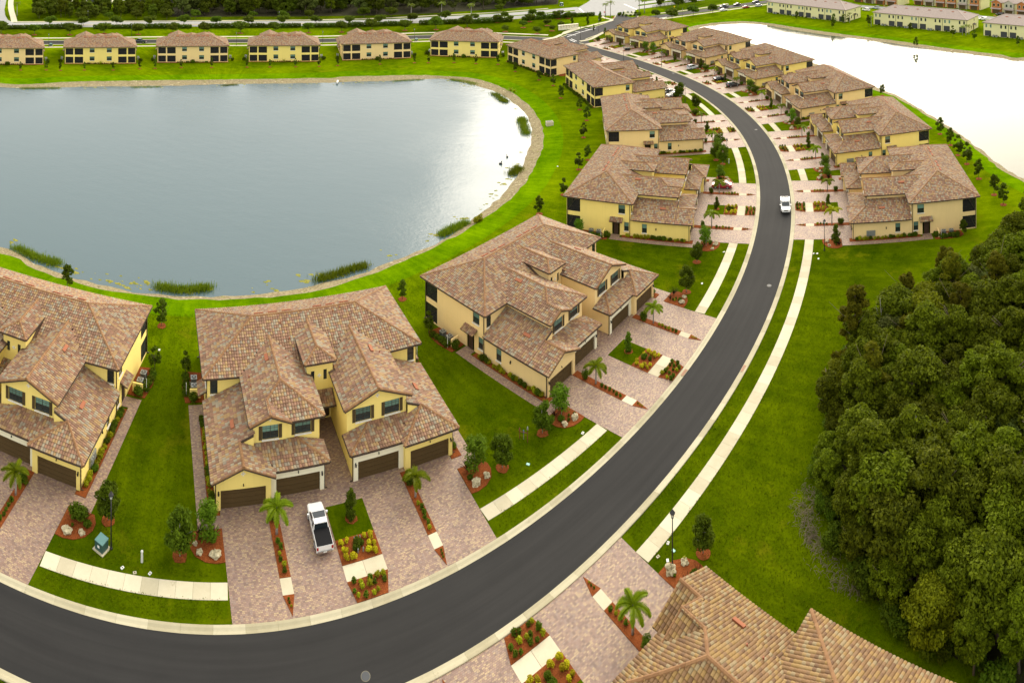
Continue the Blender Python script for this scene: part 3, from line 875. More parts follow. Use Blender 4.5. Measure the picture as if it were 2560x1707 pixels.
def canopy_parts(root, side):
    at, out, fc = ((.55, -1, 'L') if side == 'L' else (28.3, 1, 'R'))
    c = MB(); c.face([(-1.3, .0, .62), (1.3, .0, .62), (1.3, 1.0, .12), (-1.3, 1.0, .12)][::-1])
    c.face([(-1.3, 0, .5), (-1.3, 0, .62), (-1.3, 1.0, .12), (-1.3, 1.0, .0)]); c.face([(1.3, 0, .5), (1.3, 1.0, .0), (1.3, 1.0, .12), (1.3, 0, .62)])
    c.face([(-1.3, 1.0, 0), (1.3, 1.0, 0), (1.3, 1.0, .12), (-1.3, 1.0, .12)][::-1]); c.face([(-1.3, 0, .5), (-1.3, 1, 0), (1.3, 1, 0), (1.3, 0, .5)])
    return c
CANOPY = canopy_parts(None, 'L').mesh('canopy', MAT['trim_brown'], recalc=True)
ct = []
for r in range(3):
    for q in range(8):
        E = Vector((1, 0, 0)); D = Vector((0, 1, -.5)).normalized(); N = Vector((0, .5, 1)).normalized()
        ct.append((Vector((-1.3+.16+q*.325, .16+r*.33, .62-.5*(.16+r*.33))), E, D, N, 0, 0))
CANOPY_T = tiles_mesh('canopy_tiles', ct)

WALL_MB, PALE_MB, PALE2_MB = house_walls()
WALL_ME = {k: WALL_MB.mesh('wall', MAT['wall_'+k]) for k in ('yellow', 'cream')}
PALE_ME = [q.mesh('garage_surround', MAT['wall_pale']) for q in (PALE_MB, PALE2_MB)]
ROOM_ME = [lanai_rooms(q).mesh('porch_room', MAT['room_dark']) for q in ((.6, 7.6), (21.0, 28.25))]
DECK_ME = deck_mesh(); GUT_ME = gutter_mesh(); CAP_ME = cap_mesh(); TILE_ME = tiles_mesh('roof_tiles', TILES)
scr = {}
def screen_part(root, a0, a1, z0, z1, at, face):
    w = round(a1-a0, 2); h = round(z1-z0, 2)
    if (w, h) not in scr:
        f = MB(); b = .03
        f.box(-w/2, -w/2+b, -.03, .03, 0, h); f.box(w/2-b, w/2, -.03, .03, 0, h); f.box(-w/2+b, w/2-b, -.03, .03, 0, b); f.box(-w/2+b, w/2-b, -.03, .03, h-b, h)
        f.box(-w/2+b, w/2-b, -.025, .025, .95, .99); f.box(-.015, .015, -.025, .025, b, .95); f.box(-.015, .015, -.025, .025, .99, h-b)
        s = MB(); s.face([(-w/2+b, 0, b), (w/2-b, 0, b), (w/2-b, 0, h-b), (-w/2+b, 0, h-b)])
        scr[(w, h)] = (f.mesh('porch_screen', MAT['frame_bronze']), s.mesh('mesh_panel', MAT['screen']))
    f, s = scr[(w, h)]
    mid = (a0+a1)/2
    o = place(inst('porch_screen', f, parent=root), at if face in 'LR' else mid, mid if face in 'LR' else at, z0, face)
    o.delta_location = {'F': (0, -.07, 0), 'B': (0, .07, 0), 'L': (-.07, 0, 0), 'R': (.07, 0, 0)}[face]
    inst('mesh_panel', s, parent=o)
SLIDE = MB(); SLIDE.box(-1.35, 1.35, 0, .06, 0, 2.1); SLIDE = SLIDE.mesh('sliding_door', MAT['glass_door'])
DOOR = MB(); DOOR.box(-.46, .46, -.02, .04, 0, 2.1)
for z0, z1 in ((.2, .95), (1.1, 1.9)):
    for x in (-.2, .2): DOOR.box(x-.14, x+.14, .04, .06, z0, z1)
DOOR = DOOR.mesh('door', MAT['door_brown'])
FLASH = MB(); FLASH.face([hc(12.2, 13.6, 6.93), hc(12.95, 13.6, 6.8), hc(12.95, 15.4, 6.72), hc(12.5, 15.4, 6.85)]); FLASH = FLASH.mesh('flashing', MAT['flashing'], recalc=True)

def make_house(P, th, colour, label, group, front=True, back=True, sides='LR', tiles=None):
    X, Y = P; c, s = math.cos(th), math.sin(th)
    # empty stands at the middle of the footprint
    lx, ly = -CU, CV
    root = empty('townhouse', (X+c*lx-s*ly, Y+s*lx+c*ly, 0), th)
    tag(root, label, 'house', group)
    inst('wall', WALL_ME[colour], parent=root)
    for q in (PALE_ME if front else ()): inst('garage_surround', q, parent=root)
    rf = inst('roof', DECK_ME, parent=root)
    tag(inst('roof_tiles', tiles or TILE_ME, parent=rf), kind='stuff'); tag(inst('ridge_tiles', CAP_ME, parent=rf), kind='stuff')
    inst('gutter', GUT_ME, parent=rf)
    # vents on the roofs
    for u in (8.24, 10.19, 12.14, 16.48, 18.36, 20.39):
        o = inst('roof_vent', ROOF_VENT_L, hc(u, 6.2, ROOFS[0].z(u, 6.2)+.08), parent=rf); o.rotation_euler = (math.atan(SL), 0, 0)
    for k, u, v, rot in ((1, 8.1, 13.5, (0, -1)), (5, 3.0, 19.6, (0, -1)), (3, 21.6, 14.6, (0, 1)), (8, 26.0, 19.2, (0, 1))):
        o = inst('roof_vent', ROOF_VENT_L, hc(u, v, ROOFS[k].z(u, v)+.08), parent=rf)
        o.rotation_euler = (0, math.atan(SL)*(-1 if rot[1] < 0 else 1)*(-1), PI/2*0); o.scale = (.35, 3.0, 1)
    for u, v, k in ((5.6, 15.2, 1), (5.6, 16.8, 1), (10.6, 13.6, 1), (10.8, 8.5, 0), (11.7, 10.6, 0), (18.35, 7.9, 0), (19.4, 7.6, 0), (18.3, 13.5, 3), (22.7, 15.0, 3)):
        inst('vent_pipe', VENT_P, hc(u, v, ROOFS[k].z(u, v)), parent=rf)
    inst('flashing', FLASH, parent=rf)
    if back:
        for a0, a1 in LANAI_B:
            for z0, z1 in ((3.48, 5.98), (.2, 2.66)): screen_part(root, a0, a1, z0, z1, .55, 'B')
        for u in (10.94, 17.65):
            for z0, h in ((4.42, 1.6), (1.2, 1.58)): add_window(root, u, .55, z0, 1.92, h, 'B', 'pair')
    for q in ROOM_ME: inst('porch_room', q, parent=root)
    for u in (5.6, 22.9):
        for z in (.07, 3.21): place(inst('sliding_door', SLIDE, parent=root), u, 3.49, z, 'B')
    for sd in sides:
        at = .55 if sd == 'L' else 28.3
        for z0, z1 in ((3.48, 5.98), (.2, 2.66)): screen_part(root, .65, 3.38, z0, z1, at, sd)
        add_window(root, at, 11.875, 4.2, 1.35, 1.7, sd); add_window(root, at, 12.825, .9, .95, 1.7, sd); add_window(root, at, 16.41, .9, .98, 1.7, sd)
        dd = place(inst('door', DOOR, parent=root), at+(.12 if sd == 'L' else -.12), 10.7, .05, sd)
        cn = place(inst('canopy', CANOPY, parent=root), at, 10.85, 2.75, sd); inst('canopy_tiles', CANOPY_T, parent=cn)
        place(inst('wall_lamp', LAMP, parent=root), at, 18.7, 1.85, sd)
        for v in (.7, 13.5): place(inst('downspout', SPOUT[6.3], parent=root), at, v, 0, sd)
        place(inst('downspout', SPOUT[3.2], parent=root), at, 25.15, 0, sd)
        if sd == 'R' : place(inst('meter_box', METER, parent=root), at, 21.7, .55, sd)
    if front:
        for u, v in ((7.1, 21.95), (10.95, 21.85), (18.25, 21.9), (21.9, 21.9)): add_window(root, u, v, UPZ[0], 1.9, UPZ[1]-UPZ[0], 'F', 'grid', True)
        add_window(root, 1.375, 13.65, 4.15, .95, 1.75, 'F', blind=False); add_window(root, 27.575, 13.65, 4.15, .95, 1.75, 'F', blind=False)
        for u in (13.655, 15.275): add_window(root, u, 15.45, 5.55, .45, 1.27, 'F', blind=False, sill=False)
        for u, v in ((3.535, 25.3), (9.78, 24.7), (19.24, 24.7), (25.4, 25.3)):
            g = place(inst('garage_door', GD[0], parent=root), u, v, .02, 'F'); g.delta_location = (0, -.2, 0)
            for k in range(4): inst('panel', GD[1], (0, 0, .01+k*.52), parent=g)
            tag(g)
            place(inst('wall_lamp', LAMP, parent=root), u, v, 2.55, 'F').scale = (.6, .6, .6)
        for u, v in ((.8, 25.3), (12.5, 24.7), (16.45, 24.7), (28.08, 25.3)): place(inst('wall_lamp', LAMP, parent=root), u, v, 1.9, 'F')
        for u, v, z in ((3.5, 25.3, 3.75), (7.06, 21.95, 6.72), (20.04, 21.9, 7.05)): place(inst('gable_ornament', ORN, parent=root), u, v, z, 'F')
        for u in (13.65, 15.5): place(inst('door', DOOR, parent=root), u, 14.55, .2, 'F')
        for u, f in ((12.75, 24.6), (16.2, 24.6)): place(inst('downspout', SPOUT[3.2], parent=root), u, f, 0, 'R' if u < 14 else 'L')
        orn2 = place(inst('wall_ornament', ORN, parent=root), 14.5, 15.45, 6.2, 'F')
    return root

HOUSES = {}
HP = {
    'B': ((-44.30, 89.10), -2.6139),
    'C': ((-14.42, 107.32), -2.3047),
    'D': ((10.22, 136.55), -1.9693),
    'R': ((97.49, 132.62), 1.1678),
    'E': ((23.79, 172.41), -1.6538),
    'T': ((-139.56, 229.35), 0.6220),
    'U': ((-74.94, 261.17), 0.3551),
    'V': ((-5.18, 277.37), -0.0598),
    'R2': ((106.80, 172.16), 1.3718),
    'T0': ((-168.18, 207.24), 0.7322),
    'T2': ((-108.42, 247.88), 0.4896),
    'T5': ((-40.18, 274.55), 0.3415),
    'G': ((13.86, 248.33), -0.9715),
    'F': ((25.22, 211.28), -1.3210),
    'R6': ((62.83, 323.62), 2.1650),
    'R5': ((84.30, 290.40), 2.0128),
    'R4': ((99.86, 252.69), 1.7920),
    'R3': ((107.58, 213.33), 1.5848),
    'A': ((-78.49, 80.41), -2.9171),
    'H': ((32.38, 40.63), 0.5902),
}
ORD = ('first', 'second', 'third', 'fourth', 'fifth', 'sixth', 'seventh')
GRP_L, GRP_R, GRP_B = 'townhouses between the lake and the curved street', 'townhouses along the outer side of the street', 'townhouses across the lake'
SPEC = {
 'A': ('yellow', 'yellow townhouse block cut off by the left picture edge, on the near lake shore', GRP_L, 'the block at the left picture edge', 1, 0, 'R'),
 'B': ('yellow', 'yellow townhouse block with the white pickup parked on its drive', GRP_L, 'the block with the parked white pickup', 1, 0, 'LR'),
 'C': ('cream', 'cream townhouse block on the inside of the bend, right of the parked white pickup', GRP_L, 'the third lakeside block from left', 1, 0, 'LR'),
 'D': ('yellow', 'yellow townhouse block with the red car on its drive', GRP_L, 'the block with the red car', 1, 0, 'LR'),
 'E': ('cream', 'cream townhouse block directly behind the one with the red car', GRP_L, 'the block behind the red car one', 1, 0, 'LR'),
 'F': ('yellow', 'yellow townhouse block at the far right end of the lake, sixth in the lakeside row', GRP_L, 'the sixth lakeside block', 1, 1, 'LR'),
 'G': ('cream', 'cream townhouse block in the far corner of the lake, seventh in the lakeside row', GRP_L, 'the seventh lakeside block', 1, 1, 'LR'),
 'T0': ('cream', 'cream townhouse block across the lake, cut off by the left picture edge', GRP_B, 'the far block at the left edge', 0, 1, 'L'),
 'T': ('yellow', 'yellow townhouse block across the lake, second from the left picture edge', GRP_B, 'the second far block from left', 0, 1, 'LR'),
 'T2': ('cream', 'cream townhouse block across the lake, third from the left picture edge', GRP_B, 'the third far block from left', 0, 1, 'LR'),
 'U': ('yellow', 'yellow townhouse block across the lake, fourth from the left picture edge', GRP_B, 'the fourth far block from left', 0, 1, 'LR'),
 'T5': ('cream', 'cream townhouse block across the lake, fifth from the left picture edge', GRP_B, 'the fifth far block from left', 0, 1, 'LR'),
 'V': ('yellow', 'yellow townhouse block across the lake, rightmost of the far row', GRP_B, 'the rightmost far block', 0, 1, 'LR'),
 'R': ('cream', 'cream townhouse block next to the wood, nearest of the row right of the street', GRP_R, 'the block next to the wood', 1, 0, 'LR'),
 'R2': ('yellow', 'yellow townhouse block right of the street, second from the wood', GRP_R, 'the second right-hand block', 1, 0, 'LR'),
 'R3': ('cream', 'cream townhouse block right of the street, third from the wood', GRP_R, 'the third right-hand block', 1, 0, 'LR'),
 'R4': ('yellow', 'yellow townhouse block right of the street with two black cars outside', GRP_R, 'the block with two black cars', 1, 0, 'LR'),
 'R5': ('cream', 'cream townhouse block right of the street with a silver car outside', GRP_R, 'the block with the silver car', 1, 0, 'LR'),
 'R6': ('yellow', 'yellow townhouse block right of the street, farthest, by the entrance road', GRP_R, 'the farthest right-hand block', 1, 0, 'LR'),
}
for k, (colr, lab, grp, nick, fr, bk, sd) in SPEC.items():
    HOUSES[k] = make_house(*HP[k], colr, lab, grp, front=bool(fr), back=True, sides=sd)

# the block at the bottom edge: its nearest tiles are pieces of their own
def near_house():
    P, th = HP['H']; c, s = math.cos(th), math.sin(th)
    def world(p):
        x, y = p.x-CU, p.y+CV
        x, y = p.x, p.y
        lx, ly = x-CU, y+CV
        return Vector((P[0]+c*lx-s*ly, P[1]+s*lx+c*ly, p.z))
    sc = []
    for i, fr in enumerate(TILES):
        q = world(fr[0]); az = math.atan2(q.x, q.y); dist = math.hypot(q.x, q.y); tv = (67.1-q.z)/dist
        n = fr[3]; nw = Vector((c*n.x-s*n.y, s*n.x+c*n.y, n.z)); view = (Vector((0, 0, 67.1))-q).normalized()
        if abs(az) < .74 and .16 < tv < 1.145 and nw.dot(view) > .15: sc.append((dist/max(.3, nw.dot(view))**.5, i))
    sc.sort(); pick = {i for _, i in sc[:300]}
    me = tiles_mesh('roof_tiles', [f for i, f in enumerate(TILES) if i not in pick], 'roof_tile_tan')
    root = make_house(P, th, 'yellow', 'tiled townhouse roof cut off by the bottom edge, below the wood', GRP_R, tiles=me, sides='L')
    roof = [o for o in root.children if o.name.startswith('roof')][0]
    one = tiles_mesh('roof_tile', [(Vector(), Vector((1, 0, 0)), Vector((0, 1, 0)), Vector((0, 0, 1)), 0, 0)], 'roof_tile_tan')
    b = bmesh.new(); b.from_mesh(one); b.normal_update(); b.to_mesh(one); b.free()
    for i in sorted(pick):
        p, E, D, N, k, j = TILES[i]
        M = Matrix((E, D, N)).transposed()
        if M.determinant() < 0: M = Matrix((-E, D, N)).transposed()
        o = bpy.data.objects.new('roof_tile', one); link(o, roof)
        o.matrix_local = Matrix.Translation(p+N*rnd.uniform(0, .012)) @ M.to_4x4()
    return root
HOUSES['H'] = near_house()

# ================================================================== front yards: drives, beds, walks
t = NT('pavers'); p = t.coord()
br = t.n('TexBrick'); br.offset = 0.5; br.squash = 1.0
mp = t.n('Mapping'); mp.inputs['Scale'].default_value = (1, 1, 1); t.l(p, mp.inputs[0])
wob = t.noise(p, 0.8, 2, 0.5, 'Color')
t.l(mp.outputs[0], br.inputs['Vector'])
br.inputs['Scale'].default_value = 1.0; br.inputs['Mortar Size'].default_value = 0.010; br.inputs['Brick Width'].default_value = 0.24; br.inputs['Row Height'].default_value = 0.16
br.inputs['Color1'].default_value = (0, 0, 0, 1); br.inputs['Color2'].default_value = (1, 1, 1, 1); br.inputs['Mortar'].default_value = (0.5, 0.5, 0.5, 1); br.inputs['Bias'].default_value = 0
mp2 = t.n('Mapping'); mp2.inputs['Scale'].default_value = (1/.24, 1/.16, 1); t.l(p, mp2.inputs[0])
sn = t.n('VectorMath'); sn.operation = 'FLOOR'; t.l(mp2.outputs[0], sn.inputs[0])
wh = t.n('TexWhiteNoise'); wh.noise_dimensions = '3D'; t.l(sn.outputs[0], wh.inputs['Vector'])
c = t.ramp(wh.outputs['Value'], [(0, (0.2360, 0.1494, 0.1111)), (0.2, (0.3041, 0.2100, 0.1411)), (0.42, (0.2569, 0.1696, 0.1317)), (0.6, (0.1887, 0.1232, 0.0959)), (0.74, (0.3617, 0.2676, 0.1581)), (0.9, (0.2674, 0.1939, 0.1505))], 'CONSTANT')
big = t.noise(p, 0.18, 5, 0.65); mid = t.noise(p, 0.9, 5, 0.7)
c = t.mix(0.8, c, t.ramp(big, [(0.3, (0.80, 0.76, 0.80)), (0.7, (1.18, 1.14, 1.06))]), 'MULTIPLY')
c = t.mix(0.6, c, t.ramp(mid, [(0.3, (0.78, 0.76, 0.78)), (0.7, (1.18, 1.16, 1.12))]), 'MULTIPLY')
mo = t.mix(br.outputs['Fac'], c, (0.13, 0.10, 0.08))
t.done(t.bsdf(mo, 0.6, 0.5, t.bump(br.outputs['Fac'], -0.4, 0.01)))

t = NT('mulch'); p = t.pos()
a = t.noise(p, 9.0, 6, 0.8); b = t.noise(p, 0.8, 4, 0.6)
c = t.ramp(a, [(0.28, (0.0585, 0.0137, 0.0036)), (0.5, (0.2015, 0.0537, 0.0132)), (0.72, (0.3510, 0.1125, 0.0336))])
c = t.mix(0.6, c, t.ramp(b, [(0.3, (0.75, 0.75, 0.75)), (0.7, (1.2, 1.15, 1.1))]), 'MULTIPLY')
t.done(t.bsdf(c, 0.95, 0.1, t.bump(a, 1.0, 0.06)))

# lots run square to the street although the houses are slightly turned
LOTSH = {}
def lot_axis(k):
    (X, Y), th = HP[k]; c, s = math.cos(th), math.sin(th)
    cx, cy = X+c*(-CU)-s*31, Y+s*(-CU)+c*31
    d = Vector((cx, cy))-RC; d.normalize()
    vx, vy = -s, c; ux, uy = -c, -s
    if d.x*vx+d.y*vy < 0: d = -d
    return (d.x*ux+d.y*uy)/(d.x*vx+d.y*vy)
for k in HP: LOTSH[k] = lot_axis(k)
def W(k, u, v):
    (X, Y), th = HP[k]; c, s = math.cos(th), math.sin(th)
    if v > 25.5: u = u+LOTSH[k]*(v-25.5)
    return (X-c*u-s*v, Y-s*u+c*v)
def inner(k): return k not in ('R', 'R2', 'R3', 'R4', 'R5', 'R6', 'H')
def vat(k, u, o):
    """v of the lot line u where the distance from the street's centre line is o"""
    lo, hi = 22.0, 46.0
    for _ in range(30):
        m = (lo+hi)/2
        so = street_off(W(k, u, m))[0]
        so = so if inner(k) else -so
        if so > o: lo = m
        else: hi = m
    return (lo+hi)/2

def in_view(x, y, z=0.0, mx=.012, my=.02):
    az = math.atan2(x, y); d = math.hypot(x, y); tv = (67.1-z)/d
    return abs(az) < .7468+mx and .1574-my < tv < 1.1534+my and y > 0

def flat(name, polys, mat, kind='structure', z1=0.03, z0=-0.02, parent=None, local=None):
    m = MB()
    for P in polys: m.prism(P, z0, z1)
    return tag(m.build(name, MAT[mat], parent), kind=kind)

NICK = {k: v[3] for k, v in SPEC.items()}; NICK['H'] = 'the block at the bottom edge'
SIDES = {k: (('left', 'right') if k in 'ABC' else ('near', 'far') if inner(k) else ('far', 'near')) for k in HP}

def drive(k):
    """paved forecourt with side paths, built in the house's own axes so the bond follows the house"""
    (X, Y), th = HP[k]; c, s = math.cos(th), math.sin(th)
    ox, oy = X+c*(-CU)-s*CV, Y+s*(-CU)+c*CV
    def loc(u, v):
        x, y = W(k, u, v); x -= ox; y -= oy
        return (c*x+s*y, -s*x+c*y)
    m = MB()
    us = [0.95, 1.6, 2.6, 3.6, 4.6, 5.6, 6.6, 6.62, 8, 9.4, 10.8, 12.0, 12.7, 12.75, 13.6, 14.6, 15.4, 16.2, 16.25, 17.5, 19, 20.5, 21.6, 22.3, 22.32, 23.5, 24.8, 26, 27.0, 27.9]
    def v0(u):
        if 12.75 <= u <= 16.2: return 14.6
        return 25.0 if (u <= 6.6 or u >= 22.31) else 24.4
    for a, b in zip(us[:-1], us[1:]):
        mid = (a+b)/2
        va, vb = v0(mid), v0(mid)
        ea, eb = vat(k, a, 4.11), vat(k, b, 4.11)
        n = 6
        for i in range(n):
            f0, f1 = i/n, (i+1)/n
            q = [loc(a, va+(ea-va)*f0), loc(b, vb+(eb-vb)*f0), loc(b, vb+(eb-vb)*f1), loc(a, va+(ea-va)*f1)]
            if (q[1][0]-q[0][0])*(q[2][1]-q[0][1])-(q[1][1]-q[0][1])*(q[2][0]-q[0][0]) < 0: q.reverse()
            m.face([(x, y, 0.03) for x, y in q])
    for u0, u1, u2, vd in ((-1.6, -0.35, 0.95, 0), (30.5, 29.25, 27.9, 0)):
        for (a, b, va, vb) in ((u0, u1, 9.8, 27.4), (u1, u2, 25.9, 27.4), (u1, .6 if u1 < 10 else 28.2, 9.8, 11.6)):
            q = [loc(a, va), loc(b, va), loc(b, vb), loc(a, vb)]
            if (q[1][0]-q[0][0])*(q[2][1]-q[0][1])-(q[1][1]-q[0][1])*(q[2][0]-q[0][0]) < 0: q.reverse()
            m.face([(x, y, 0.025) for x, y in q])
    o = m.build('driveway', MAT['pavers']); o.location = (ox, oy, 0); o.rotation_euler = (0, 0, th)
    tag(o, kind='structure')

SIDEWALK = empty('sidewalk'); tag(SIDEWALK, kind='structure')
def slab(pts, z=0.045):
    m = MB(); m.prism(pts, -0.05, z)
    return m.build('slab', MAT['concrete_walk'], SIDEWALK)
def quadstrip(k, u0, u1, o0, o1):
    return [W(k, u0, vat(k, u0, o0)), W(k, u1, vat(k, u1, o0)), W(k, u1, vat(k, u1, o1)), W(k, u0, vat(k, u0, o1))]
def walk(t0, t1, side):
    n = max(1, round(abs(t1-t0)*152/1.75))
    for i in range(n):
        a = t0+(t1-t0)*i/n+.00006; b = t0+(t1-t0)*(i+1)/n-.00006
        slab([rp(a, side*6.35), rp(b, side*6.35), rp(b, side*8.0), rp(a, side*8.0)])

def beds(k):
    P = lambda pts: [W(k, u, v) for u, v in pts]
    B = []
    for u0, u1, tip in ((6.0, 7.1, 6.55), (21.6, 22.6, 22.1)):
        vs = 25.3
        B.append(P([(u0, vs), (u1, vs), (u1, vat(k, u1, 8.02)), (u0, vat(k, u0, 8.02))]))
        B.append([W(k, u0, vat(k, u0, 6.33)), W(k, u1, vat(k, u1, 6.33)), W(k, tip, vat(k, tip, 4.35))])
        slab(quadstrip(k, u0, u1, 8.0, 6.35))
    B.append([W(k, 12.3, vat(k, 12.3, 10.75)), W(k, 16.5, vat(k, 16.5, 10.75)), W(k, 16.5, vat(k, 16.5, 8.02)), W(k, 12.3, vat(k, 12.3, 8.02))])
    B.append([W(k, 12.3, vat(k, 12.3, 6.33)), W(k, 16.5, vat(k, 16.5, 6.33)), W(k, 15.8, vat(k, 15.8, 4.2)), W(k, 12.7, vat(k, 12.7, 4.2))])
    slab(quadstrip(k, 12.3, 14.38, 8.0, 6.35)); slab(quadstrip(k, 14.42, 16.5, 8.0, 6.35))
    flat('island_lawn', [[W(k, 12.3, 27.0), W(k, 16.5, 27.0), W(k, 16.5, vat(k, 16.5, 10.77)), W(k, 12.3, vat(k, 12.3, 10.77))]], 'lawn', z1=.06)
    # corner beds with boulders, hedge beds along both side walls, beds round the air conditioners
    for s, e in ((-1, 0.95), (1, 27.95)):
        pts = [(e, 27.45)]
        for a in range(0, 11):
            an = a/10*PI*0.62; pts.append((e+s*(3.3*math.cos(an)*1.0) if a else e+s*3.3, 27.5+3.4*math.sin(an)))
        pts.append((e, 31.0))
        pts = [(e, 27.45), (e+s*3.0, 27.45), (e+s*3.5, 28.3), (e+s*3.5, 29.2), (e+s*3.0, 30.2), (e+s*2.0, 30.9), (e+s*.9, 31.15), (e, 31.1)]
        B.append(P(pts))
        w0 = 0.5 if s < 0 else 28.35; w1 = -0.33 if s < 0 else 29.22
        B.append(P([(w0, 12.0), (w0, 25.4), (w0-s*.4, 25.45), (w0-s*.4, 25.9), (w1, 25.9), (w1, 12.0)]))
        w2 = -2.0 if s < 0 else 30.8
        B.append(P([(w0, 3.9), (w0, 9.4), (w2, 9.4), (w2+s*.3, 6.6), (w2, 4.4), (w2-s*.6, 3.6)]))
    flat('mulch_bed', B, 'mulch', z1=.075)

LOTS = ['A', 'B', 'C', 'D', 'E', 'F', 'G', 'R', 'R2', 'R3', 'R4', 'R5', 'R6', 'H']
for k in LOTS: drive(k); beds(k)
def edge_t(k, u): return street_off(W(k, u, 33.5))[1]
for a, b in zip('ABCDEF', 'BCDEFG'): walk(edge_t(a, 27.95), edge_t(b, 0.9), 1)
walk(edge_t('G', 27.95), 0.73, 1)
for a, b in zip(('R', 'R2', 'R3', 'R4', 'R5'), ('R2', 'R3', 'R4', 'R5', 'R6')): walk(edge_t(a, 0.9), edge_t(b, 27.95), -1)
walk(edge_t('H', 0.9), edge_t('R', 27.95), -1)

# ================================================================== plants
import numpy as np
def leaf_mat(name, a, b, rough=0.75, trans=0.35, spec=0.10):
    t = NT(name); g = t.n('NewGeometry'); oi = t.n('ObjectInfo')
    f = t.math('ADD', t.math('MULTIPLY', g.outputs['Random Per Island'], 0.7), t.math('MULTIPLY', oi.outputs['Random'], 0.3))
    cl_ = t.noise(t.coord(), 1.3, 3, 0.6)
    f = t.math('ADD', t.math('MULTIPLY', f, 0.6), t.math('MULTIPLY', t.math('SUBTRACT', cl_, 0.3), 1.0), True)
    c = t.mix(f, a, b)
    hs = t.n('HueSaturation'); t.l(c, hs.inputs['Color']); t.l(t.math('ADD', t.math('MULTIPLY', oi.outputs['Random'], 0.03), 0.485), hs.inputs['Hue'])
    t.l(t.math('ADD', t.math('MULTIPLY', oi.outputs['Random'], 0.4), 0.8), hs.inputs['Value'])
    d = t.bsdf(hs.outputs[0], rough, spec); tl = t.n('BsdfTranslucent'); t.l(hs.outputs[0], tl.inputs[0])
    mx = t.n('MixShader'); mx.inputs[0].default_value = trans; t.l(d.outputs[0], mx.inputs[1]); t.l(tl.outputs[0], mx.inputs[2]); t.done(mx); return t.mat
leaf_mat('leaf_forest', (0.011, 0.024, 0.0008), (0.170, 0.205, 0.004))
leaf_mat('leaf_forest_yellow', (0.024, 0.034, 0.0010), (0.215, 0.225, 0.004))
leaf_mat('leaf_forest_grey', (0.028, 0.044, 0.007), (0.190, 0.225, 0.045))
leaf_mat('needle', (0.026, 0.036, 0.001), (0.190, 0.180, 0.005))
leaf_mat('leaf_dark', (0.030, 0.058, 0.003), (0.125, 0.170, 0.006))
leaf_mat('leaf_mid', (0.036, 0.074, 0.003), (0.130, 0.190, 0.008))
leaf_mat('leaf_bright', (0.0663, 0.1404, 0.0055), (0.1482, 0.2418, 0.0109))
leaf_mat('leaf_yellow', (0.24, 0.23, 0.006), (0.64, 0.54, 0.010), 0.5)
leaf_mat('leaf_lime', (0.16, 0.20, 0.004), (0.42, 0.40, 0.008), 0.5)
leaf_mat('palm_leaf', (0.070, 0.120, 0.003), (0.230, 0.280, 0.008), 0.45)
leaf_mat('palm_yellow', (0.18, 0.22, 0.004), (0.42, 0.42, 0.010), 0.45)
leaf_mat('cordyline', (0.0156, 0.0078, 0.0055), (0.0468, 0.0328, 0.0109), 0.4)
leaf_mat('red_leaf', (0.1248, 0.0156, 0.0055), (0.2496, 0.0468, 0.0109), 0.5)
leaf_mat('reed', (0.050, 0.095, 0.002), (0.210, 0.260, 0.010), 0.6)
leaf_mat('dry_brush', (0.07, 0.055, 0.036), (0.19, 0.155, 0.11), 0.9, 0.1)
leaf_mat('far_leaf', (0.026, 0.050, 0.003), (0.150, 0.190, 0.010))
plain('bark', (0.12, 0.09, 0.065), 0.9, var=0.4, scale=8)
plain('bark_grey', (0.27, 0.25, 0.22), 0.9, var=0.3, scale=8)
plain('dead_wood', (0.48, 0.46, 0.42), 0.9, var=0.2, scale=6)

def leaves_mesh(name, blobs, n, size, mat, seed, shell=(0.55, 1.05), up=0.35, aspect=1.5, mats=None):
    """n leaf quads spread over ellipsoid blobs (x,y,z,rx,ry,rz)"""
    r = np.random.default_rng(seed)
    B = np.array(blobs, float)
    w = (B[:, 3]*B[:, 4]+B[:, 4]*B[:, 5]+B[:, 3]*B[:, 5]); w /= w.sum()
    k = r.choice(len(B), n, p=w)
    d = r.normal(size=(n, 3)); d /= np.linalg.norm(d, axis=1)[:, None]
    rr = r.uniform(shell[0]**2, shell[1]**2, n)**0.5
    P = B[k, :3]+d*B[k, 3:6]*rr[:, None]
    N = d+np.array([0, 0, up])+r.normal(scale=0.85, size=(n, 3)); N /= np.linalg.norm(N, axis=1)[:, None]
    A = np.cross(N, r.normal(size=(n, 3))); A /= np.linalg.norm(A, axis=1)[:, None]+1e-9
    Bv = np.cross(N, A)
    s = size*r.uniform(0.6, 1.25, n)
    a = A*(s*0.5*aspect)[:, None]; b = Bv*(s*0.5)[:, None]
    V = np.stack([P-a, P-b*0.9, P+a, P+b*0.9], 1).reshape(-1, 3)
    return quads_mesh(name, V, mat)
def quads_mesh(name, V, mat):
    n = len(V)//4
    me = bpy.data.meshes.new(name)
    me.vertices.add(4*n); me.vertices.foreach_set('co', V.astype(np.float32).ravel())
    me.loops.add(4*n); me.loops.foreach_set('vertex_index', np.arange(4*n, dtype=np.int32))
    me.polygons.add(n); me.polygons.foreach_set('loop_start', np.arange(0, 4*n, 4, dtype=np.int32)); me.polygons.foreach_set('loop_total', np.full(n, 4, dtype=np.int32))
    me.materials.append(MAT[mat]); me.update(); me.validate()
    return me

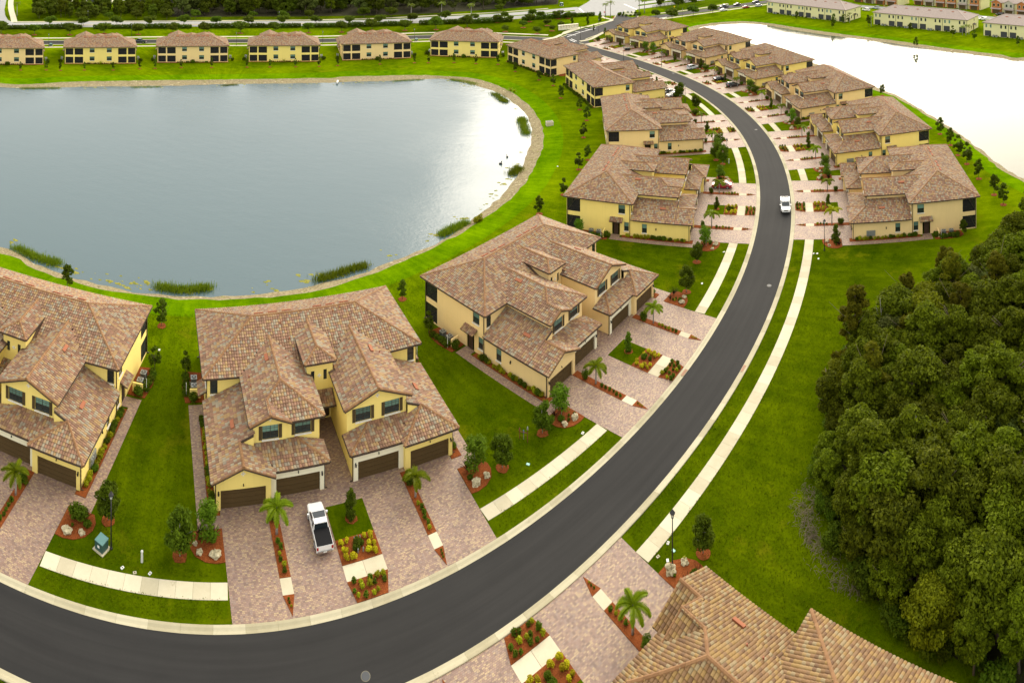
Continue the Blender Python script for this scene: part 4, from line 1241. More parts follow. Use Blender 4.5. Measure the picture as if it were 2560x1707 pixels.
def trunk_mesh(h, r0, r1, seed, limbs=5, top=None, mat='bark', spread=0.5):
    r = random.Random(seed); m = MB()
    pts = [(0, 0, -0.1)]
    x = y = 0
    for i in range(1, 6):
        x += r.uniform(-.05, .05)*h*.25; y += r.uniform(-.05, .05)*h*.25; pts.append((x, y, h*i/5))
    m.tube(pts, [r0*(1-i/5)+r1*i/5 for i in range(6)], 7)
    for k in range(limbs):
        f = r.uniform(.4, .95); b = Vector(pts[int(f*5)]); an = r.uniform(0, 2*PI); L = h*r.uniform(.2, .4)*spread*2
        q = b+Vector((math.cos(an)*L, math.sin(an)*L, L*r.uniform(.5, 1.0)))
        mid = (b+q)/2+Vector((0, 0, -.08*L))
        m.tube([tuple(b), tuple(mid), tuple(q)], [r1*.9, r1*.6, r1*.25], 5)
    return m.mesh('trunk', MAT[mat], smooth=True)

def clump_crown(seed, n, R, H, z0, br=(.28, .48), flat=1.0, lean=0.0, taper=0.0):
    """blob centres filling a crown of radius R and height H above z0"""
    r = random.Random(seed); out = []
    for i in range(n):
        f = r.random(); an = r.uniform(0, 2*PI)
        zf = r.uniform(0.04, 1.0); prof = math.sin(PI*min(1, .12+.80*zf))**.7*(1-taper*zf)
        rad_ = R*prof*(f**.45)*.82
        b = R*r.uniform(*br)*(1-.35*taper*zf)
        out.append((math.cos(an)*rad_, math.sin(an)*rad_, z0+zf*H*.92, b, b*r.uniform(.8, 1.2), b*r.uniform(.6, .95)*flat))
    return out

PLANT = {}
def tree_kind(key, crown, trunk): PLANT.setdefault(key, []).append((crown, trunk))
for i in range(6):                                  # wood: broad crowns of clumped foliage
    mt = ('leaf_forest', 'leaf_forest', 'leaf_forest_yellow', 'leaf_forest', 'leaf_forest_grey', 'leaf_forest')[i]
    Hh = (8.5, 9.5, 7.5, 10.0, 7.0, 9.0)[i]; R = (2.7, 2.3, 3.1, 2.5, 2.2, 2.9)[i]
    tree_kind('forest', leaves_mesh('crown', clump_crown(10+i, 85, R*1.28, Hh*.64, Hh*.34, (.11, .25), .9), 17000, .26, mt, 40+i, (.35, 1.3), .6), trunk_mesh(Hh*.8, .22, .09, i, 6))
for i in range(2):                                  # pines: tiers of needle tufts
    Hh = (11.5, 10)[i]; r = random.Random(90+i); bl = []
    for k in range(60):
        zf = r.uniform(.22, 1); an = r.uniform(0, 2*PI); rr = (1.08-zf)**.6*3.3*r.uniform(.35, 1); b = r.uniform(.35, .6)
        bl.append((math.cos(an)*rr, math.sin(an)*rr, Hh*zf+.1*rr, b, b, b*.7))
    tree_kind('pine', leaves_mesh('crown', bl, 11000, .26, 'needle', 70+i, (.2, 1.1), .6, 2.6), trunk_mesh(Hh*.97, .2, .05, 50+i, 4))
for i in range(3):                                  # young lawn trees: dark, drooping
    bl = clump_crown(120+i, 30, 1.55, 3.0, .95, (.18, .36), 1.25, taper=.15)
    tree_kind('lawn_tree', leaves_mesh('crown', bl, 3600, .17, 'leaf_dark', 130+i, (.4, 1.1), -.1, 1.9), trunk_mesh(3.2, .06, .03, 140+i, 3, mat='bark_grey'))
for i in range(3):                                  # thin young trees by the shore
    bl = clump_crown(150+i, 24, 1.35, 3.1, 1.0, (.15, .32), 1.1, taper=.35)
    tree_kind('shore_tree', leaves_mesh('crown', bl, 1900, .17, ('leaf_dark', 'leaf_mid', 'leaf_dark')[i], 160+i, (.3, 1.2), .1, 1.7), trunk_mesh(3.6, .05, .02, 170+i, 4))
for i in range(2):                                  # feathery light-green trees in the corner beds
    bl = clump_crown(180+i, 14, 1.5, 3.2, 1.0, (.25, .5), 1.0)
    tree_kind('feather_tree', leaves_mesh('crown', bl, 1500, .17, 'leaf_bright', 190+i, (.2, 1.35), .2, 2.6), trunk_mesh(3.2, .05, .02, 195+i, 7, mat='bark_grey', spread=.35))
for i in range(2):
    bl = clump_crown(200+i, 12, .72, 2.9, .25, (.40, .62), 1.2, taper=.75)
    tree_kind('holly_tree', leaves_mesh('crown', bl, 2000, .13, ('leaf_dark', 'leaf_mid')[i], 205+i, (.5, 1.1), .4), trunk_mesh(2.4, .05, .02, 210+i, 2))
for i in range(2):
    bl = clump_crown(220+i, 14, 1.25, 2.0, 1.2, (.42, .6), 1.0)
    tree_kind('ball_tree', leaves_mesh('crown', bl, 2400, .16, ('leaf_mid', 'leaf_dark')[i], 225+i, (.55, 1.08), .4), trunk_mesh(2.2, .07, .03, 230+i, 5, spread=.4))
for i in range(2):                                  # far street trees: low umbrellas
    bl = clump_crown(240+i, 18, 3.1, 2.6, 2.0, (.25, .40), .8)
    tree_kind('street_tree', leaves_mesh('crown', bl, 2600, .38, ('leaf_mid', 'far_leaf')[i], 245+i, (.3, 1.15), .3, 1.6), trunk_mesh(2.9, .12, .05, 250+i, 5))
for i in range(4):                                  # far wood
    Hh = (12, 14, 10.5, 13)[i]; R = (3.6, 3.3, 3.8, 4.0)[i]
    tree_kind('far_tree', leaves_mesh('crown', clump_crown(260+i, 26, R, Hh*.8, Hh*.18), 3600, .62, ('far_leaf', 'leaf_forest', 'far_leaf', 'leaf_forest_grey')[i], 265+i), trunk_mesh(Hh*.8, .22, .08, 270+i, 4))

def frond_quads(V, base, an, L, droop, seed, width=.42, n=20, plume=True, el=.9):
    r = random.Random(seed)
    pts = []; p = Vector(base); e = el
    for i in range(n):
        pts.append(p.copy()); e -= droop/n
        p = p+Vector((math.cos(an)*math.cos(e), math.sin(an)*math.cos(e), math.sin(e)))*(L/n)
    for i in range(1, n):
        t_ = (pts[i]-pts[i-1]).normalized(); s = t_.cross(Vector((0, 0, 1))); s = s.normalized() if s.length > 1e-3 else Vector((1, 0, 0)); u = s.cross(t_)
        w_ = width*math.sin(PI*min(1, .15+.85*i/n))**.6
        for sg, uu in ((-1, .25), (1, .25), (-1, -.5), (1, -.5), (-.4, .8)) if plume else ((-1, -.25), (1, -.25)):
            d = (s*sg+u*uu+t_*.55).normalized()*w_*r.uniform(.8, 1.1)
            q = pts[i]; o = t_*(.06 if plume else .05)
            V += [q-o, q+o, q+d+o*.3, q+d-o*.3]
    for i in range(1, n):
        s = Vector((0, 0, .02)); V += [pts[i-1]-s, pts[i]-s, pts[i]+s, pts[i-1]+s]
def palm_kind(key, h, L, nf, mat, seed, width, plume, droop, r0=.11):
    r = random.Random(seed); V = []
    for k in range(nf):
        frond_quads(V, (0, 0, h), 2*PI*k/nf+r.uniform(-.25, .25), L*r.uniform(.85, 1.1), droop*r.uniform(.8, 1.2), seed*31+k, width, 22, plume, r.uniform(.55, 1.25))
    cr = quads_mesh('fronds', np.array([tuple(v) for v in V]), mat)
    m = MB(); m.tube([(0, 0, -.1), (.02, 0, h*.3), (.03, .02, h*.7), (0, 0, h)], [r0*1.25, r0, r0*.85, r0*.6], 8)
    m.tube([(0, 0, h*.86), (0, 0, h+.12)], [r0*1.0, r0*.5], 8)
    PLANT.setdefault(key, []).append((cr, m.mesh('trunk', MAT['bark_grey'], smooth=True)))
palm_kind('foxtail', 2.6, 2.0, 9, 'palm_leaf', 1, .40, True, 1.8); palm_kind('foxtail', 2.3, 1.9, 8, 'palm_leaf', 2, .40, True, 2.0)
palm_kind('foxtail_yellow', 2.7, 2.3, 8, 'palm_yellow', 5, .42, True, 1.9)
palm_kind('royal', 7.5, 3.2, 14, 'palm_leaf', 3, .7, False, 1.9, .2); palm_kind('royal', 6.5, 3.0, 13, 'palm_leaf', 4, .7, False, 2.1, .2)

def bush_kind(key, me): PLANT.setdefault(key, []).append(me)
for i in range(3):
    r = random.Random(300+i)
    bush_kind('green_bush', leaves_mesh('green_bush', [(r.uniform(-.2, .2), r.uniform(-.2, .2), .35+r.uniform(-.1, .15), .34, .34, .3) for _ in range(5)], 520, .12, ('leaf_mid', 'leaf_dark', 'leaf_mid')[i], 310+i))
    bush_kind('yellow_bush', leaves_mesh('yellow_bush', [(r.uniform(-.16, .16), r.uniform(-.16, .16), .3+r.uniform(-.08, .12), .24, .24, .24) for _ in range(4)], 300, .13, 'leaf_yellow', 320+i, (.4, 1.1)))
    bush_kind('lime_bush', leaves_mesh('lime_bush', [(r.uniform(-.16, .16), r.uniform(-.16, .16), .3+r.uniform(-.08, .12), .26, .26, .26) for _ in range(4)], 300, .13, 'leaf_lime', 330+i, (.4, 1.1)))
    bush_kind('small_plant', leaves_mesh('small_plant', [(0, 0, .2, .17, .17, .2)], 70, .12, ('leaf_mid', 'leaf_dark', 'leaf_lime')[i], 340+i, (.2, 1.1), .5, 2.2))
    bush_kind('hedge_shrub', leaves_mesh('hedge_shrub', [(r.uniform(-.35, .35), r.uniform(-.5, .5), .7+r.uniform(-.3, .3), .5, .5, .5) for _ in range(9)], 1500, .14, 'leaf_dark' if i else 'leaf_mid', 350+i, (.6, 1.08)))
bush_kind('red_bush', leaves_mesh('red_bush', [(0, 0, .3, .4, .4, .3)], 260, .14, 'red_leaf', 361, (.3, 1.1)))
def spiky(name, n, L, mat, seed, w=.06, el=(.5, 1.4)):
    r = random.Random(seed); V = []
    for k in range(n):
        an = r.uniform(0, 2*PI); e = r.uniform(*el); l = L*r.uniform(.7, 1.1); p = Vector((0, 0, .05)); s = Vector((-math.sin(an), math.cos(an), 0))*w/2
        for i in range(3):
            q = p+Vector((math.cos(an)*math.cos(e), math.sin(an)*math.cos(e), math.sin(e)))*(l/3); f0 = 1-i*.3; f1 = .7-i*.3
            V += [p-s*f0, p+s*f0, q+s*max(.05, f1), q-s*max(.05, f1)]; p = q; e -= .25
    return quads_mesh(name, np.array([tuple(v) for v in V]), mat)
bush_kind('dark_spiky', spiky('dark_spiky', 40, 1.25, 'cordyline', 371, .10, (.7, 1.5))); bush_kind('dark_spiky', spiky('dark_spiky', 34, 1.1, 'cordyline', 372, .10, (.7, 1.5)))
bush_kind('green_spiky', spiky('green_spiky', 60, 1.2, 'leaf_mid', 373, .10, (.4, 1.4))); bush_kind('yellow_spiky', spiky('yellow_spiky', 40, .8, 'leaf_lime', 374, .10, (.4, 1.3)))

def put_tree(kind, x, y, scale=1.0, label=None, group=None, name=None, cat='tree', z=0.0, var=None, sq=1.0):
    crown, trunk = PLANT[kind][rnd.randrange(len(PLANT[kind])) if var is None else var]
    o = empty(name or kind, (x, y, z), rnd.uniform(0, 2*PI)); o.scale = (scale*sq, scale*sq, scale)
    inst('trunk', trunk, parent=o); inst('fronds' if kind in ('foxtail', 'royal', 'foxtail_yellow') else 'crown', crown, parent=o)
    return tag(o, label, cat, group)
def put(kind, x, y, scale=1.0, label=None, group=None, cat='shrub', z=0.04, name=None, var=None):
    me = PLANT[kind][rnd.randrange(len(PLANT[kind])) if var is None else var % len(PLANT[kind])]
    o = inst(name or kind, me, (x, y, z), rnd.uniform(0, 2*PI), scale)
    return tag(o, label, cat, group)

# ================================================================== planting of the front and side yards
t = NT('limestone'); p = t.coord()
a = t.noise(p, 3.0, 6, 0.75)
c = t.ramp(a, [(0.36, (0.10, 0.08, 0.045)), (0.46, (0.36, 0.31, 0.19)), (0.7, (0.58, 0.52, 0.36))])
t.done(t.bsdf(c, 0.9, 0.2, t.bump(a, 0.8, 0.05)))
from mathutils import noise as mnoise
def rock_mesh(seed):
    b = bmesh.new(); bmesh.ops.create_icosphere(b, subdivisions=3, radius=.5)
    for v in b.verts:
        q = v.co*1.6+Vector((seed*7.1, seed*3.3, 0)); n = mnoise.noise(q)+.6*mnoise.noise(q*2.3)+.4*mnoise.noise(q*5)
        v.co *= 1+.6*n
        v.co.z = max(v.co.z*.85, -.22)
    me = bpy.data.meshes.new('boulder'); b.to_mesh(me); b.free(); me.materials.append(MAT['limestone'])
    return me
ROCKS = [rock_mesh(i+1) for i in range(4)]
CONDENSER = MB(); CONDENSER.box(-.38, .38, -.38, .38, .08, .92); CONDENSER.box(-.42, .42, -.42, .42, .92, .97)
AC_BODY = CONDENSER.mesh('housing', MAT['metal_grey'])
g_ = MB()
for s_ in (0, 1, 2, 3):
    for q_ in range(6):
        x0 = -.32+q_*.11
        for (ax, sg) in (((0,), 1),):
            pass
for q_ in range(7):
    z0 = .16+q_*.105
    g_.box(-.34, .34, .381, .39, z0, z0+.06); g_.box(-.34, .34, -.39, -.381, z0, z0+.06); g_.box(.381, .39, -.34, .34, z0, z0+.06); g_.box(-.39, -.381, -.34, .34, z0, z0+.06)
AC_GRILLE = g_.mesh('side_grille', MAT['grille_dark'])
f_ = MB(); f_.lathe([(.33, 0), (.33, .02), (.02, .03)], (0, 0, .965), 20); AC_FAN = f_.mesh('fan_grille', MAT['grille_dark'])
f_ = MB(); f_.lathe([(.13, 0), (.12, .03)], (0, 0, .99), 12)
for q_ in range(6): f_.obox((0, 0, .985), (.33*math.cos(q_*PI/3), .33*math.sin(q_*PI/3), .985), .03, .015)
AC_HUB = f_.mesh('fan_guard', MAT['metal_grey'])
p_ = MB(); p_.box(-.55, .55, -1.2, 1.2, -.02, .08); AC_PAD = p_.mesh('pad', MAT['concrete_kerb'])
scr_ = {k: None for k in ('yellow', 'cream')}
for k_ in scr_:
    q_ = MB(); q_.box(-.7, .7, -.1, .1, 0, 1.25); scr_[k_] = q_.mesh('screen_wall', MAT['wall_'+k_])
led = MB(); led.lathe([(.05, 0), (.05, .25), (.09, .27), (.0, .33)], (0, 0, 0), 8); PATHLIGHT = led.mesh('path_light', MAT['white_plastic'])
pole_ = MB(); pole_.tube([(0, 0, 0), (0, 0, 1.9)], .035, 6); WHITEPIPE = pole_.mesh('white_pipe', MAT['white_plastic'])

def world_rot(k): return HP[k][1]
def P_(k, u, v): return W(k, u, v)
def vis(k, u, v, z=0): return in_view(*W(k, u, v), z)
RNDY = random.Random(99)
def yard(k, full=True):
    nick = NICK[k]; colr = SPEC[k][0] if k in SPEC else 'yellow'
    far = k in ('F', 'G', 'R4', 'R5', 'R6')
    for si, (u0, tip, s) in enumerate(((6.55, 6.55, 0), (22.1, 22.1, 1))):
        side = SIDES[k][s]
        # palm and hedge in the strip
        if vis(k, u0, 28.8):
            yel = (k == 'R' and s == 1)
            x, y = P_(k, u0, 28.9)
            put_tree('foxtail_yellow' if yel else 'foxtail', x, y, RNDY.uniform(.92, 1.1), f'palm in the {side} mulch strip of {nick}', 'palms in the mulch strips', 'foxtail_palm', 'palm')
        if vis(k, u0, 27.2):
            x, y = P_(k, u0, 27.1); o = put('hedge_shrub', x, y, RNDY.uniform(.8, .95), f'dense shrub behind the {side} drive palm of {nick}', 'shrubs beside the drive palms')
            o.scale = (o.scale[0]*.75, o.scale[1]*.75, o.scale[2]*.95)
        for q in range(6):
            v = 29.9+q*.62; u = u0+RNDY.uniform(-.15, .15)
            if v < vat(k, u0, 8.3) and vis(k, u, v): x, y = P_(k, u, v); put('small_plant', x, y, RNDY.uniform(.9, 1.4), f'small plant in the {side} mulch strip of {nick}', f'strip plants, {side} side, {nick}', 'plant', .06)
        if not far:
            for q in range(3):
                v = vat(k, u0, 5.9)+q*.35
                if vis(k, u0, v): x, y = P_(k, u0+RNDY.uniform(-.12, .12)*(1-q*.3), v); put('small_plant', x, y, .55, f'tiny plant in the {side} strip tip of {nick}', f'tip plants, {side} side, {nick}', 'plant', .06)
    # middle island
    if vis(k, 14.6, 29.2):
        x, y = P_(k, 14.6, 29.1); put_tree('holly_tree', x, y, RNDY.uniform(.95, 1.15), f'small conical tree on the island lawn of {nick}', 'island lawn trees', 'holly_tree')
        flat('mulch_ring', [[(x+.65*math.cos(a*PI/6)*RNDY.uniform(.85, 1.1), y+.65*math.sin(a*PI/6)*RNDY.uniform(.85, 1.1)) for a in range(12)]], 'mulch', z1=.09)
    va, vb = vat(k, 14.4, 10.5), vat(k, 14.4, 8.3)
    spots = [(12.75, .15), (13.3, .1), (12.7, .55), (13.2, .62), (12.9, .92), (13.7, .95), (15.2, .12), (15.9, .2), (15.6, .55), (16.1, .6), (15.4, .85), (16.0, .95)]
    for u, f in spots:
        u += RNDY.uniform(-.12, .12); v = va+(vb-va)*f
        if vis(k, u, v) and (not far or RNDY.random() < .7): x, y = P_(k, u, v); put('yellow_bush', x, y, RNDY.uniform(.7, 1.0), f'yellow leafed bush on the island bed of {nick}', f'yellow bushes, {nick}', 'bush', .06)
    for q in range(4):
        u = 14.5+RNDY.uniform(-.5, .5); v = va+(vb-va)*RNDY.uniform(.1, .7)
        if vis(k, u, v): x, y = P_(k, u, v); put('green_bush', x, y, RNDY.uniform(.6, .9), f'green bush among yellow ones, island of {nick}', f'green island bushes, {nick}', 'bush', .06)
    v0, v1 = vat(k, 14.4, 6.0), vat(k, 14.4, 4.6)
    for q in range(14):
        fu, fv = (q % 5)/4, (q//5)/2
        u = 12.8+3.0*fu+RNDY.uniform(-.25, .25); v = v0+(v1-v0)*fv+RNDY.uniform(-.15, .15)
        u = min(max(u, 12.7), 16.0-.35*fv)
        if vis(k, u, v) and (not far or q % 2 == 0): x, y = P_(k, u, v); put('small_plant', x, y, RNDY.uniform(.9, 1.5), f'small grassy plant in the kerbside bed of {nick}', f'kerbside plants, {nick}', 'plant', .06)
    # corner beds
    for si, (e, s) in enumerate(((0.95, -1), (27.95, 1))):
        side = SIDES[k][si]
        B_ = lambda du, v: P_(k, e+s*du, v)
        if not vis(k, e+s*1.6, 29.2): continue
        rocks = [(1.0, 30.3, 1.0), (2.6, 29.9, .7), (2.95, 28.9, .55)][:3 if (s < 0 and k == 'B') else 2]
        for j, (du, v, sc) in enumerate(rocks):
            x, y = B_(du, v); o = inst('boulder', ROCKS[(ord(k[-1])+j+si) % 4], (x, y, .18*sc), RNDY.uniform(0, 6), sc*RNDY.uniform(.85, 1.05)*(1 if not far else .9))
            tag(o, f'{("large", "middle-sized", "small")[j]} pale boulder in the {side} corner bed of {nick}', 'boulder', 'boulders in the corner beds')
        kind = {('A', 1): 'shrubs', ('B', 0): 'feather', ('B', 1): 'feather', ('C', 0): 'feather', ('C', 1): 'spiky', ('D', 0): 'feather', ('D', 1): 'ball', ('E', 0): 'ball', ('R', 1): 'column', ('H', 0): 'spiky', ('R2', 1): 'ball', ('R', 0): 'ball', ('R6', 1): 'feather'}.get((k, si), RNDY.choice(['ball', 'column', 'feather', 'shrubs']))
        x, y = B_(1.7, 28.6)
        if kind == 'feather': put_tree('feather_tree', x, y, RNDY.uniform(.9, 1.15), f'feathery tree in the {side} corner bed of {nick}', 'corner bed trees', 'feathery_tree')
        elif kind == 'ball': put_tree('ball_tree', x, y, RNDY.uniform(.9, 1.1), f'round crowned tree in the {side} corner bed of {nick}', 'corner bed trees', 'round_tree')
        elif kind == 'column': put_tree('holly_tree', x, y, 1.35, f'tall narrow tree in the {side} corner bed of {nick}', 'corner bed trees', 'narrow_tree')
        elif kind == 'shrubs': put('hedge_shrub', x, y, 1.15, f'big green shrub in the {side} corner bed of {nick}', 'corner bed shrubs')
        for q, (du, v) in enumerate(((2.4, 28.0), (.9, 28.2))):
            x, y = B_(du, v); put('dark_spiky', x, y, RNDY.uniform(.85, 1.1), f'dark spiky plant in the {side} corner bed of {nick}', f'dark spiky plants, {side} corner, {nick}', 'plant', .06)
        for q in range(4):
            x, y = B_(RNDY.uniform(.5, 2.8), RNDY.uniform(28.2, 30.2)); put('small_plant' if q else 'green_bush', x, y, RNDY.uniform(.6, 1.0), f'low plant in the {side} corner bed of {nick}', f'low plants, {side} corner, {nick}', 'plant', .06)
    # hedges of coloured bushes along the side walls, air conditioners behind them
    for si, (w, s) in enumerate(((0.1, -1), (28.8, 1))):
        side = SIDES[k][si]
        if (k == 'A' and si == 0) or (k == 'H'): continue
        if not vis(k, w, 18) : continue
        seen = (k in 'ABC') or (inner(k) and si == 0) or (not inner(k) and si == 1)
        if not seen: continue
        n = 17 if not far else 10
        for q in range(n):
            v = 12.9+q*(12.4/n)+RNDY.uniform(-.2, .2)
            kd = 'lime_bush' if (RNDY.random() < .62) else 'green_bush'
            x, y = P_(k, w+RNDY.uniform(-.08, .08), v); put(kd, x, y, RNDY.uniform(.75, 1.15), f'{"yellowish" if kd == "lime_bush" else "green"} bush along the {side} side wall of {nick}', f'wall bushes, {side} side, {nick}', 'bush', .06)
        a0 = w+s*.75
        for j, v in enumerate((6.0, 7.5)):
            x, y = P_(k, a0, v); o = empty('air_conditioner', (x, y, .04), world_rot(k)); tag(o, f'grey air conditioner {("farther from", "nearer to")[j]} the street, {side} wall, {nick}', 'air conditioner', 'air conditioners by the side walls')
            for nm, me in (('housing', AC_BODY), ('side_grille', AC_GRILLE), ('fan_grille', AC_FAN), ('fan_guard', AC_HUB)):
                c_ = inst(nm, me, parent=o)
                if nm == 'side_grille': tag(c_, kind='stuff')
        x, y = P_(k, a0, 6.75); o = inst('concrete_pad', AC_PAD, (x, y, 0), world_rot(k)); tag(o, f'concrete pad of the {side} air conditioners of {nick}', 'pad', 'air conditioner pads')
        x, y = P_(k, a0, 8.6); o = inst('screen_wall', scr_[colr], (x, y, 0), world_rot(k)); tag(o, f'low stucco wall by the {side} air conditioners of {nick}', 'wall', 'low screen walls')
        x, y = P_(k, w+s*1.0, 9.1); put('green_bush', x, y, 1.5, f'round bush by the {side} entrance of {nick}', 'bushes by the side entrances', 'bush')
        for q in range(5):
            x, y = P_(k, a0+s*1.0+RNDY.uniform(-.1, .1), 5.0+q*.75); put('green_bush', x, y, RNDY.uniform(1.0, 1.35), f'green bush before the {side} air conditioners of {nick}', f'air conditioner bushes, {side} side, {nick}', 'bush', name='hedge_bush')
        x, y = P_(k, w+s*1.75, 3.9); put_tree('feather_tree' if RNDY.random() < .5 else 'shore_tree', x, y, RNDY.uniform(.75, .9), f'small tree beside the {side} porch corner of {nick}', 'porch corner trees', 'small_tree')
        if not far:
            x, y = P_(k, w+s*1.9, 8.3); tag(inst('white_pipe', WHITEPIPE, (x, y, 0)), f'thin white pipe on the {side} side of {nick}', 'pipe', 'white pipes')
for k in LOTS:
    if k != 'G': yard(k)
# planting behind the far blocks and along the lakeside walls
for k in ('T0', 'T', 'T2', 'U', 'T5', 'V', 'F', 'G'):
    B = []
    flat('mulch_bed', [[W(k, 0.3, -.35), W(k, 28.5, -.35), W(k, 28.5, .5), W(k, 0.3, .5)]], 'mulch', z1=.06)
    lake = k in ('F', 'G')
    for q in range(16):
        u = 7.9+q*.82 if not lake else .6+q*1.75
        if not vis(k, u, -.1): continue
        x, y = W(k, u+RNDY.uniform(-.1, .1), -.15-RNDY.uniform(0, .5)*lake)
        put('green_bush' if lake or q % 4 else 'lime_bush', x, y, RNDY.uniform(.6, .85) if not lake else RNDY.uniform(1.0, 1.5), f'low bush along the back wall of {NICK[k]}', f'back wall bushes, {NICK[k]}', 'bush', name='foundation_bush')
    x, y = W(k, 14.4, -.9)
    if vis(k, 14.4, -.9) and not lake: put('yellow_spiky' if k in ('U', 'T') else 'green_bush', x, y, 2.0, f'large bush behind the middle of {NICK[k]}', 'large back wall bushes', 'bush')
    for s, u in ((0, -1.4), (1, 30.2)):
        if vis(k, u, 3) and not lake:
            side = ('right', 'left')[s]
            x, y = W(k, u, 2.5); put('hedge_shrub', x, y, RNDY.uniform(.8, 1.1), f'green shrub at the {side} corner of {NICK[k]}', 'corner shrubs of the far row')
            for q in range(2):
                x, y = W(k, u*.5+(14.4 if u > 9 else 0)+0*q, 6+q*1.5)
                xx, yy = W(k, (-.9 if s == 0 else 29.7), 6+q*1.5); o = empty('air_conditioner', (xx, yy, .02), world_rot(k)); tag(o, f'grey air conditioner at the {side} wall of {NICK[k]}', 'air conditioner', f'air conditioners, {side} wall, {NICK[k]}')
                inst('housing', AC_BODY, parent=o); inst('fan_grille', AC_FAN, parent=o)

# ================================================================== lawn, shore and wood trees
def NUM(i): return ('first', 'second', 'third', 'fourth', 'fifth', 'sixth', 'seventh', 'eighth', 'ninth', 'tenth', 'eleventh', 'twelfth', 'thirteenth', 'fourteenth', 'fifteenth', 'sixteenth', 'seventeenth', 'eighteenth', 'nineteenth', 'twentieth', 'twenty-first', 'twenty-second', 'twenty-third', 'twenty-fourth')[i] if i < 24 else f'number {i+1}'
def ring(x, y, r=.75):
    flat('mulch_ring', [[(x+r*math.cos(a*PI/7)*RNDY.uniform(.85, 1.12), y+r*math.sin(a*PI/7)*RNDY.uniform(.85, 1.12)) for a in range(14)]], 'mulch', z1=.05)
lawn = [(-40.65,60.89,1.0,'beside the lamp post'),(-32.24,61.28,1.12,'between the two corner beds near the left'),(-1.12,79.87,1.0,'on the lawn right of the parked pickup block'),(3.77,84.93,0.98,'beside the boulder bed of the third lakeside block'),(28.95,111.32,1.05,'beside the white boulders of the third lakeside block'),(33.12,119.86,0.85,'below the boulder bed of the red car block'),(50.34,164.15,1.0,'by the lamp post behind the red car'),(51.20,161.24,1.15,'right behind the red car'),(19.14,66.85,0.9,'above the roof at the bottom edge'),(56.18,204.28,1.1,'on the lawn between the fifth and sixth lakeside blocks'),(54.03,217.66,1.2,'by the drive of the sixth lakeside block')]
for x, y, s, w_ in lawn:
    ring(x, y); put_tree('lawn_tree', x, y, s, f'young dark lawn tree {w_}', 'young lawn trees along the street', 'lawn_tree')
for (x, y), w_ in zip([(53.74,172.71),(51.65,167.03),(55.16,220.58)], ('on the drive strip of the block behind the red car', 'beside the walk of the block behind the red car', 'beside the dark car of the sixth lakeside block')):
    put_tree('ball_tree', x, y, 1.15, f'dense round crowned tree {w_}', 'round trees along the inner drives', 'round_tree')
shore = [(-51.86,92.46,1.0),(-70.06,92.39,1.0),(-17.99,111.55,0.75),(5.67,142.78,0.9),(11.43,151.53,0.9),(16.13,164.97,1.0),(19.00,170.64,0.9),(19.53,186.34,1.0),(21.94,200.28,1.0),(20.82,210.45,0.85),(15.89,222.83,1.0),(14.28,237.28,0.95),(9.57,244.60,0.85),(1.20,256.24,0.85),(111.15,154.28,1.1),(108.46,145.83,1.1),(105.88,139.12,1.25),(104.18,133.29,1.3),(101.00,124.66,1.1),(98.25,115.92,1.1),(96.61,110.93,1.1),(116.26,193.83,0.9)]
N_SH = ('first', 'second', 'third', 'fourth', 'fifth', 'sixth', 'seventh', 'eighth', 'ninth', 'tenth', 'eleventh', 'twelfth')
for i, (x, y, s) in enumerate(shore):
    ring(x, y, .7)
    if i < 3: lab = ('thin young tree on the back lawn right of the block at the left edge', 'small tree on the bank behind the block at the left edge', 'small tree on the back lawn right of the parked pickup block')[i]
    elif i < 14: lab = f'young tree on the lawn right of the lake, {N_SH[i-3]} counted from the foreground'
    else: lab = f'young tree between the right lake and its houses, {N_SH[i-14]} counted from the back' if i < 21 else 'small dark bush tree at the near corner of the third right-hand block'
    put_tree('shore_tree', x, y, s*1.05, lab, 'young trees on the lake lawns', 'young_tree')
back = [(-169.91,194.88),(-162.40,201.18),(-157.91,203.99),(-151.01,209.87),(-142.06,216.02),(-134.55,222.84),(-129.74,226.35),(-121.61,232.16),(-111.20,237.32),(-98.96,243.33),(-90.92,246.77),(-81.73,250.28),(-73.24,253.52),(-66.72,256.57),(-51.20,262.63),(-38.23,266.73),(-32.78,267.45),(-22.80,268.80),(-14.08,267.83),(-5.45,266.90)]
for i, (x, y) in enumerate(back):
    ring(x, y, .7); put_tree('shore_tree', x, y, RNDY.uniform(.75, 1.0), f'slim young tree on the far bank lawn, {NUM(i)} counted from the left', 'slim young trees on the far bank lawn', 'young_tree', sq=.7)

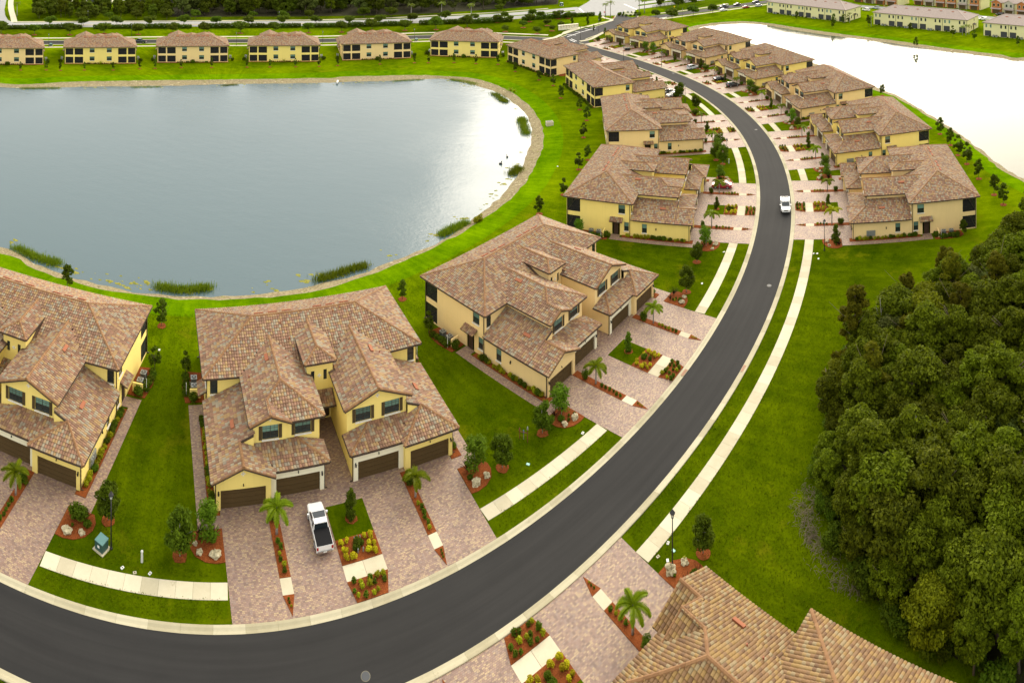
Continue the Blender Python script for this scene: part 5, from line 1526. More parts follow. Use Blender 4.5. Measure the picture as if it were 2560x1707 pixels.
# ---- the wood on the right
def poly_rand(poly, n, dmin, seed, tries=9000):
    r = random.Random(seed); xs = [p[0] for p in poly]; ys = [p[1] for p in poly]; out = []
    for _ in range(tries):
        if len(out) >= n: break
        p = (r.uniform(min(xs), max(xs)), r.uniform(min(ys), max(ys)))
        if inside(p, poly) and all((p[0]-q[0])**2+(p[1]-q[1])**2 > dmin*dmin for q in out): out.append(p)
    return out
WOOD = [(42.5, 84), (49, 87.5), (58, 90), (72, 92), (86, 95.5), (104, 100), (104, 60), (70, 30), (45, 35), (38.5, 41.5), (36.4, 46), (34.6, 50.5), (33, 56), (32.5, 62), (33.5, 68), (36.5, 74.5), (41, 80)]
GW = 'trees of the wood at the right edge'
pts = [p for p in poly_rand(WOOD, 300, 2.6, 5) if p[0] < .98*p[1]+12]
for i, (x, y) in enumerate(pts):
    edge = min(math.hypot(x-a, y-b) for a, b in resample(WOOD, 2.0))
    sc = RNDY.uniform(.70, 1.15)*(.66 if edge < 2.0 else 1.0)
    v = RNDY.choice([0, 0, 1, 1, 2, 3, 3, 4, 5, 5])
    nm = {2: 'yellow-green', 4: 'grey-green'}.get(v, 'dark green')
    put_tree('forest', x, y, sc, f'{nm} broadleaf tree in the wood at the right edge', GW, 'wood_tree', var=v)
for i, (x, y) in enumerate([(46.0, 84.0), (57, 88), (64, 86), (70, 82), (43, 74), (52, 80), (60, 78), (66, 90), (49, 70)]):
    put_tree('pine', x, y, (1.05, .85, .9, 1.0, .9, .8, .95, .9, .75)[i], ('tall pine on the left flank of the wood', 'pine at the far edge of the wood', 'pine second from the far corner of the wood', 'pine in the thick of the wood', 'broad yellowish pine at the lawn edge of the wood', 'pine right of the tall pine on the flank', 'pine in the middle of the wood', 'pine at the far edge, farthest right', 'small pine near the left flank of the wood')[i], 'pines of the wood', 'pine_tree', var=i % 2)
UE = resample(WOOD[9:] + WOOD[:3], 1.0, False)
for i, (x, y) in enumerate(UE):
    if not in_view(x, y): continue
    put('hedge_shrub', x+RNDY.uniform(-.9, 1.6), y+RNDY.uniform(-.8, .8), RNDY.uniform(.7, 1.9), 'low green bush at the foot of the wood', 'bushes along the foot of the wood')
# dry brambles in front of the wood
V = []
r = random.Random(77)
BR = [(31.98,69.41),(30.58,67.61),(29.70,65.46),(29.52,62.91),(29.76,60.98),(30.00,59.54),(30.51,58.00),(31.50,56.63)]
for (x0, y0), (x1, y1) in zip(BR[:-1], BR[1:]):
    wd_ = r.uniform(.25, .95)
    for _ in range(r.choice((60, 130, 210))):
        f = r.random(); x = x0+(x1-x0)*f+r.gauss(.5, wd_); y = y0+(y1-y0)*f+r.gauss(.3, wd_)
        p = Vector((x, y, r.uniform(0, .2))); an = r.uniform(0, 2*PI); L = r.uniform(.3, 1.0); e = r.uniform(-.1, 1.1)
        s = Vector((-math.sin(an), math.cos(an), 0))*.016
        for i in range(3):
            q = p+Vector((math.cos(an)*math.cos(e), math.sin(an)*math.cos(e), math.sin(e)))*(L/3); V += [p-s, p+s, q+s*.8, q-s*.8]; p = q; e -= .55
o = inst('dry_brush', quads_mesh('dry_brush', np.array([tuple(v) for v in V]), 'dry_brush')); tag(o, 'tangle of dry brown brush along the foot of the wood', 'brush', kind='stuff')
t = NT('leaf_litter'); p = t.pos(); a = t.noise(p, 1.2, 6, .75)
c = t.ramp(a, [(.3, (.010, .012, .004)), (.55, (.040, .038, .016)), (.75, (.07, .055, .035))]); t.done(t.bsdf(c, .95, .1, t.bump(a, .8, .1)))
litter = offset_loop(resample(WOOD, 1.2), -.3); litter = jitter(litter, .7, 3)
flat('wood_floor', [litter], 'leaf_litter', z1=.035, z0=0.0)
# dead snags
snag = MB(); snag.tube([(0, 0, 0), (.1, .05, 3), (.3, .1, 6), (.35, .3, 8.6)], [.14, .1, .07, .02], 6); snag.tube([(.2, .08, 5), (.8, .4, 6.2), (1.0, .5, 7.2)], [.05, .03, .01], 5); snag.tube([(.3, .1, 6.4), (-.2, .3, 7.4)], [.04, .01], 5)
SNAG = snag.mesh('dead_tree', MAT['dead_wood'])
for i, (x, y) in enumerate([(50.5, 84.0), (53.5, 83.0), (42.5, 64.0), (43, 74.5)]):
    o = inst('dead_tree', SNAG, (x, y, .5), RNDY.uniform(0, 6), (1.0, .9, .95, .9)[i]); tag(o, ('bleached dead trunk behind the tall pine', 'bleached dead trunk right of the tall pine', 'bare pale trunk in the lower part of the wood', 'bare pale trunk at the left flank of the wood')[i], 'dead tree', 'dead trees of the wood')

# ---- reeds standing in the lake
def reed_clump(pts, wdt, n, h, label, seed):
    r = random.Random(seed); V = []
    cx = sum(p[0] for p in pts)/len(pts); cy = sum(p[1] for p in pts)/len(pts)
    for _ in range(n):
        i = r.randrange(len(pts)-1); f = r.random()
        x = pts[i][0]+(pts[i+1][0]-pts[i][0])*f; y = pts[i][1]+(pts[i+1][1]-pts[i][1])*f
        x += r.gauss(0, wdt*.45)-cx; y += r.gauss(0, wdt*.45)-cy
        hh_ = h*r.uniform(.45, 1.1); an = r.uniform(0, 2*PI); b = hh_*r.uniform(.05, .3)
        s = Vector((math.cos(an+1.5), math.sin(an+1.5), 0))*.035
        p = Vector((x, y, -.2)); q = p+Vector((math.cos(an)*b*.4, math.sin(an)*b*.4, hh_*.6)); w_ = q+Vector((math.cos(an)*b*.6, math.sin(an)*b*.6, hh_*.4))
        V += [p-s, p+s, q+s*.8, q-s*.8]; V += [q-s*.8, q+s*.8, w_+s*.1, w_-s*.1]
    o = inst('reed_clump', quads_mesh('reed_clump', np.array([tuple(v) for v in V]), 'reed'), (cx, cy, -1.1)); tag(o, label, 'reeds', 'reed clumps in the left lake')
RC_ = [
 ([(-87.06,98.36),(-83.06,98.17),(-79.67,98.55),(-77.26,99.13)], 1.3, 2600, 1.5, 'reed clump at the left end of the near shore'),
 ([(-58.50,102.91),(-55.29,103.64),(-52.49,105.08),(-50.43,106.85)], 1.3, 2800, 1.5, 'reed clump behind the gap left of the parked pickup block'),
 ([(-33.86,115.46),(-31.27,117.87),(-28.65,120.50),(-26.43,122.26)], 1.2, 2600, 1.5, 'long reed clump behind the parked pickup block'),
 ([(-13.98,135.41),(-11.99,138.00),(-9.19,141.01)], 1.2, 2000, 1.7, 'reed clump behind the third lakeside block'),
 ([(-0.05,165.34),(1.03,167.53),(1.78,169.32)], 1.5, 1300, 1.7, 'small round reed clump on the right shore of the lake'),
 ([(4.10,192.51),(3.57,197.95),(3.02,203.71),(2.97,206.37)], 1.6, 2200, 1.7, 'long reed clump on the right shore of the lake'),
 ([(-6.34,232.09),(-4.52,228.77),(-2.98,224.72),(-1.99,222.36)], 1.6, 1600, 1.5, 'reed clump in the far right bend of the lake'),
 ([(-22.10,248.23),(-18.77,246.93),(-15.45,245.23),(-12.65,242.56)], 1.6, 1700, 1.2, 'reed clump below the rightmost far block'),
 ([(-42.56,243.57),(-37.47,245.58),(-32.26,247.11)], 1.2, 1200, .8, 'low reed strip below the fifth far block'),
 ([(-156.46,179.59),(-151.80,183.54),(-146.10,188.35)], 1.5, 1500, 1.0, 'low reed strip on the far shore at the left edge'),
 ([(-126.26,203.73),(-121.78,206.66),(-117.69,209.23)], 1.3, 1200, .8, 'low reed strip on the far shore below the third far block'),
 ([(-99.27,220.45),(-94.62,223.32)], 1.2, 700, .9, 'short reed strip on the far shore below the fourth far block'),
]
for i, (p, wd, n, h, lab) in enumerate(RC_): reed_clump(p, wd*1.1, n, h*.66, lab, 400+i)
YP = [(-0.41,233.09),(0.68,231.69),(-6.59,141.04),(-7.21,140.32)]
for i, (x, y) in enumerate(YP): put('yellow_spiky' if i < 2 else 'lime_bush', x, y, 2.0, ('yellowish tall grass on the far right shore bank', 'light green bush on the bank right of the long reeds')[i//2], ('yellow shore grass', 'light green shore bushes')[i//2], 'plant', -.6)

# floating algae and foam along the near shore of the left lake
t = NT('algae'); p = t.pos(); c = t.ramp(t.noise(p, 2.0, 5, .7), [(.35, (.10, .12, .010)), (.6, (.26, .24, .035)), (.75, (.34, .33, .12))]); t.done(t.bsdf(c, .8, .2))
r = random.Random(31); m = MB(); WL = loops[0]['water']; IN = offset_loop(resample(WL, 3.0), -1.0)
cx, cy = sum(k[0] for k in WL)/len(WL), sum(k[1] for k in WL)/len(WL)
for i in range(1, len(IN)):
    x, y = IN[i]
    if not in_view(x, y): continue
    for _ in range(r.choice((0, 2, 5, 9)) if math.hypot(x, y) < 190 else r.choice((0, 0, 2, 3))):
        a = IN[i-1]; tx, ty = x-a[0], y-a[1]; L = math.hypot(tx, ty) or 1
        d = abs(r.gauss(0, 1.3)); px, py = x+tx/L*r.uniform(-1.5, 1.5), y+ty/L*r.uniform(-1.5, 1.5)
        vx, vy = cx-px, cy-py; V_ = math.hypot(vx, vy)
        px += vx/V_*d; py += vy/V_*d; R = r.uniform(.08, .45); n = 7
        m.face([(px+R*r.uniform(.5, 1.3)*math.cos(k*2*PI/n)*1.5, py+R*r.uniform(.5, 1.2)*math.sin(k*2*PI/n), -1.092+.00001*len(m.f)) for k in range(n)])
o = m.build('algae_patches', MAT['algae']); tag(o, 'yellow-green algae floating along the shore of the left lake', 'algae', kind='stuff')

# longer grass standing out of the near lawns and banks
leaf_mat('grass_blade', (0.030, 0.062, 0.0006), (0.150, 0.195, 0.002), 0.9, 0.3, 0.02)
def grass_tufts(n, seed):
    r = np.random.default_rng(seed)
    P = np.stack([r.uniform(-75, 60, n), r.uniform(40, 150, n)], 1)
    az = np.arctan2(P[:, 0], P[:, 1]); d = np.hypot(P[:, 0], P[:, 1])
    ok = (np.abs(az) < .75) & (r.random(n) < np.clip(1.5-d/110, .15, 1))
    P = P[ok]
    D = P-np.array([RC.x, RC.y]); R = np.hypot(D[:, 0], D[:, 1]); o = 157.7-R
    ok = (np.abs(o) > 4.3) & ((np.abs(o) < 6.2) | (np.abs(o) > 8.2))
    for k in ('A', 'B', 'C', 'D', 'R', 'H'):
        (X, Y), th = HP[k]; c, s = math.cos(th), math.sin(th); dx, dy = P[:, 0]-X, P[:, 1]-Y
        u = -(c*dx+s*dy); v = -s*dx+c*dy
        ok &= ~((u > -2.3) & (u < 31.2) & (v > -.5) & (v < 27.6)) & ~((u > 0.2) & (u < 28.8) & (v > 27) & (v < 38)) & ~((u > -3) & (u < 32) & (v > 27) & (v < 31.5))
    P = P[ok]
    mw = resample(loops[0]['mow'], 25.0); P = np.array([p for p in P if p[1] < 75 or p[0] > 45 or not inside(p, mw)])
    n = len(P); an = r.uniform(0, 2*PI, n); h = r.uniform(.05, .13, n); w_ = r.uniform(.02, .05, n); b = r.uniform(.02, .12, n)
    s = np.stack([-np.sin(an), np.cos(an), np.zeros(n)], 1)*w_[:, None]; base = np.concatenate([P, np.zeros((n, 1))], 1)
    tip = base+np.stack([np.cos(an)*b, np.sin(an)*b, h], 1)
    V = np.stack([base-s, base+s, tip+s*.5, tip-s*.5], 1).reshape(-1, 3)
    return quads_mesh('grass_tufts', V, 'grass_blade')
tag(inst('grass_tufts', grass_tufts(420000, 8)), 'longer grass blades standing in the near lawns', 'grass', kind='stuff')

# ================================================================== roads and planting beyond the estate
def band(name, pts, width, mat, z, n=6):
    P = [Vector(p) for p in catmull(pts, n)]
    m = MB(); L = []
    for i in range(len(P)):
        tn = (P[min(i+1, len(P)-1)]-P[max(i-1, 0)]).normalized(); nn = Vector((-tn.y, tn.x))*width/2
        L.append((P[i]+nn, P[i]-nn))
    for (a, b), (c, d) in zip(L[:-1], L[1:]): m.face([(b.x, b.y, z), (d.x, d.y, z), (c.x, c.y, z), (a.x, a.y, z)])
    return tag(m.build(name, MAT[mat]), kind='structure')
def area(name, pts, mat, z):
    m = MB(); A = sum(pts[i][0]*pts[(i+1) % len(pts)][1]-pts[(i+1) % len(pts)][0]*pts[i][1] for i in range(len(pts)))
    m.face([(x, y, z) for x, y in (pts if A > 0 else pts[::-1])]); return tag(m.build(name, MAT[mat]), kind='structure')
T_ROAD = [(-215.05,216.58),(-207.33,223.98),(-190.27,239.68),(-156.89,265.41),(-120.36,284.94),(-82.59,298.95),(-61.79,307.38),(-41.57,314.87),(-18.59,318.20),(-3.32,316.27),(10.97,313.34),(25.37,309.95)]
band('back_street', T_ROAD, 7.2, 'asphalt', .012)
band('back_street_kerb', T_ROAD, 8.6, 'concrete_kerb', .006)
for dy, nm in ((-9.3, 'back_sidewalk'), (9.3, 'back_sidewalk')):
    P = catmull(T_ROAD, 4); Q = []
    for i in range(len(P)):
        a = Vector(P[max(i-1, 0)]); b = Vector(P[min(i+1, len(P)-1)]); tn = (b-a).normalized(); Q.append((P[i][0]-tn.y*dy, P[i][1]+tn.x*dy))
    band(nm, Q[:-3], 1.9, 'concrete_walk', .02, 2)
ENTRY = [(24.48,303.41),(26.97,311.51),(32.20,319.80),(40.65,330.08),(50.08,340.87),(57.30,352.75),(61.26,363.71),(62.88,373.29)]
band('entry_road', ENTRY, 11.5, 'asphalt', .016); band('entry_kerb', ENTRY, 12.9, 'concrete_kerb', .008)
area('street_junction', [(21.99,313.62),(29.71,317.36),(34.40,309.08),(34.53,294.53),(36.82,285.28),(31.35,281.66),(28.21,292.16),(23.70,300.28),(18.64,303.83)], 'asphalt', .014)
# parking bays by the mail boxes
area('parking_bay', [(24.83,316.89),(26.14,324.00),(35.87,336.54),(42.52,338.80),(40.73,333.99)], 'asphalt', .015)
for i, q in enumerate(([(25.57,316.83),(33.13,327.09)], [(33.13,327.09),(41.36,335.90)], [(25.62,322.21),(29.96,320.02)], [(30.40,328.78),(33.08,326.63)], [(35.71,335.06),(37.78,332.36)], [(27.04,312.36),(29.11,307.11)], [(26.17,310.73),(28.25,305.53)])):
    band('road_marking', q, .35, 'paint_white', .022, 1)
area('mailbox_plaza', [(22.99,322.40),(24.53,327.85),(31.74,338.96),(37.04,339.95),(31.09,332.08),(24.94,323.17)], 'concrete_walk', .02)
band('plaza_walk', [(14.19,311.51),(19.35,315.52),(23.36,322.38)], 2.0, 'concrete_walk', .02); band('plaza_walk', [(37.04,339.95),(44.91,347.95),(52.27,355.79),(49.03,363.19),(47.83,370.55)], 2.0, 'concrete_walk', .02)
band('entry_walk', [(30.55,306.97),(35.50,310.66),(40.21,318.89),(43.99,325.81)], 1.8, 'concrete_walk', .02)
# main road with its two carriageways and the big junction
UP = [(-247.81,243.82),(-236.67,255.66),(-206.48,283.11),(-172.64,306.15),(-136.07,324.77),(-87.99,343.30),(-68.28,350.23),(-46.40,359.46),(-27.91,367.30),(-4.38,375.68),(20.30,386.29),(39.30,394.88)]
LO = [(-244.12,240.19),(-233.34,252.07),(-186.77,290.24),(-133.94,319.68),(-86.62,337.99),(-57.48,348.71),(-27.25,358.57),(-8.49,363.72),(10.83,371.06),(26.48,377.62),(40.48,384.05)]
band('main_road', UP, 8.0, 'concrete_road', .012); band('main_road', LO, 7.0, 'concrete_road', .014)
band('road_marking', [(-228.49,258.69),(-187.84,291.91),(-134.67,321.42),(-96.83,336.65)], .45, 'paint_yellow', .03)
SW = [(-234.83,265.87),(-209.54,287.31),(-175.43,311.10),(-138.40,330.33),(-89.73,350.10),(-69.77,357.89),(-47.52,368.16),(-28.52,375.24),(-4.48,384.21),(20.76,394.92)]
band('main_sidewalk', SW, 2.2, 'concrete_walk', .02)
band('main_sidewalk', [(-85.92,335.25),(-56.97,345.63),(-27.00,355.24),(-6.31,360.34),(12.87,367.43)], .8, 'concrete_walk', .02)
area('main_junction', [(35.58,389.81),(46.30,415.93),(52.16,436.17),(73.97,433.00),(80.00,415.48),(74.06,398.40),(69.97,385.13),(68.56,377.42),(60.77,368.65),(47.67,369.35),(40.12,376.42),(35.64,380.66)], 'concrete_road', .018)
band('side_road', [(40.64,434.05),(35.84,437.81),(26.22,448.82)], 9, 'concrete_road', .012)
band('cross_road', [(67.50,388.29),(84.79,397.72),(101.53,405.99),(119.60,415.81)], 8, 'concrete_road', .013); band('cross_road', [(68.72,402.27),(87.90,412.30),(105.76,422.92)], 7, 'concrete_road', .013)
band('east_road', [(62.24,351.91),(72.00,358.16),(81.63,362.13),(91.84,367.24),(118.36,378.06),(135.48,384.95),(150.39,390.54),(166.57,397.56)], 8.5, 'asphalt', .013); band('east_walk', [(71.68,351.25),(84.76,356.55),(115.57,369.16),(138.01,377.98),(152.72,383.18)], 2.0, 'concrete_walk', .02)
band('east_walk', [(81.36,370.98),(93.85,375.27),(110.07,382.69),(127.82,392.19)], 1.8, 'concrete_walk', .02)
for q in ([(75.22,352.81),(80.50,355.16)], [(77.18,355.89),(82.52,358.27)], [(38.70,393.57),(40.08,380.22)], [(66.85,405.54),(70.86,384.96)]): band('road_marking', q, .8, 'paint_white', .03, 1)
area('entry_island', [(60.70,373.65),(63.50,377.01),(66.14,373.99),(66.99,363.91),(63.82,360.88),(61.00,367.39)], 'lawn', .06)
# top left corner
area('corner_road', [(-311.89,314.12),(-297.09,328.16),(-286.63,315.49),(-264.06,288.95),(-251.73,276.10),(-241.19,266.73),(-233.58,263.21),(-245.69,247.45)], 'concrete_road', .018)
band('corner_walk', [(-292.91,327.36),(-278.41,310.42),(-261.18,291.56),(-245.30,275.44),(-235.02,264.83)], 3.2, 'concrete_walk', .022)
area('dry_ground', [(84.46,390.57),(100.43,401.61),(119.60,415.81),(139.92,412.88),(123.68,395.07),(105.23,382.63),(88.72,373.20)], 'lawn_rough', .008)

# hedges between the main road and the back street
H1 = [(-229.67,245.21),(-210.73,262.30),(-177.61,286.92),(-138.11,309.20),(-112.76,320.38),(-84.65,330.28),(-63.76,337.53),(-40.45,345.08),(-26.50,348.76),(-8.24,352.89),(10.49,359.46),(29.95,365.84),(43.29,369.29)]
HEDGE = leaves_mesh('hedge_block', [(dx, dy, .8, .7, .6, .85) for dx in (-2.6, -1.7, -.8, 0, .8, 1.7, 2.6) for dy in (-.15, .15)], 1300, .3, 'leaf_mid', 510, (.6, 1.05))
hp = resample(catmull(H1, 5), 6.0, False)
for i, (a, b) in enumerate(zip(hp[:-1], hp[1:])):
    if i % 9 == 7: continue
    o = inst('hedge', HEDGE, ((a[0]+b[0])/2, (a[1]+b[1])/2, 0), math.atan2(b[1]-a[1], b[0]-a[0]), (1.05, 1.4, RNDY.uniform(1.2, 1.6))); tag(o, 'clipped green hedge section along the near side of the main road', 'hedge', 'hedge sections along the main road')
def st_row(pts, lab, grp, kind='street_tree', sc=(1.0, 1.3), rg=False):
    for i, q in enumerate(pts):
        s = RNDY.uniform(*sc)*(q[2] if len(q) > 2 else 1)
        if rg: ring(q[0], q[1], 1.4)
        put_tree(kind, q[0], q[1], s, f'{lab}, {NUM(i)} counted from the left', grp, 'street_tree' if kind == 'street_tree' else None)
st_row([(-219.16,237.58),(-206.82,247.21),(-193.71,257.62),(-182.23,269.17),(-167.55,276.40),(-155.22,287.69),(-141.97,294.46),(-125.79,300.72),(-111.04,307.46),(-95.66,312.59),(-80.88,318.66),(-67.44,325.66),(-51.79,328.51),(-37.01,332.45),(-22.10,337.72)], 'dark crowned tree on the lawn behind the far blocks', 'trees on the lawn behind the far blocks', rg=True)
st_row([(-213.56,267.73),(-201.11,278.47),(-187.23,287.99),(-173.33,297.16),(-158.62,305.84),(-143.99,312.99),(-129.63,320.89),(-113.54,327.48),(-97.94,332.48),(-81.98,337.85),(-66.83,342.78),(-50.90,349.30),(-34.92,355.11)], 'low spreading tree on the main road verge', 'trees on the main road verge', sc=(.95, 1.15))
st_row([(-19.29,359.09,0.9),(-3.81,362.99,1.0),(-0.83,357.37,0.8),(-7.62,352.90,1.0),(-3.27,329.69,0.75),(5.55,339.40,0.8),(9.12,355.05,1.0),(11.95,324.83,0.85),(11.19,368.67,1.0),(15.25,362.69,1.0),(17.68,344.07,0.9),(19.34,331.05,0.65),(24.55,362.18,1.15),(29.71,362.95,0.8),(24.27,337.57,0.8)], 'rounded tree on the lawn left of the entrance', 'trees on the entrance lawn', sc=(.75, .9), rg=True)
st_row([(30.30,345.28,0.9),(38.46,345.52,0.9),(45.61,353.34,1.0),(39.61,331.17,0.5),(44.05,322.05,0.6)], 'narrow tree by the entrance road', 'narrow trees by the entrance road', 'holly_tree', (1.6, 1.9))
st_row([(83.69,352.06,1.25),(97.29,359.49,1.1),(109.66,363.62,1.0),(95.15,385.26,1.2),(107.07,393.80,1.1),(76.41,358.43,0.9)], 'dark street tree along the east road', 'trees along the east road', sc=(.95, 1.05))
st_row([(-53.69,362.53,0.9),(-37.69,365.72,1.0),(-21.73,364.67,1.0),(52.42,362.72,1.0),(50.53,367.76,0.9),(70.53,375.76,1.1),(72.89,372.74,1.1),(-245.26,278.65,0.9),(86.26,398.88,0.9)], 'tall palm beside the main road', 'tall palms by the main road', 'royal', (.95, 1.1))
st_row([(-231.71,280.94,1.0),(-209.91,289.23,0.9),(-199.34,299.30,0.85),(-188.49,308.91,1.0),(-174.06,315.96,1.0),(-161.33,323.92,0.9),(-134.00,337.38,0.8),(-118.92,342.98,0.8),(-106.36,348.28,0.8),(-78.25,356.84,1.0),(-64.66,363.12,1.0),(-6.74,384.82,0.9)], 'tree on the far verge of the main road', 'trees on the far verge of the main road', sc=(1.0, 1.25))
# shrub belt and wood beyond the main road
def wood_row(poly, n, dmin, kinds, lab, grp, sc, seed):
    for x, y in poly_rand(poly, n, dmin, seed):
        if in_view(x, y, 0, .03, .03) or in_view(x, y, 9, .03, .03): put_tree('far_tree', x, y, RNDY.uniform(*sc), lab, grp, 'far_tree', var=RNDY.choice(kinds))
wood_row([(-234.83,281.36),(-224.75,286.53),(-197.06,306.24),(-174.95,323.36),(-182.54,337.38),(-203.15,350.63),(-211.82,329.17),(-229.10,314.12),(-253.89,308.57),(-246.31,294.07)], 80, 3.2, [0, 1, 2], 'bushy green tree in the belt beyond the main road at upper left', 'bushy belt beyond the main road', (.42, .75), 21)
wood_row([(-175.14,324.60),(-143.45,342.38),(-92.76,361.93),(-65.49,370.33),(-40.08,380.22),(-6.92,395.41),(26.36,410.17),(29.23,434.97),(-20.98,449.09),(-101.24,449.11),(-219.08,404.91)], 270, 3.5, [0, 1, 2, 3], 'tall dark tree in the wood beyond the main road', 'wood beyond the main road', (.85, 1.15), 22)
area('wood_floor', [(-176.46,323.88),(-142.99,341.28),(-92.31,360.18),(-65.17,368.52),(-39.95,378.96),(-6.90,394.05),(27.56,410.09),(35.01,499.22),(-239.43,439.46)], 'leaf_litter', .01)
wood_row([(114.58,407.31),(98.09,402.19),(89.74,398.11),(83.90,393.54),(92.37,409.74),(104.97,419.74)], 10, 5, [0, 2], 'dark tree behind the fence by the east road', 'trees by the east road fence', (.4, .6), 23)

# ================================================================== yellow row houses across the right lake
plain('roof_shingle', (0.30, 0.245, 0.215), 0.85, var=.35, scale=1.6); plain('roof_shingle_cap', (0.44, 0.36, 0.31), 0.85)
stucco('wall_brick', (0.42, 0.16, 0.05)); stucco('wall_stone', (0.42, 0.40, 0.33))
def hip_roof(m, L, D, ze, s, ov=.5):
    x0, x1, y0, y1 = -ov, L+ov, -ov, D+ov; r = (y1-y0)/2; z1 = ze+s*r
    A, B_, C_, D_ = (x0, y0, ze), (x1, y0, ze), (x1, y1, ze), (x0, y1, ze); E, F_ = (x0+r, y0+r, z1), (x1-r, y0+r, z1)
    m.face([A, B_, F_, E]); m.face([C_, D_, E, F_]); m.face([B_, C_, F_]); m.face([D_, A, E]); m.face([A, D_, C_, B_])
    return [(E, F_), (A, E), (B_, F_), (C_, F_), (D_, E)]
def box_house(name, P1, P2, depth, ze, label, group, wallm, fill):
    d = Vector(P2)-Vector(P1); L = d.length; o = empty(name, (P1[0], P1[1], 0), math.atan2(d.y, d.x)); tag(o, label, 'house', group)
    m = MB(); m.box(0, L, 0, depth, 0, ze+.1); m.build('wall', MAT[wallm], o)
    m = MB(); caps = hip_roof(m, L, depth, ze+.05, .40); rf = m.build('roof', MAT['roof_shingle'], o)
    m = MB()
    for a, b in caps: m.obox(a, b, .3, .1)
    m.build('ridge_cap', MAT['roof_shingle_cap'], rf)
    m = MB()
    for a, b in (((-.55, -.55), (L+.55, -.55)), ((L+.55, -.55), (L+.55, depth+.55)), ((-.55, -.55), (-.55, depth+.55))): m.obox((*a, ze-.05), (*b, ze-.05), .16, .18)
    m.build('gutter', MAT['trim_brown'], rf)
    fill(o, rf, L, depth, ze); return o
ACW = {}
def win(o, x, y, z, w, h, face='S', mat='glass_dark'):
    key = (w, h, mat)
    if key not in ACW:
        a = MB(); a.box(-w/2-.06, w/2+.06, -.05, 0, -.06, h+.06); b = MB(); b.box(-w/2, w/2, -.08, -.051, 0, h)
        ACW[key] = (a.mesh('window', MAT['trim_white']), b.mesh('pane', MAT[mat]))
    q = inst('window', ACW[key][0], (x, y, z), {'S': 0, 'E': PI/2, 'W': -PI/2}[face], parent=o); inst('pane', ACW[key][1], parent=q)
LANAI = MB(); LANAI.box(-1.6, 1.6, -.04, .0, 0, 2.5); LANAI.box(-1.5, 1.5, -.06, -.041, .08, 2.42, 1); LANAI = LANAI.mesh('porch_screen', [MAT['frame_bronze'], MAT['grille_dark']])
def row_fill(o, rf, L, D, ze):
    n = 8; u = L/n
    for i in range(n):
        x0 = i*u; lx = x0+(u*.36 if i % 2 == 0 else u*.64)
        q = inst('porch_screen', LANAI, (lx, -.01, .1), parent=o)
        for f in ((.22, .58) if i % 2 == 0 else (.42, .78)): win(o, x0+u*f, -.01, 4.0, .8, 1.5, mat='glass_blind' if (i*7) % 3 == 0 else 'glass_dark')
        if i % 2 == 1: m = MB(); m.box(x0+u-.06, x0+u+.06, -.12, -.01, 0, ze); m.build('downspout', MAT['trim_brown'], o)
        v = inst('roof_vent', ROOF_VENT_L, (x0+u*.5, D*.36, ze+.05+.4*(D*.36+.5)), parent=rf); v.rotation_euler = (math.atan(.4), 0, 0)
    win(o, L+.01, D*.62, 4.1, .6, 1.3, 'E'); win(o, L+.01, D*.38, 1.0, .7, 1.5, 'E'); win(o, L+.01, D*.78, 1.0, .7, 1.5, 'E')
    dd = inst('door', DOOR, (L+.02, D*.58, .1), -PI/2, parent=o)
    cn = inst('canopy', CANOPY, (L+.02, D*.58, 2.5), -PI/2, parent=o)
GRR = 'yellow row houses across the right lake'
RP = [(139.18,356.77),(165.58,312.97),(175.25,300.86),(201.02,257.20),(203.79,247.97)]
ROWS = [(RP[0], RP[1], 'leftmost pale yellow row house across the right lake'), (RP[2], RP[3], 'middle pale yellow row house across the right lake, whole in view')]
dv = (Vector(RP[3])-Vector(RP[2])); a_ = -.10; dv3 = Vector((dv.x*math.cos(a_)-dv.y*math.sin(a_), dv.x*math.sin(a_)+dv.y*math.cos(a_)))
ROWS.append((RP[4], tuple(Vector(RP[4])+dv3), 'pale yellow row house cut off by the right picture edge, across the right lake'))
for (a, b, lab) in ROWS:
    o = box_house('row_house', a, b, 15.5, 6.1, lab, GRR, 'wall_far_yellow', row_fill)
    d = Vector(b)-Vector(a); L = d.length; d.normalize(); nn = Vector((d.y, -d.x))
    side = lab.split()[0] if not lab.startswith('pale') else 'rightmost'
    for i in range(4):
        for j in (-.7, .7):
            q = Vector(a)+d*(L/4*(i+.5)+j)+nn*1.0
            if in_view(q.x, q.y): e = empty('air_conditioner', (q.x, q.y, 0), o.rotation_euler[2]); inst('housing', AC_BODY, parent=e); inst('fan_grille', AC_FAN, parent=e); tag(e, f'grey air conditioner behind the {side} yellow row house', 'air conditioner', f'air conditioners behind the {side} row house')
    for i in range(22):
        q = Vector(a)+d*(L*(i+.5)/22)+nn*RNDY.uniform(.4, .7)
        if in_view(q.x, q.y) and i % 4: put('green_bush', q.x, q.y, RNDY.uniform(.7, 1.1), f'low bush along the back wall of the {side} yellow row house', f'bushes behind the {side} row house', 'bush', 0, 'foundation_bush')
RT = [(146.04,331.09),(157.65,311.03,1.2),(152.65,302.06),(170.64,298.12,1.3),(181.00,275.59),(190.58,254.39,1.2),(194.21,242.89,1.1),(201.10,221.09),(164.82,246.53,1.0),(163.29,311.73,0.9),(166.16,311.43,0.9)]
for i, q in enumerate(RT): put_tree('shore_tree', q[0], q[1], (q[2] if len(q) > 2 else 1.0)*1.1, f'young tree on the lawn before the row houses, {NUM(i)} counted from the left', 'young trees before the row houses', 'young_tree')
RTP = [(166.37,310.09),(163.84,311.44),(196.30,254.51),(197.08,252.77),(199.78,254.09),(171.34,296.53)]
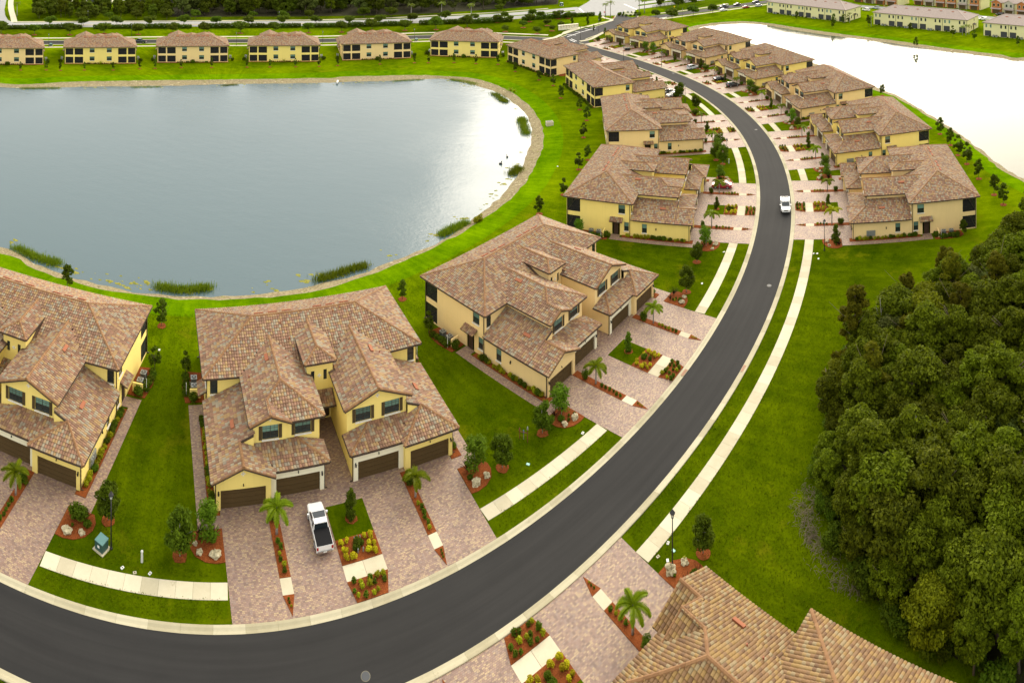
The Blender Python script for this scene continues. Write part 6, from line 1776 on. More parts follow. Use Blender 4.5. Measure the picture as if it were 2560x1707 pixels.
for i, q in enumerate(RTP): put_tree('royal', q[0], q[1], .62, f'thin young palm at a row house corner, {NUM(i)} counted from the left', 'thin palms at the row house corners', 'young_palm', 'palm')

# brick townhouses behind them
def brick_fill(o, rf, L, D, ze):
    n = max(2, round(L/7.5)); u = L/n
    for i in range(n):
        x = u*(i+.5); br_ = i % 3 != 1
        m = MB(); m.box(x-u*.36, x+u*.36, -1.4, -.001, 0, ze+.1); m.face([(x-u*.36, -1.4, ze+.1), (x+u*.36, -1.4, ze+.1), (x, -1.4, ze+1.5)])
        b = m.build('bay', MAT['wall_brick' if br_ else 'wall_stone'], o)
        m = MB(); m.face([(x-u*.42, -1.7, ze), (x, -1.7, ze+1.7), (x, 3.2, ze+1.7), (x-u*.42, 3.2, ze)]); m.face([(x, -1.7, ze+1.7), (x+u*.42, -1.7, ze), (x+u*.42, 3.2, ze), (x, 3.2, ze+1.7)]); m.build('gable_roof', MAT['roof_shingle'], rf)
        for s in (-1, 1): win(o, x+s*u*.17, -1.41, 4.0, 1.2, 1.5)
        m = MB(); m.box(x-u*.28, x+u*.28, -1.46, -1.401, 0.05, 2.2); m.build('garage_door', MAT['garage_brown'], o)
        m = MB(); m.face([(x-u*.42, -2.4, 2.6), (x+u*.42, -2.4, 2.6), (x+u*.42, -1.4, 3.2), (x-u*.42, -1.4, 3.2)]); m.face([(x-u*.42, -2.4, 2.5), (x-u*.42, -1.4, 3.1), (x+u*.42, -1.4, 3.1), (x+u*.42, -2.4, 2.5)]); m.build('porch_roof', MAT['roof_shingle'], o)
for i, (a, b, lab) in enumerate(zip([(202.43,371.55),(227.44,342.36),(246.00,292.67)], [(215.53,341.47),(246.45,302.39),(259.58,255.40)], ('orange brick townhouse row behind the leftmost yellow row house', 'orange brick townhouse row behind the middle yellow row house', 'orange brick townhouse row at the upper right corner'))):
    box_house('brick_townhouse', a, b, 12, 6.0, lab, 'brick townhouses beyond the row houses', 'wall_far_yellow', brick_fill)
band('brick_street', [(191.42,358.79),(203.64,342.20),(211.82,329.17),(220.58,313.83),(232.68,286.18),(242.77,262.26)], 7, 'concrete_road', .012)

# cream houses at the top left edge
def cage_fill(o, rf, L, D, ze):
    m = MB(); m.box(L*.30, L*.98, -4.5, -.02, 0, 2.9); m.build('porch_cage', MAT['grille_dark'], o)
    for x in (.30, .47, .64, .81, .98): m = MB(); m.box(L*x-.05, L*x+.05, -4.58, -4.5, 0, 2.95); m.build('cage_post', MAT['frame_bronze'], o)
    for x in (.1, .2): win(o, L*x, -.01, .9, 1.2, 1.4)
for a, b, lab in zip([(-265.15,323.79),(-245.17,338.22),(-228.14,357.27),(-206.87,370.89)], [(-249.62,334.01),(-228.89,346.74),(-211.47,366.48),(-193.32,378.13)], ('cream house with dark screened porch, leftmost at the top edge', 'cream house with dark screened porch, second from left at the top edge', 'cream house, third from left at the top edge', 'cream house, fourth from left at the top edge, before the wood')):
    box_house('cream_house', a, b, 14, 3.2, lab, 'cream houses at the top left edge', 'wall_pale', cage_fill)

# ================================================================== street lamps, signs, boxes
lp = MB(); lp.tube([(0, 0, 0), (0, 0, 5.0)], [.075, .05], 8); POST = lp.mesh('post', MAT['black_metal'], smooth=True)
lb = MB(); lb.lathe([(.16, 0), (.16, .12), (.10, .2), (.08, .7)], (0, 0, 0), 10); LBASE = lb.mesh('base', MAT['black_metal'])
lc = MB(); lc.lathe([(.10, 5.0), (.13, 5.05), (.13, 5.1)], (0, 0, 0), 8)
for q in range(6): lc.obox((.13*math.cos(q*PI/3), .13*math.sin(q*PI/3), 5.08), (.22*math.cos(q*PI/3), .22*math.sin(q*PI/3), 5.5), .025, .02)
LCAGE = lc.mesh('lantern_frame', MAT['black_metal'])
lr = MB(); lr.lathe([(.28, 5.5), (.26, 5.56), (.10, 5.78), (.02, 5.9)], (0, 0, 0), 8); LROOF = lr.mesh('lantern_roof', MAT['black_metal'])
plain('lantern_glass', (.62, .66, .62), .3)
lg = MB(); lg.lathe([(.11, 5.1), (.19, 5.49)], (0, 0, 0), 8); LGLASS = lg.mesh('lantern_glass', MAT['lantern_glass'])
LAMPS = [(-38.66,58.41,'by the green box left of the parked pickup block'),(15.77,66.16,'above the roof at the bottom edge'),(56.50,115.28,'at the drive of the block next to the wood'),(52.61,162.37,'behind the red car'),(54.88,212.59,'on the lawn beside the sixth lakeside block'),(44.29,269.68,'opposite the farthest right-hand block'),(31.14,311.12,'on the entrance road corner'),(41.87,328.96,'by the entrance road'),(-185.94,232.00,'leftmost behind the far blocks'),(-168.39,271.67,'behind the second far block'),(-117.55,276.47,'between the third and fourth far blocks'),(-82.51,291.34,'between the fourth and fifth far blocks'),(-43.77,305.36,'between the fifth and rightmost far blocks'),(89.02,350.75,'beside the east road'),(25.03,351.01,'on the entrance lawn'),(57.13,257.63,'on the kerb bed of the block with the silver car'),(48.95,356.26,'behind the narrow entrance trees'),(-205.92,289.38,'leftmost on the main road'),(-117.58,332.83,'in the middle of the main road')]
for x, y, w_ in LAMPS:
    o = empty('street_lamp', (x, y, 0)); tag(o, f'black lantern street lamp {w_}', 'street lamp', 'black lantern street lamps')
    for n_, me in (('post', POST), ('base', LBASE), ('lantern_frame', LCAGE), ('lantern_roof', LROOF), ('lantern_glass', LGLASS)): inst(n_, me, parent=o)

plain('box_green', (.03, .075, .065), .5, .4); plain('box_teal', (.09, .20, .19), .5, .4); plain('label_white', (.75, .74, .7), .5)
def trafo(x, y, rz, s, lab):
    o = empty('transformer_box', (x, y, 0), rz, s); tag(o, lab, 'utility box', 'green utility boxes')
    m = MB(); m.box(-.75, .75, -.7, .7, -.05, .1); m.build('pad', MAT['concrete_kerb'], o)
    m = MB(); m.box(-.55, .55, -.5, .5, .1, 1.0); m.build('cabinet', MAT['box_green'], o)
    m = MB(); m.box(-.58, .58, -.53, .53, 1.0, 1.06); m.face([(-.58, -.53, 1.06), (.58, -.53, 1.06), (.58, .53, 1.16), (-.58, .53, 1.16)]); m.face([(-.58, .53, 1.06), (.58, .53, 1.06), (.58, .53, 1.16), (-.58, .53, 1.16)][::-1]); m.face([(-.58, -.53, 1.06), (-.58, .53, 1.16), (-.58, .53, 1.06)]); m.face([(.58, -.53, 1.06), (.58, .53, 1.06), (.58, .53, 1.16)]); m.build('lid', MAT['box_teal'], o)
    m = MB(); m.box(-.18, .12, -.515, -.501, .45, .7); m.build('warning_label', MAT['label_white'], o)
bx = [(-39.47,57.87),(29.29,404.16),(-186.23,233.75),(-42.99,306.31)]
trafo(*bx[0], -.12, .92, 'green transformer box with teal lid beside the near left street lamp'); trafo(*bx[1], 0, 1.6, 'green utility box in the corner of the wood beyond the main road'); trafo(*bx[2], 0, 1, 'dark utility box leftmost behind the far blocks'); trafo(*bx[3], 0, 1, 'dark utility box between the fifth and rightmost far blocks')
plain('box_white', (.6, .6, .56), .5); plain('box_pale_green', (.35, .62, .52), .5); plain('box_hole', (.05, .04, .03), .9)
pd = MB(); pd.lathe([(.12, 0), (.11, .95), (.13, .97), (.13, 1.1), (.05, 1.18)], (0, 0, 0), 10); PED = pd.mesh('cable_pedestal', MAT['box_white'])
for (x, y), lab in zip([(-35.29,58.91),(52.77,161.26)], ('white cable pedestal between the lawn trees at lower left', 'white cable pedestal beside the lamp behind the red car')): tag(inst('cable_pedestal', PED, (x, y, 0)), lab, 'pedestal', 'white cable pedestals')
vb = MB(); vb.box(-.28, .28, -.2, .2, -.05, .05); VBX = {c_: vb.mesh('valve_box', MAT[c_]) for c_ in ('box_white', 'box_pale_green', 'concrete_walk')}
vc = MB(); vc.lathe([(.11, .05), (.11, .06)], (0, 0, 0), 10); VCV = vc.mesh('cover', MAT['box_hole'])
VB = [(-36.63,57.36,'box_white',1,'leftmost of three behind the lower left sidewalk'),(-35.33,57.60,'concrete_walk',1,'middle one of three behind the lower left sidewalk'),(-34.01,58.30,'box_white',1,'rightmost of three behind the lower left sidewalk'),(1.88,80.35,'box_pale_green',0,'round green lid right of the parked pickup block'),(8.76,84.56,'box_white',1,'beside the walk below the third lakeside block'),(32.15,113.01,'box_white',0,'on the lawn between the third lakeside and red car blocks'),(38.90,121.75,'box_white',1,'by the walk below the red car block'),(54.19,115.13,'box_white',1,'left one of three by the wood-side lamp'),(54.79,114.84,'box_white',0,'right one of three by the wood-side lamp'),(54.22,113.12,'box_white',0,'lowest of three by the wood-side lamp'),(15.94,68.83,'box_white',1,'left of the lamp above the bottom roof'),(16.31,67.90,'box_pale_green',0,'pale green one by the lamp above the bottom roof'),(14.63,67.64,'concrete_walk',1,'round one below the walk end at the bottom'),(15.48,67.03,'box_white',0,'lowest white one by the walk end at the bottom'),(-49.44,87.45,'box_white',0,'on the lawn left of the parked pickup block'),(11.15,167.32,'box_white',0,'on the bank lawn right of the lake')]
for x, y, mt, hole, w_ in VB:
    o = inst('valve_box', VBX[mt], (x, y, .03), RNDY.uniform(0, 3), (.62 if y < 80 else .7)); tag(o, f'flat {"pale green" if "green" in mt else "pale concrete" if "conc" in mt else "white"} valve box {w_}', 'valve box', 'valve boxes in the lawns')
    if hole: inst('cover', VCV, parent=o)
mh = MB(); mh.lathe([(.42, 0), (.42, .012), (.40, .014)], (0, 0, .012), 24); MHR = mh.mesh('frame', MAT['room_dark']); mh = MB(); mh.lathe([(.36, .014), (.36, .02)], (0, 0, .012), 24); MHC = mh.mesh('lid', MAT['grille_dark'])
for (x, y), lab in zip([(-12.43,57.32),(42.83,108.77),(67.48,181.53),(59.17,246.99)], ('round manhole cover at the bottom edge of the street', 'round manhole cover below the driving pickup', 'round manhole cover above the driving pickup', 'round manhole cover at the far end of the street')):
    o = empty('manhole', (x, y, 0)); tag(o, lab, 'manhole', 'manhole covers in the street'); inst('frame', MHR, parent=o); inst('lid', MHC, parent=o)
dr = MB(); dr.box(-.75, .75, -.34, .34, 0, .03); DRN = dr.mesh('frame', MAT['concrete_kerb']); dr = MB()
for q in range(9): dr.box(-.68+q*.155, -.60+q*.155, -.3, .3, .03, .045)
DRB = dr.mesh('bars', MAT['pipe_brown'])
for tt, sd, lab in ((-.742, 1, 'brown kerb drain grate below the third lakeside block'), (-.715, -1, 'brown kerb drain grate on the outer kerb, opposite the third lakeside block')):
    x, y = rp(tt, sd*3.7); o = empty('drain_grate', (x, y, .035), tt+PI/2); tag(o, lab, 'drain grate', 'kerb drain grates'); inst('frame', DRN, parent=o); tag(inst('bars', DRB, parent=o), kind='stuff')
sd_ = MB(); sd_.box(-1.0, 1.0, -.8, .8, -.6, .75); SB = sd_.mesh('chamber', MAT['concrete_walk']); sd_ = MB()
for q in range(8): sd_.box(-.85+q*.22, -.74+q*.22, -.65, .65, .75, .80)
SG = sd_.mesh('grate', MAT['grille_dark'])
x, y = (10.87,198.05); o = empty('storm_drain', (x, y, 0), .2); tag(o, 'concrete storm drain box on the bank right of the lake', 'storm drain'); inst('chamber', SB, parent=o); tag(inst('grate', SG, parent=o), kind='stuff')
op = MB(); op.tube([(0, 3, .2), (0, -1.2, -.05)], .65, 14, cap=False); op.tube([(0, -1.2, -.05), (0, 3, .2)], .55, 14, cap=True); x, y = (-61.61,236.37); tag(inst('outfall_pipe', op.mesh('outfall_pipe', [MAT['box_white']], smooth=True), (x, y, -.75), .15, .6), 'white outfall pipe on the far shore of the left lake', 'pipe')

# yard ornament: little figures on posts
plain('rust', (.16, .05, .025), .8); plain('paint_blue', (.10, .16, .28), .6)
yo = [(0.93,84.20),(1.42,84.07),(1.90,83.57)]
o = empty('yard_ornament', (*yo[1], 0)); tag(o, 'rusty yard ornament of figures on posts, on the lawn between two lawn trees', 'ornament')
for i, (x, y) in enumerate(yo):
    dx, dy = x-yo[1][0], y-yo[1][1]; h = (.9, .7, 1.5)[i]
    m = MB(); m.tube([(dx, dy, 0), (dx, dy, h)], .045, 6); m.build('post', MAT['rust' if i != 1 else 'metal_grey'], o)
    m = MB(); m.lathe([(.02, 0), (.11, .1), (.09, .25), (.05, .32), (.07, .4), (.01, .46)], (dx, dy, h), 8); m.build('figure', MAT['rust' if i == 0 else 'paint_blue' if i == 1 else 'metal_grey'], o)
m = MB(); m.obox((yo[0][0]-yo[1][0], yo[0][1]-yo[1][1], .85), (yo[2][0]-yo[1][0], yo[2][1]-yo[1][1], 1.1), .05, .05); m.build('crossbar', MAT['rust'], o)
# small stone ornaments in the island bed of the pickup block
for i, (u, v) in enumerate(((14.2, 31.6), (14.5, 31.5), (14.8, 31.6), (14.2, 32.9), (14.75, 32.9))):
    x, y = W('B', u, v); m = MB(); m.lathe([(.10, 0), (.12, .1), (.07, .35), (.10, .45), (.03, .6)], (0, 0, 0), 8)
    tag(inst('garden_figure', m.mesh('garden_figure', MAT['metal_grey']), (x, y, .06), 0, .8), 'small grey garden figure in the island bed beside the parked pickup', 'garden figure', 'garden figures beside the parked pickup')
# mail box wall and entrance signs
x, y = (27.57,334.35); o = empty('mailbox_wall', (x, y, 0), .38); tag(o, 'cream mailbox wall with open bays on the entrance lawn', 'mailbox wall')
m = MB(); m.box(-5.2, 5.2, .3, .5, 0, 2.2); m.build('back', MAT['trim_white'], o)
m = MB(); m.box(-5.4, 5.4, -.5, .6, 2.2, 2.35); m.build('cap', MAT['wall_pale'], o)
m = MB(); m.box(-5.3, 5.3, -.4, .3, 0, .5); m.build('plinth', MAT['wall_pale'], o)
for q in range(8): m = MB(); m.box(-5.2+q*1.46, -4.98+q*1.46, -.4, .3, .5, 2.2); m.build('pillar', MAT['wall_pale'], o)
for q in range(7): m = MB(); m.box(-4.85+q*1.46, -3.85+q*1.46, .22, .30, .7, 2.0); m.build('mailbox_bank', MAT['trim_white'], o)
plain('sign_red', (.55, .02, .02), .5); plain('sign_yellow', (.85, .55, .02), .5)
def sign(x, y, rz, col, lab, text=None):
    o = empty('road_sign', (x, y, 0), rz); tag(o, lab, 'road sign', 'road signs by the entrance')
    m = MB(); m.tube([(0, 0, 0), (0, 0, 2.9)], .05, 6); m.build('post', MAT['black_metal'], o)
    m = MB(); R = .42; pts = [(R*math.cos(PI/8+a*PI/4), -.05, 2.6+R*math.sin(PI/8+a*PI/4)) for a in range(8)]; m.face(pts); m.face([(p[0], -.08, p[2]) for p in pts][::-1])
    for i in range(8): m.face([pts[i], pts[(i+1) % 8], (pts[(i+1) % 8][0], -.08, pts[(i+1) % 8][2]), (pts[i][0], -.08, pts[i][2])])
    m.build('plate', MAT[col], o, recalc=True)
    if text:
        cu = bpy.data.curves.new('lettering', 'FONT'); cu.body = text; cu.size = .3; cu.align_x = 'CENTER'; cu.align_y = 'CENTER'; cu.extrude = .004; cu.materials.append(MAT['label_white'])
        tmp = bpy.data.objects.new('tmp', cu); link(tmp); bpy.context.view_layer.update(); q = bpy.data.objects.new('lettering', bpy.data.meshes.new_from_object(tmp.evaluated_get(bpy.context.evaluated_depsgraph_get()))); bpy.data.objects.remove(tmp); link(q, o); q.location = (0, -.09, 2.6); q.rotation_euler = (PI/2, 0, 0)
for (x, y), lab in zip([(49.56,365.49),(52.12,349.12)], ('red octagonal stop sign at the main junction', 'red octagonal stop sign by the entrance road')): sign(x, y, .1, 'sign_red', lab, 'STOP')
x, y = (90.63,375.39); sign(x, y, 0, 'sign_yellow', 'small yellow warning sign left of the east road')
x, y = (63.77,369.38); o = empty('entrance_monument', (x, y, 0), -.3); tag(o, 'pale stone entrance monument on the planted island', 'monument')
m = MB(); m.box(-2.2, 2.2, -.3, .3, 0, 1.0); m.build('wall', MAT['wall_pale'], o)
for s in (-1, 1): m = MB(); m.box(s*2.2-.4, s*2.2+.4, -.45, .45, 0, 1.8); m.box(s*2.2-.5, s*2.2+.5, -.55, .55, 1.8, 1.95); m.build('pillar', MAT['wall_pale'], o)
for i in range(16):
    an = i/16*2*PI; put('green_bush', x+6*math.cos(an), y+5*math.sin(an)*.9, 1.6, 'green bush around the entrance monument', 'bushes around the entrance monument', 'bush', .05)
# fence by the cross road
fx = resample([(80.38,385.83),(96.36,395.08),(111.38,404.99)], 3.0, False)
o = empty('fence', (*fx[0], 0)); tag(o, 'dark rail fence on the dry bank beyond the east road', 'fence')
for i, (a, b) in enumerate(zip(fx[:-1], fx[1:])):
    p0 = (a[0]-fx[0][0], a[1]-fx[0][1]); p1 = (b[0]-fx[0][0], b[1]-fx[0][1])
    m = MB(); m.box(p0[0]-.09, p0[0]+.09, p0[1]-.09, p0[1]+.09, 0, 2.0); m.build('post', MAT['trim_brown'], o)
    for z_ in (.5, 1.1, 1.7): m = MB(); m.obox((*p0, z_), (*p1, z_), .05, .12); m.build('rail', MAT['trim_brown'], o)
# wheelie bin and planter
wb = MB(); wb.prism([(-.45, -.4), (.45, -.4), (.45, .4), (-.45, .4)], .08, 1.05); WB1 = wb.mesh('bin', MAT['black_metal']); wb = MB(); wb.box(-.5, .5, -.45, .45, 1.05, 1.14); WB2 = wb.mesh('lid', MAT['box_green']); wb = MB(); wb.tube([(-.5, .35, .12), (.5, .35, .12)], .12, 10); WB3 = wb.mesh('wheels', MAT['black_metal'])
for i, dx in enumerate((-.6, .6)):
    x, y = (48.60,286.47); o = empty('wheelie_bin', (x+dx, y, 0), .3); tag(o, f'{("left", "right")[i]} black wheelie bin of the pair on the drive of the farthest right-hand block', 'bin', 'wheelie bins'); inst('body', WB1, parent=o); inst('lid', WB2, parent=o); inst('axle', WB3, parent=o)
# birds and splash marks on the lake
bd = MB(); bd.lathe([(.02, -.05), (.16, 0), (.2, .12), (.12, .22), (.03, .26)], (0, 0, 0), 8); bd.tube([(.12, 0, .18), (.2, 0, .42)], [.05, .04], 6); bd.lathe([(.02, -.05), (.07, 0), (.02, .06)], (.22, 0, .45), 6)
BIRD = bd.mesh('water_bird', MAT['black_metal'], smooth=True)
for i, (x, y) in enumerate([(-3.01,171.92),(-2.71,171.92),(-1.23,176.35)]): tag(inst('water_bird', BIRD, (x, y, -1.12), i, 1.5), ('dark water bird, left of the close pair near the right shore', 'dark water bird, right of the close pair near the right shore', 'single dark water bird nearest the right shore')[i], 'bird', 'water birds on the left lake')

# ================================================================== vehicles
def paint(name, col, rough=.22):
    t = NT(name); b = t.bsdf(col, rough, .6); b.inputs['Coat Weight'].default_value = .6; b.inputs['Coat Roughness'].default_value = .06; t.done(b); return t.mat
for n_, c_ in (('car_white', (.80, .80, .78)), ('car_red', (.30, .008, .02)), ('car_black', (.012, .013, .018)), ('car_silver', (.50, .53, .56)), ('car_blue', (.02, .03, .06))): paint(n_, c_)
t = NT('car_glass'); b = t.bsdf((.015, .022, .025), .04, .8); t.done(b)
plain('rubber', (.015, .015, .015), .8); plain('rim', (.45, .46, .47), .3, .5, .8); plain('tail_red', (.35, .01, .01), .3); plain('head_lamp', (.75, .78, .8), .15, .6); plain('chrome', (.6, .6, .6), .15, .5, 1.0); plain('tonneau', (.010, .010, .011), .85, .15); plain('plate', (.7, .7, .66), .5)
def loft(m, st, mi=0):
    """st: list of (x, ring of (y,z)); closed rings"""
    base = []
    for x, ringp in st:
        base.append(len(m.v)); m.v += [(x, y, z) for y, z in ringp]
    n = len(st[0][1])
    for a, b in zip(base[:-1], base[1:]):
        for i in range(n): m.f.append([a+i, a+(i+1) % n, b+(i+1) % n, b+i]); m.m.append(mi)
    m.f.append([base[0]+i for i in range(n)][::-1]); m.m.append(mi); m.f.append([base[-1]+i for i in range(n)]); m.m.append(mi)
def bring(w, zb, zt):
    return [(-w*.90, zb), (w*.90, zb), (w, zb+.18), (w*1.0, zt-.20), (w*.95, zt-.05), (w*.82, zt), (-w*.82, zt), (-w*.95, zt-.05), (-w, zt-.20), (-w, zb+.18)]
def cring(wb, wt, zb, zt): return [(-wb, zb), (wb, zb), (wb*.97, zb+.05), (wt, zt-.06), (wt*.9, zt), (-wt*.9, zt), (-wt, zt-.06), (-wb*.97, zb+.05)]
WHEEL = {}
def wheel_meshes(r):
    if r not in WHEEL:
        a = MB(); a.tube([(0, -.12, 0), (0, -.10, 0), (0, .10, 0), (0, .12, 0)], [r*.82, r, r, r*.82], 20); b = MB(); b.tube([(0, -.125, 0), (0, .125, 0)], r*.62, 14)
        for q in range(5): b.obox((0, .126, 0), (.55*r*math.cos(q*2*PI/5), .126, .55*r*math.sin(q*2*PI/5)), .07, .02)
        WHEEL[r] = (a.mesh('wheel', MAT['rubber'], smooth=True), b.mesh('rim', MAT['rim']))
    return WHEEL[r]
KINDS = {
 # body stations (x, half width, bottom, top), cabin (x, wb, wt, zb, zt)
 'sedan': dict(body=[(-2.35, .72, .35, .82), (-2.25, .84, .26, .98), (-1.5, .90, .22, 1.02), (0, .91, .20, .98), (1.0, .90, .20, .95), (1.9, .86, .24, .84), (2.25, .78, .28, .72), (2.36, .66, .36, .62)], cab=[(-1.75, .74, .50, .98, 1.02), (-1.05, .80, .60, .99, 1.40), (.05, .80, .62, .96, 1.44), (1.25, .76, .56, .92, .98)], roofx=(-1.0, .15), wb=1.36, r=.33),
 'suv': dict(body=[(-2.32, .78, .42, 1.0), (-2.25, .88, .32, 1.12), (-1.5, .94, .28, 1.12), (0, .95, .26, 1.08), (1.1, .94, .26, 1.05), (1.9, .90, .30, .98), (2.25, .82, .34, .86), (2.36, .70, .42, .74)], cab=[(-2.2, .80, .58, 1.08, 1.15), (-1.85, .84, .66, 1.10, 1.66), (.1, .85, .68, 1.06, 1.70), (1.25, .82, .60, 1.02, 1.08)], roofx=(-1.85, .2), wb=1.38, r=.37),
 'pickup': dict(body=[(-.85, .98, .42, 1.12), (.0, 1.0, .40, 1.12), (1.2, 1.0, .40, 1.14), (2.2, .98, .42, 1.10), (2.75, .94, .46, 1.04), (2.95, .86, .52, .94)], cab=[(-.82, .90, .72, 1.10, 1.18), (-.70, .92, .78, 1.10, 1.78), (.75, .92, .78, 1.10, 1.86), (1.65, .88, .70, 1.10, 1.16)], roofx=(-.68, .85), wb=1.85, r=.42, bed=(-2.95, -.86)),
}
CARME = {}
def car_meshes(kind, col, cover=False):
    key = (kind, col, cover)
    if key in CARME: return CARME[key]
    K_ = KINDS[kind]; out = {}
    m = MB(); loft(m, [(x, bring(w_, a, b)) for x, w_, a, b in K_['body']]); out['body'] = m.mesh('body', MAT[col])
    m = MB(); loft(m, [(x, cring(wb, wt, a, b)) for x, wb, wt, a, b in K_['cab']]); out['windows'] = m.mesh('windows', MAT['car_glass'])
    c = K_['cab']; m = MB(); zt = c[1][4]; x0, x1 = K_['roofx']; wt = c[1][2]
    m.box(x0-.05, x1+.05, -wt*1.0, wt*1.0, zt-.05, zt+.035)
    for s in (-1, 1):
        m.obox((c[2][0], s*(c[2][2]+.0), c[2][4]-.07), (c[3][0], s*c[3][1]*.98, c[3][3]+.02), .07, .06); m.obox((c[1][0], s*c[1][2], c[1][4]-.07), (c[0][0], s*c[0][1]*.97, c[0][3]+.02), .10, .06)
        mx_ = (c[1][0]+c[2][0])/2; m.obox((mx_, s*(c[1][2]+.01), zt-.07), (mx_, s*(c[1][1]+.01), c[1][3]), .05, .09)
    out['roof'] = m.mesh('roof', MAT[col])
    fx_ = K_['body'][-1][0]; bx_ = K_['bed'][0] if 'bed' in K_ else K_['body'][0][0]; zf = K_['body'][-2][3]
    m = MB(); m.box(fx_-.12, fx_+.02, -.42, .42, zf-.32, zf-.10); out['grille'] = m.mesh('grille', MAT['black_metal'])
    m = MB(); m.box(fx_-.16, fx_+.06, -.80, .80, .36, .52); out['front_bumper'] = m.mesh('front_bumper', MAT['chrome' if kind == 'pickup' else col])
    m = MB(); m.box(bx_-.08, bx_+.14, -.84, .84, .42, .60); out['rear_bumper'] = m.mesh('rear_bumper', MAT['chrome' if kind == 'pickup' else col])
    m = MB(); m.box(bx_-.095, bx_-.08, -.2, .2, .48, .60); out['plate'] = m.mesh('number_plate', MAT['plate'])
    if 'bed' in K_:
        a, b = K_['bed']; m = MB()
        m.box(a, b, -.99, -.86, .50, 1.18); m.box(a, b, .86, .99, .50, 1.18); m.box(a, a+.09, -.86, .86, .55, 1.16); m.box(a, b, -.86, .86, .55, .66); m.box(b-.06, b, -.86, .86, .66, 1.18)
        out['bed'] = m.mesh('bed', MAT[col])
        if cover: m = MB(); m.box(a+.04, b-.02, -.93, .93, 1.18, 1.24); out['bed_cover'] = m.mesh('bed_cover', MAT['tonneau'])
        else: m = MB(); m.box(a+.1, b-.07, -.85, .85, .661, .68); out['bed_liner'] = m.mesh('bed_liner', MAT['tonneau'])
    h = MB(); h.box(-.06, .05, -.16, .16, -.09, .09); out['_head'] = h.mesh('headlight', MAT['head_lamp'])
    h = MB(); h.box(-.05, .05, -.10, .10, -.16, .16); out['_tail'] = h.mesh('tail_light', MAT['tail_red'])
    h = MB(); h.box(-.10, .08, -.12, .12, -.07, .09); out['_mirror'] = h.mesh('mirror', MAT[col])
    CARME[key] = out; return out
def car(kind, col, x, y, rz, label, group, cover=False, z=.03):
    K_ = KINDS[kind]; me = car_meshes(kind, col, cover); o = empty('pickup_truck' if kind == 'pickup' else 'car', (x, y, z), rz); tag(o, label, 'pickup' if kind == 'pickup' else 'car', group)
    for n_, q in me.items():
        if not n_.startswith('_'): inst(n_ if n_ != 'plate' else 'number_plate', q, parent=o)
    fx_ = K_['body'][-1][0]; bx_ = K_['bed'][0] if 'bed' in K_ else K_['body'][0][0]; zf = K_['body'][-2][3]
    for s in (-1, 1):
        inst('headlight', me['_head'], (fx_-.12, s*.64, zf-.14), parent=o); inst('tail_light', me['_tail'], (bx_+.02, s*.86, .92), parent=o)
        c3 = K_['cab'][3]; inst('mirror', me['_mirror'], (c3[0]-.45, s*(K_['body'][2][1]+.12), c3[3]+.12), parent=o)
        for wx in (-K_['wb'], K_['wb']):
            a, b = wheel_meshes(K_['r']); w_ = inst('wheel', a, (wx, s*(K_['body'][2][1]-.10), K_['r']), parent=o)
            if s < 0: w_.rotation_euler = (0, 0, PI)
            inst('rim', b, parent=w_)
    return o
GP = 'cars parked on the drives'; GF = 'cars on the far roads'
def drive_dir(k): (a, b) = (W(k, 10, 27), W(k, 10, 33)); return math.atan2(a[1]-b[1], a[0]-b[0])   # nose to the garage
pk = [(-18.64,66.69),(-21.23,71.45)]
hd_ = Vector((pk[1][0]-pk[0][0], pk[1][1]-pk[0][1])).normalized()
mid = (pk[0][0]+hd_.x*2.65, pk[0][1]+hd_.y*2.65)
car('pickup', 'car_white', mid[0], mid[1], math.atan2(pk[1][1]-pk[0][1], pk[1][0]-pk[0][0]), 'white pickup with black bed cover parked nose-in on a paved drive', GP, True).scale = (.89,)*3
x, y = rp(-.405, -2.1); car('pickup', 'car_white', x, y, -.405-PI/2+.05, 'white pickup with open bed driving towards the viewer on the street', 'cars on the curved street', z=.02)
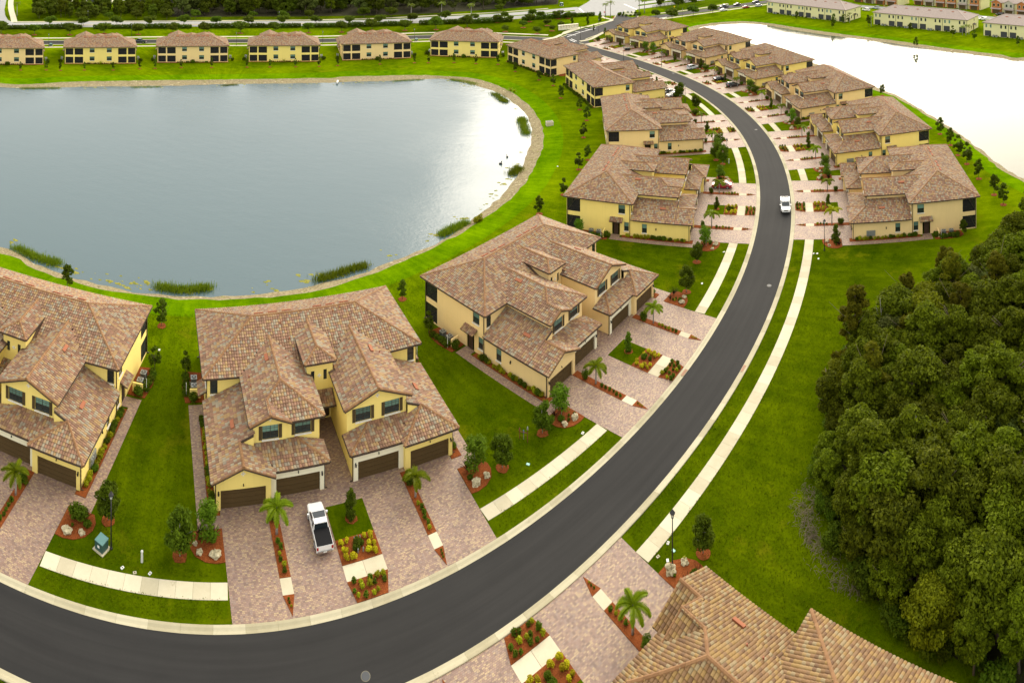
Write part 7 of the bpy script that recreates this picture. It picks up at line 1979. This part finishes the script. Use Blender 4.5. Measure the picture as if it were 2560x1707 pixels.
x, y = W('D', 25.3, 29.2); car('sedan', 'car_red', x, y, drive_dir('D'), 'shiny red car parked on a drive beside the palm', GP)
def at_px(k, p, kind, col, lab, turn=0.0): car(kind, col, p[0], p[1], drive_dir(k)+turn, lab, GP)
at_px('R4', (73.00,233.65), 'sedan', 'car_black', 'black saloon, farther of the two dark cars on neighbouring drives')
at_px('R4', (74.93,224.56), 'suv', 'car_black', 'black estate car, nearer of the two dark cars on neighbouring drives')
at_px('R5', (67.71,251.34), 'suv', 'car_silver', 'silver car on the drive behind the round bushes')
at_px('F', (51.89,222.30), 'sedan', 'car_black', 'dark car half hidden beside the sixth lakeside block', 0.0)
x, y = (52.56,219.38); car('sedan', 'car_white', x, y, drive_dir('F'), 'white car half hidden behind trees at the sixth lakeside block', GP)
x, y = (-157.81,261.72); car('pickup', 'car_blue', x, y, PI+.18, 'dark pickup between two far blocks on the back street', GF)
er = [(91.84,367.24),(150.39,390.54)]; ea = math.atan2(er[1][1]-er[0][1], er[1][0]-er[0][0])
for p_, kd, cl_, lb_, tn in zip([(117.71,369.16),(121.40,379.98),(130.74,384.31),(132.84,373.94),(141.75,376.59),(144.54,389.52)], ('sedan', 'pickup', 'sedan', 'sedan', 'suv', 'suv'), ('car_white', 'car_blue', 'car_black', 'car_red', 'car_silver', 'car_blue'), ('white car on the east road, nearest the trees', 'dark pickup on the far lane of the east road', 'black car on the far lane of the east road', 'red car on the east road', 'pale estate car on the east road, rightmost', 'dark blue van-like car on the east road at the top edge'), (0, PI, PI, 0, 0, PI)):
    car(kd, cl_, p_[0], p_[1], ea+tn, lb_, GF)
for p_, cl_, lb_ in zip([(191.31,336.96),(199.56,339.86),(228.16,277.96),(244.06,282.90)], ('car_white', 'car_silver', 'car_white', 'car_black'), ('white car behind the gap between the first row houses', 'silver car behind the gap between the first row houses', 'white car behind the gap between the right row houses', 'black car before the brick townhouse at upper right')): car('suv', cl_, p_[0], p_[1], 2.0, lb_, 'cars by the brick townhouses')
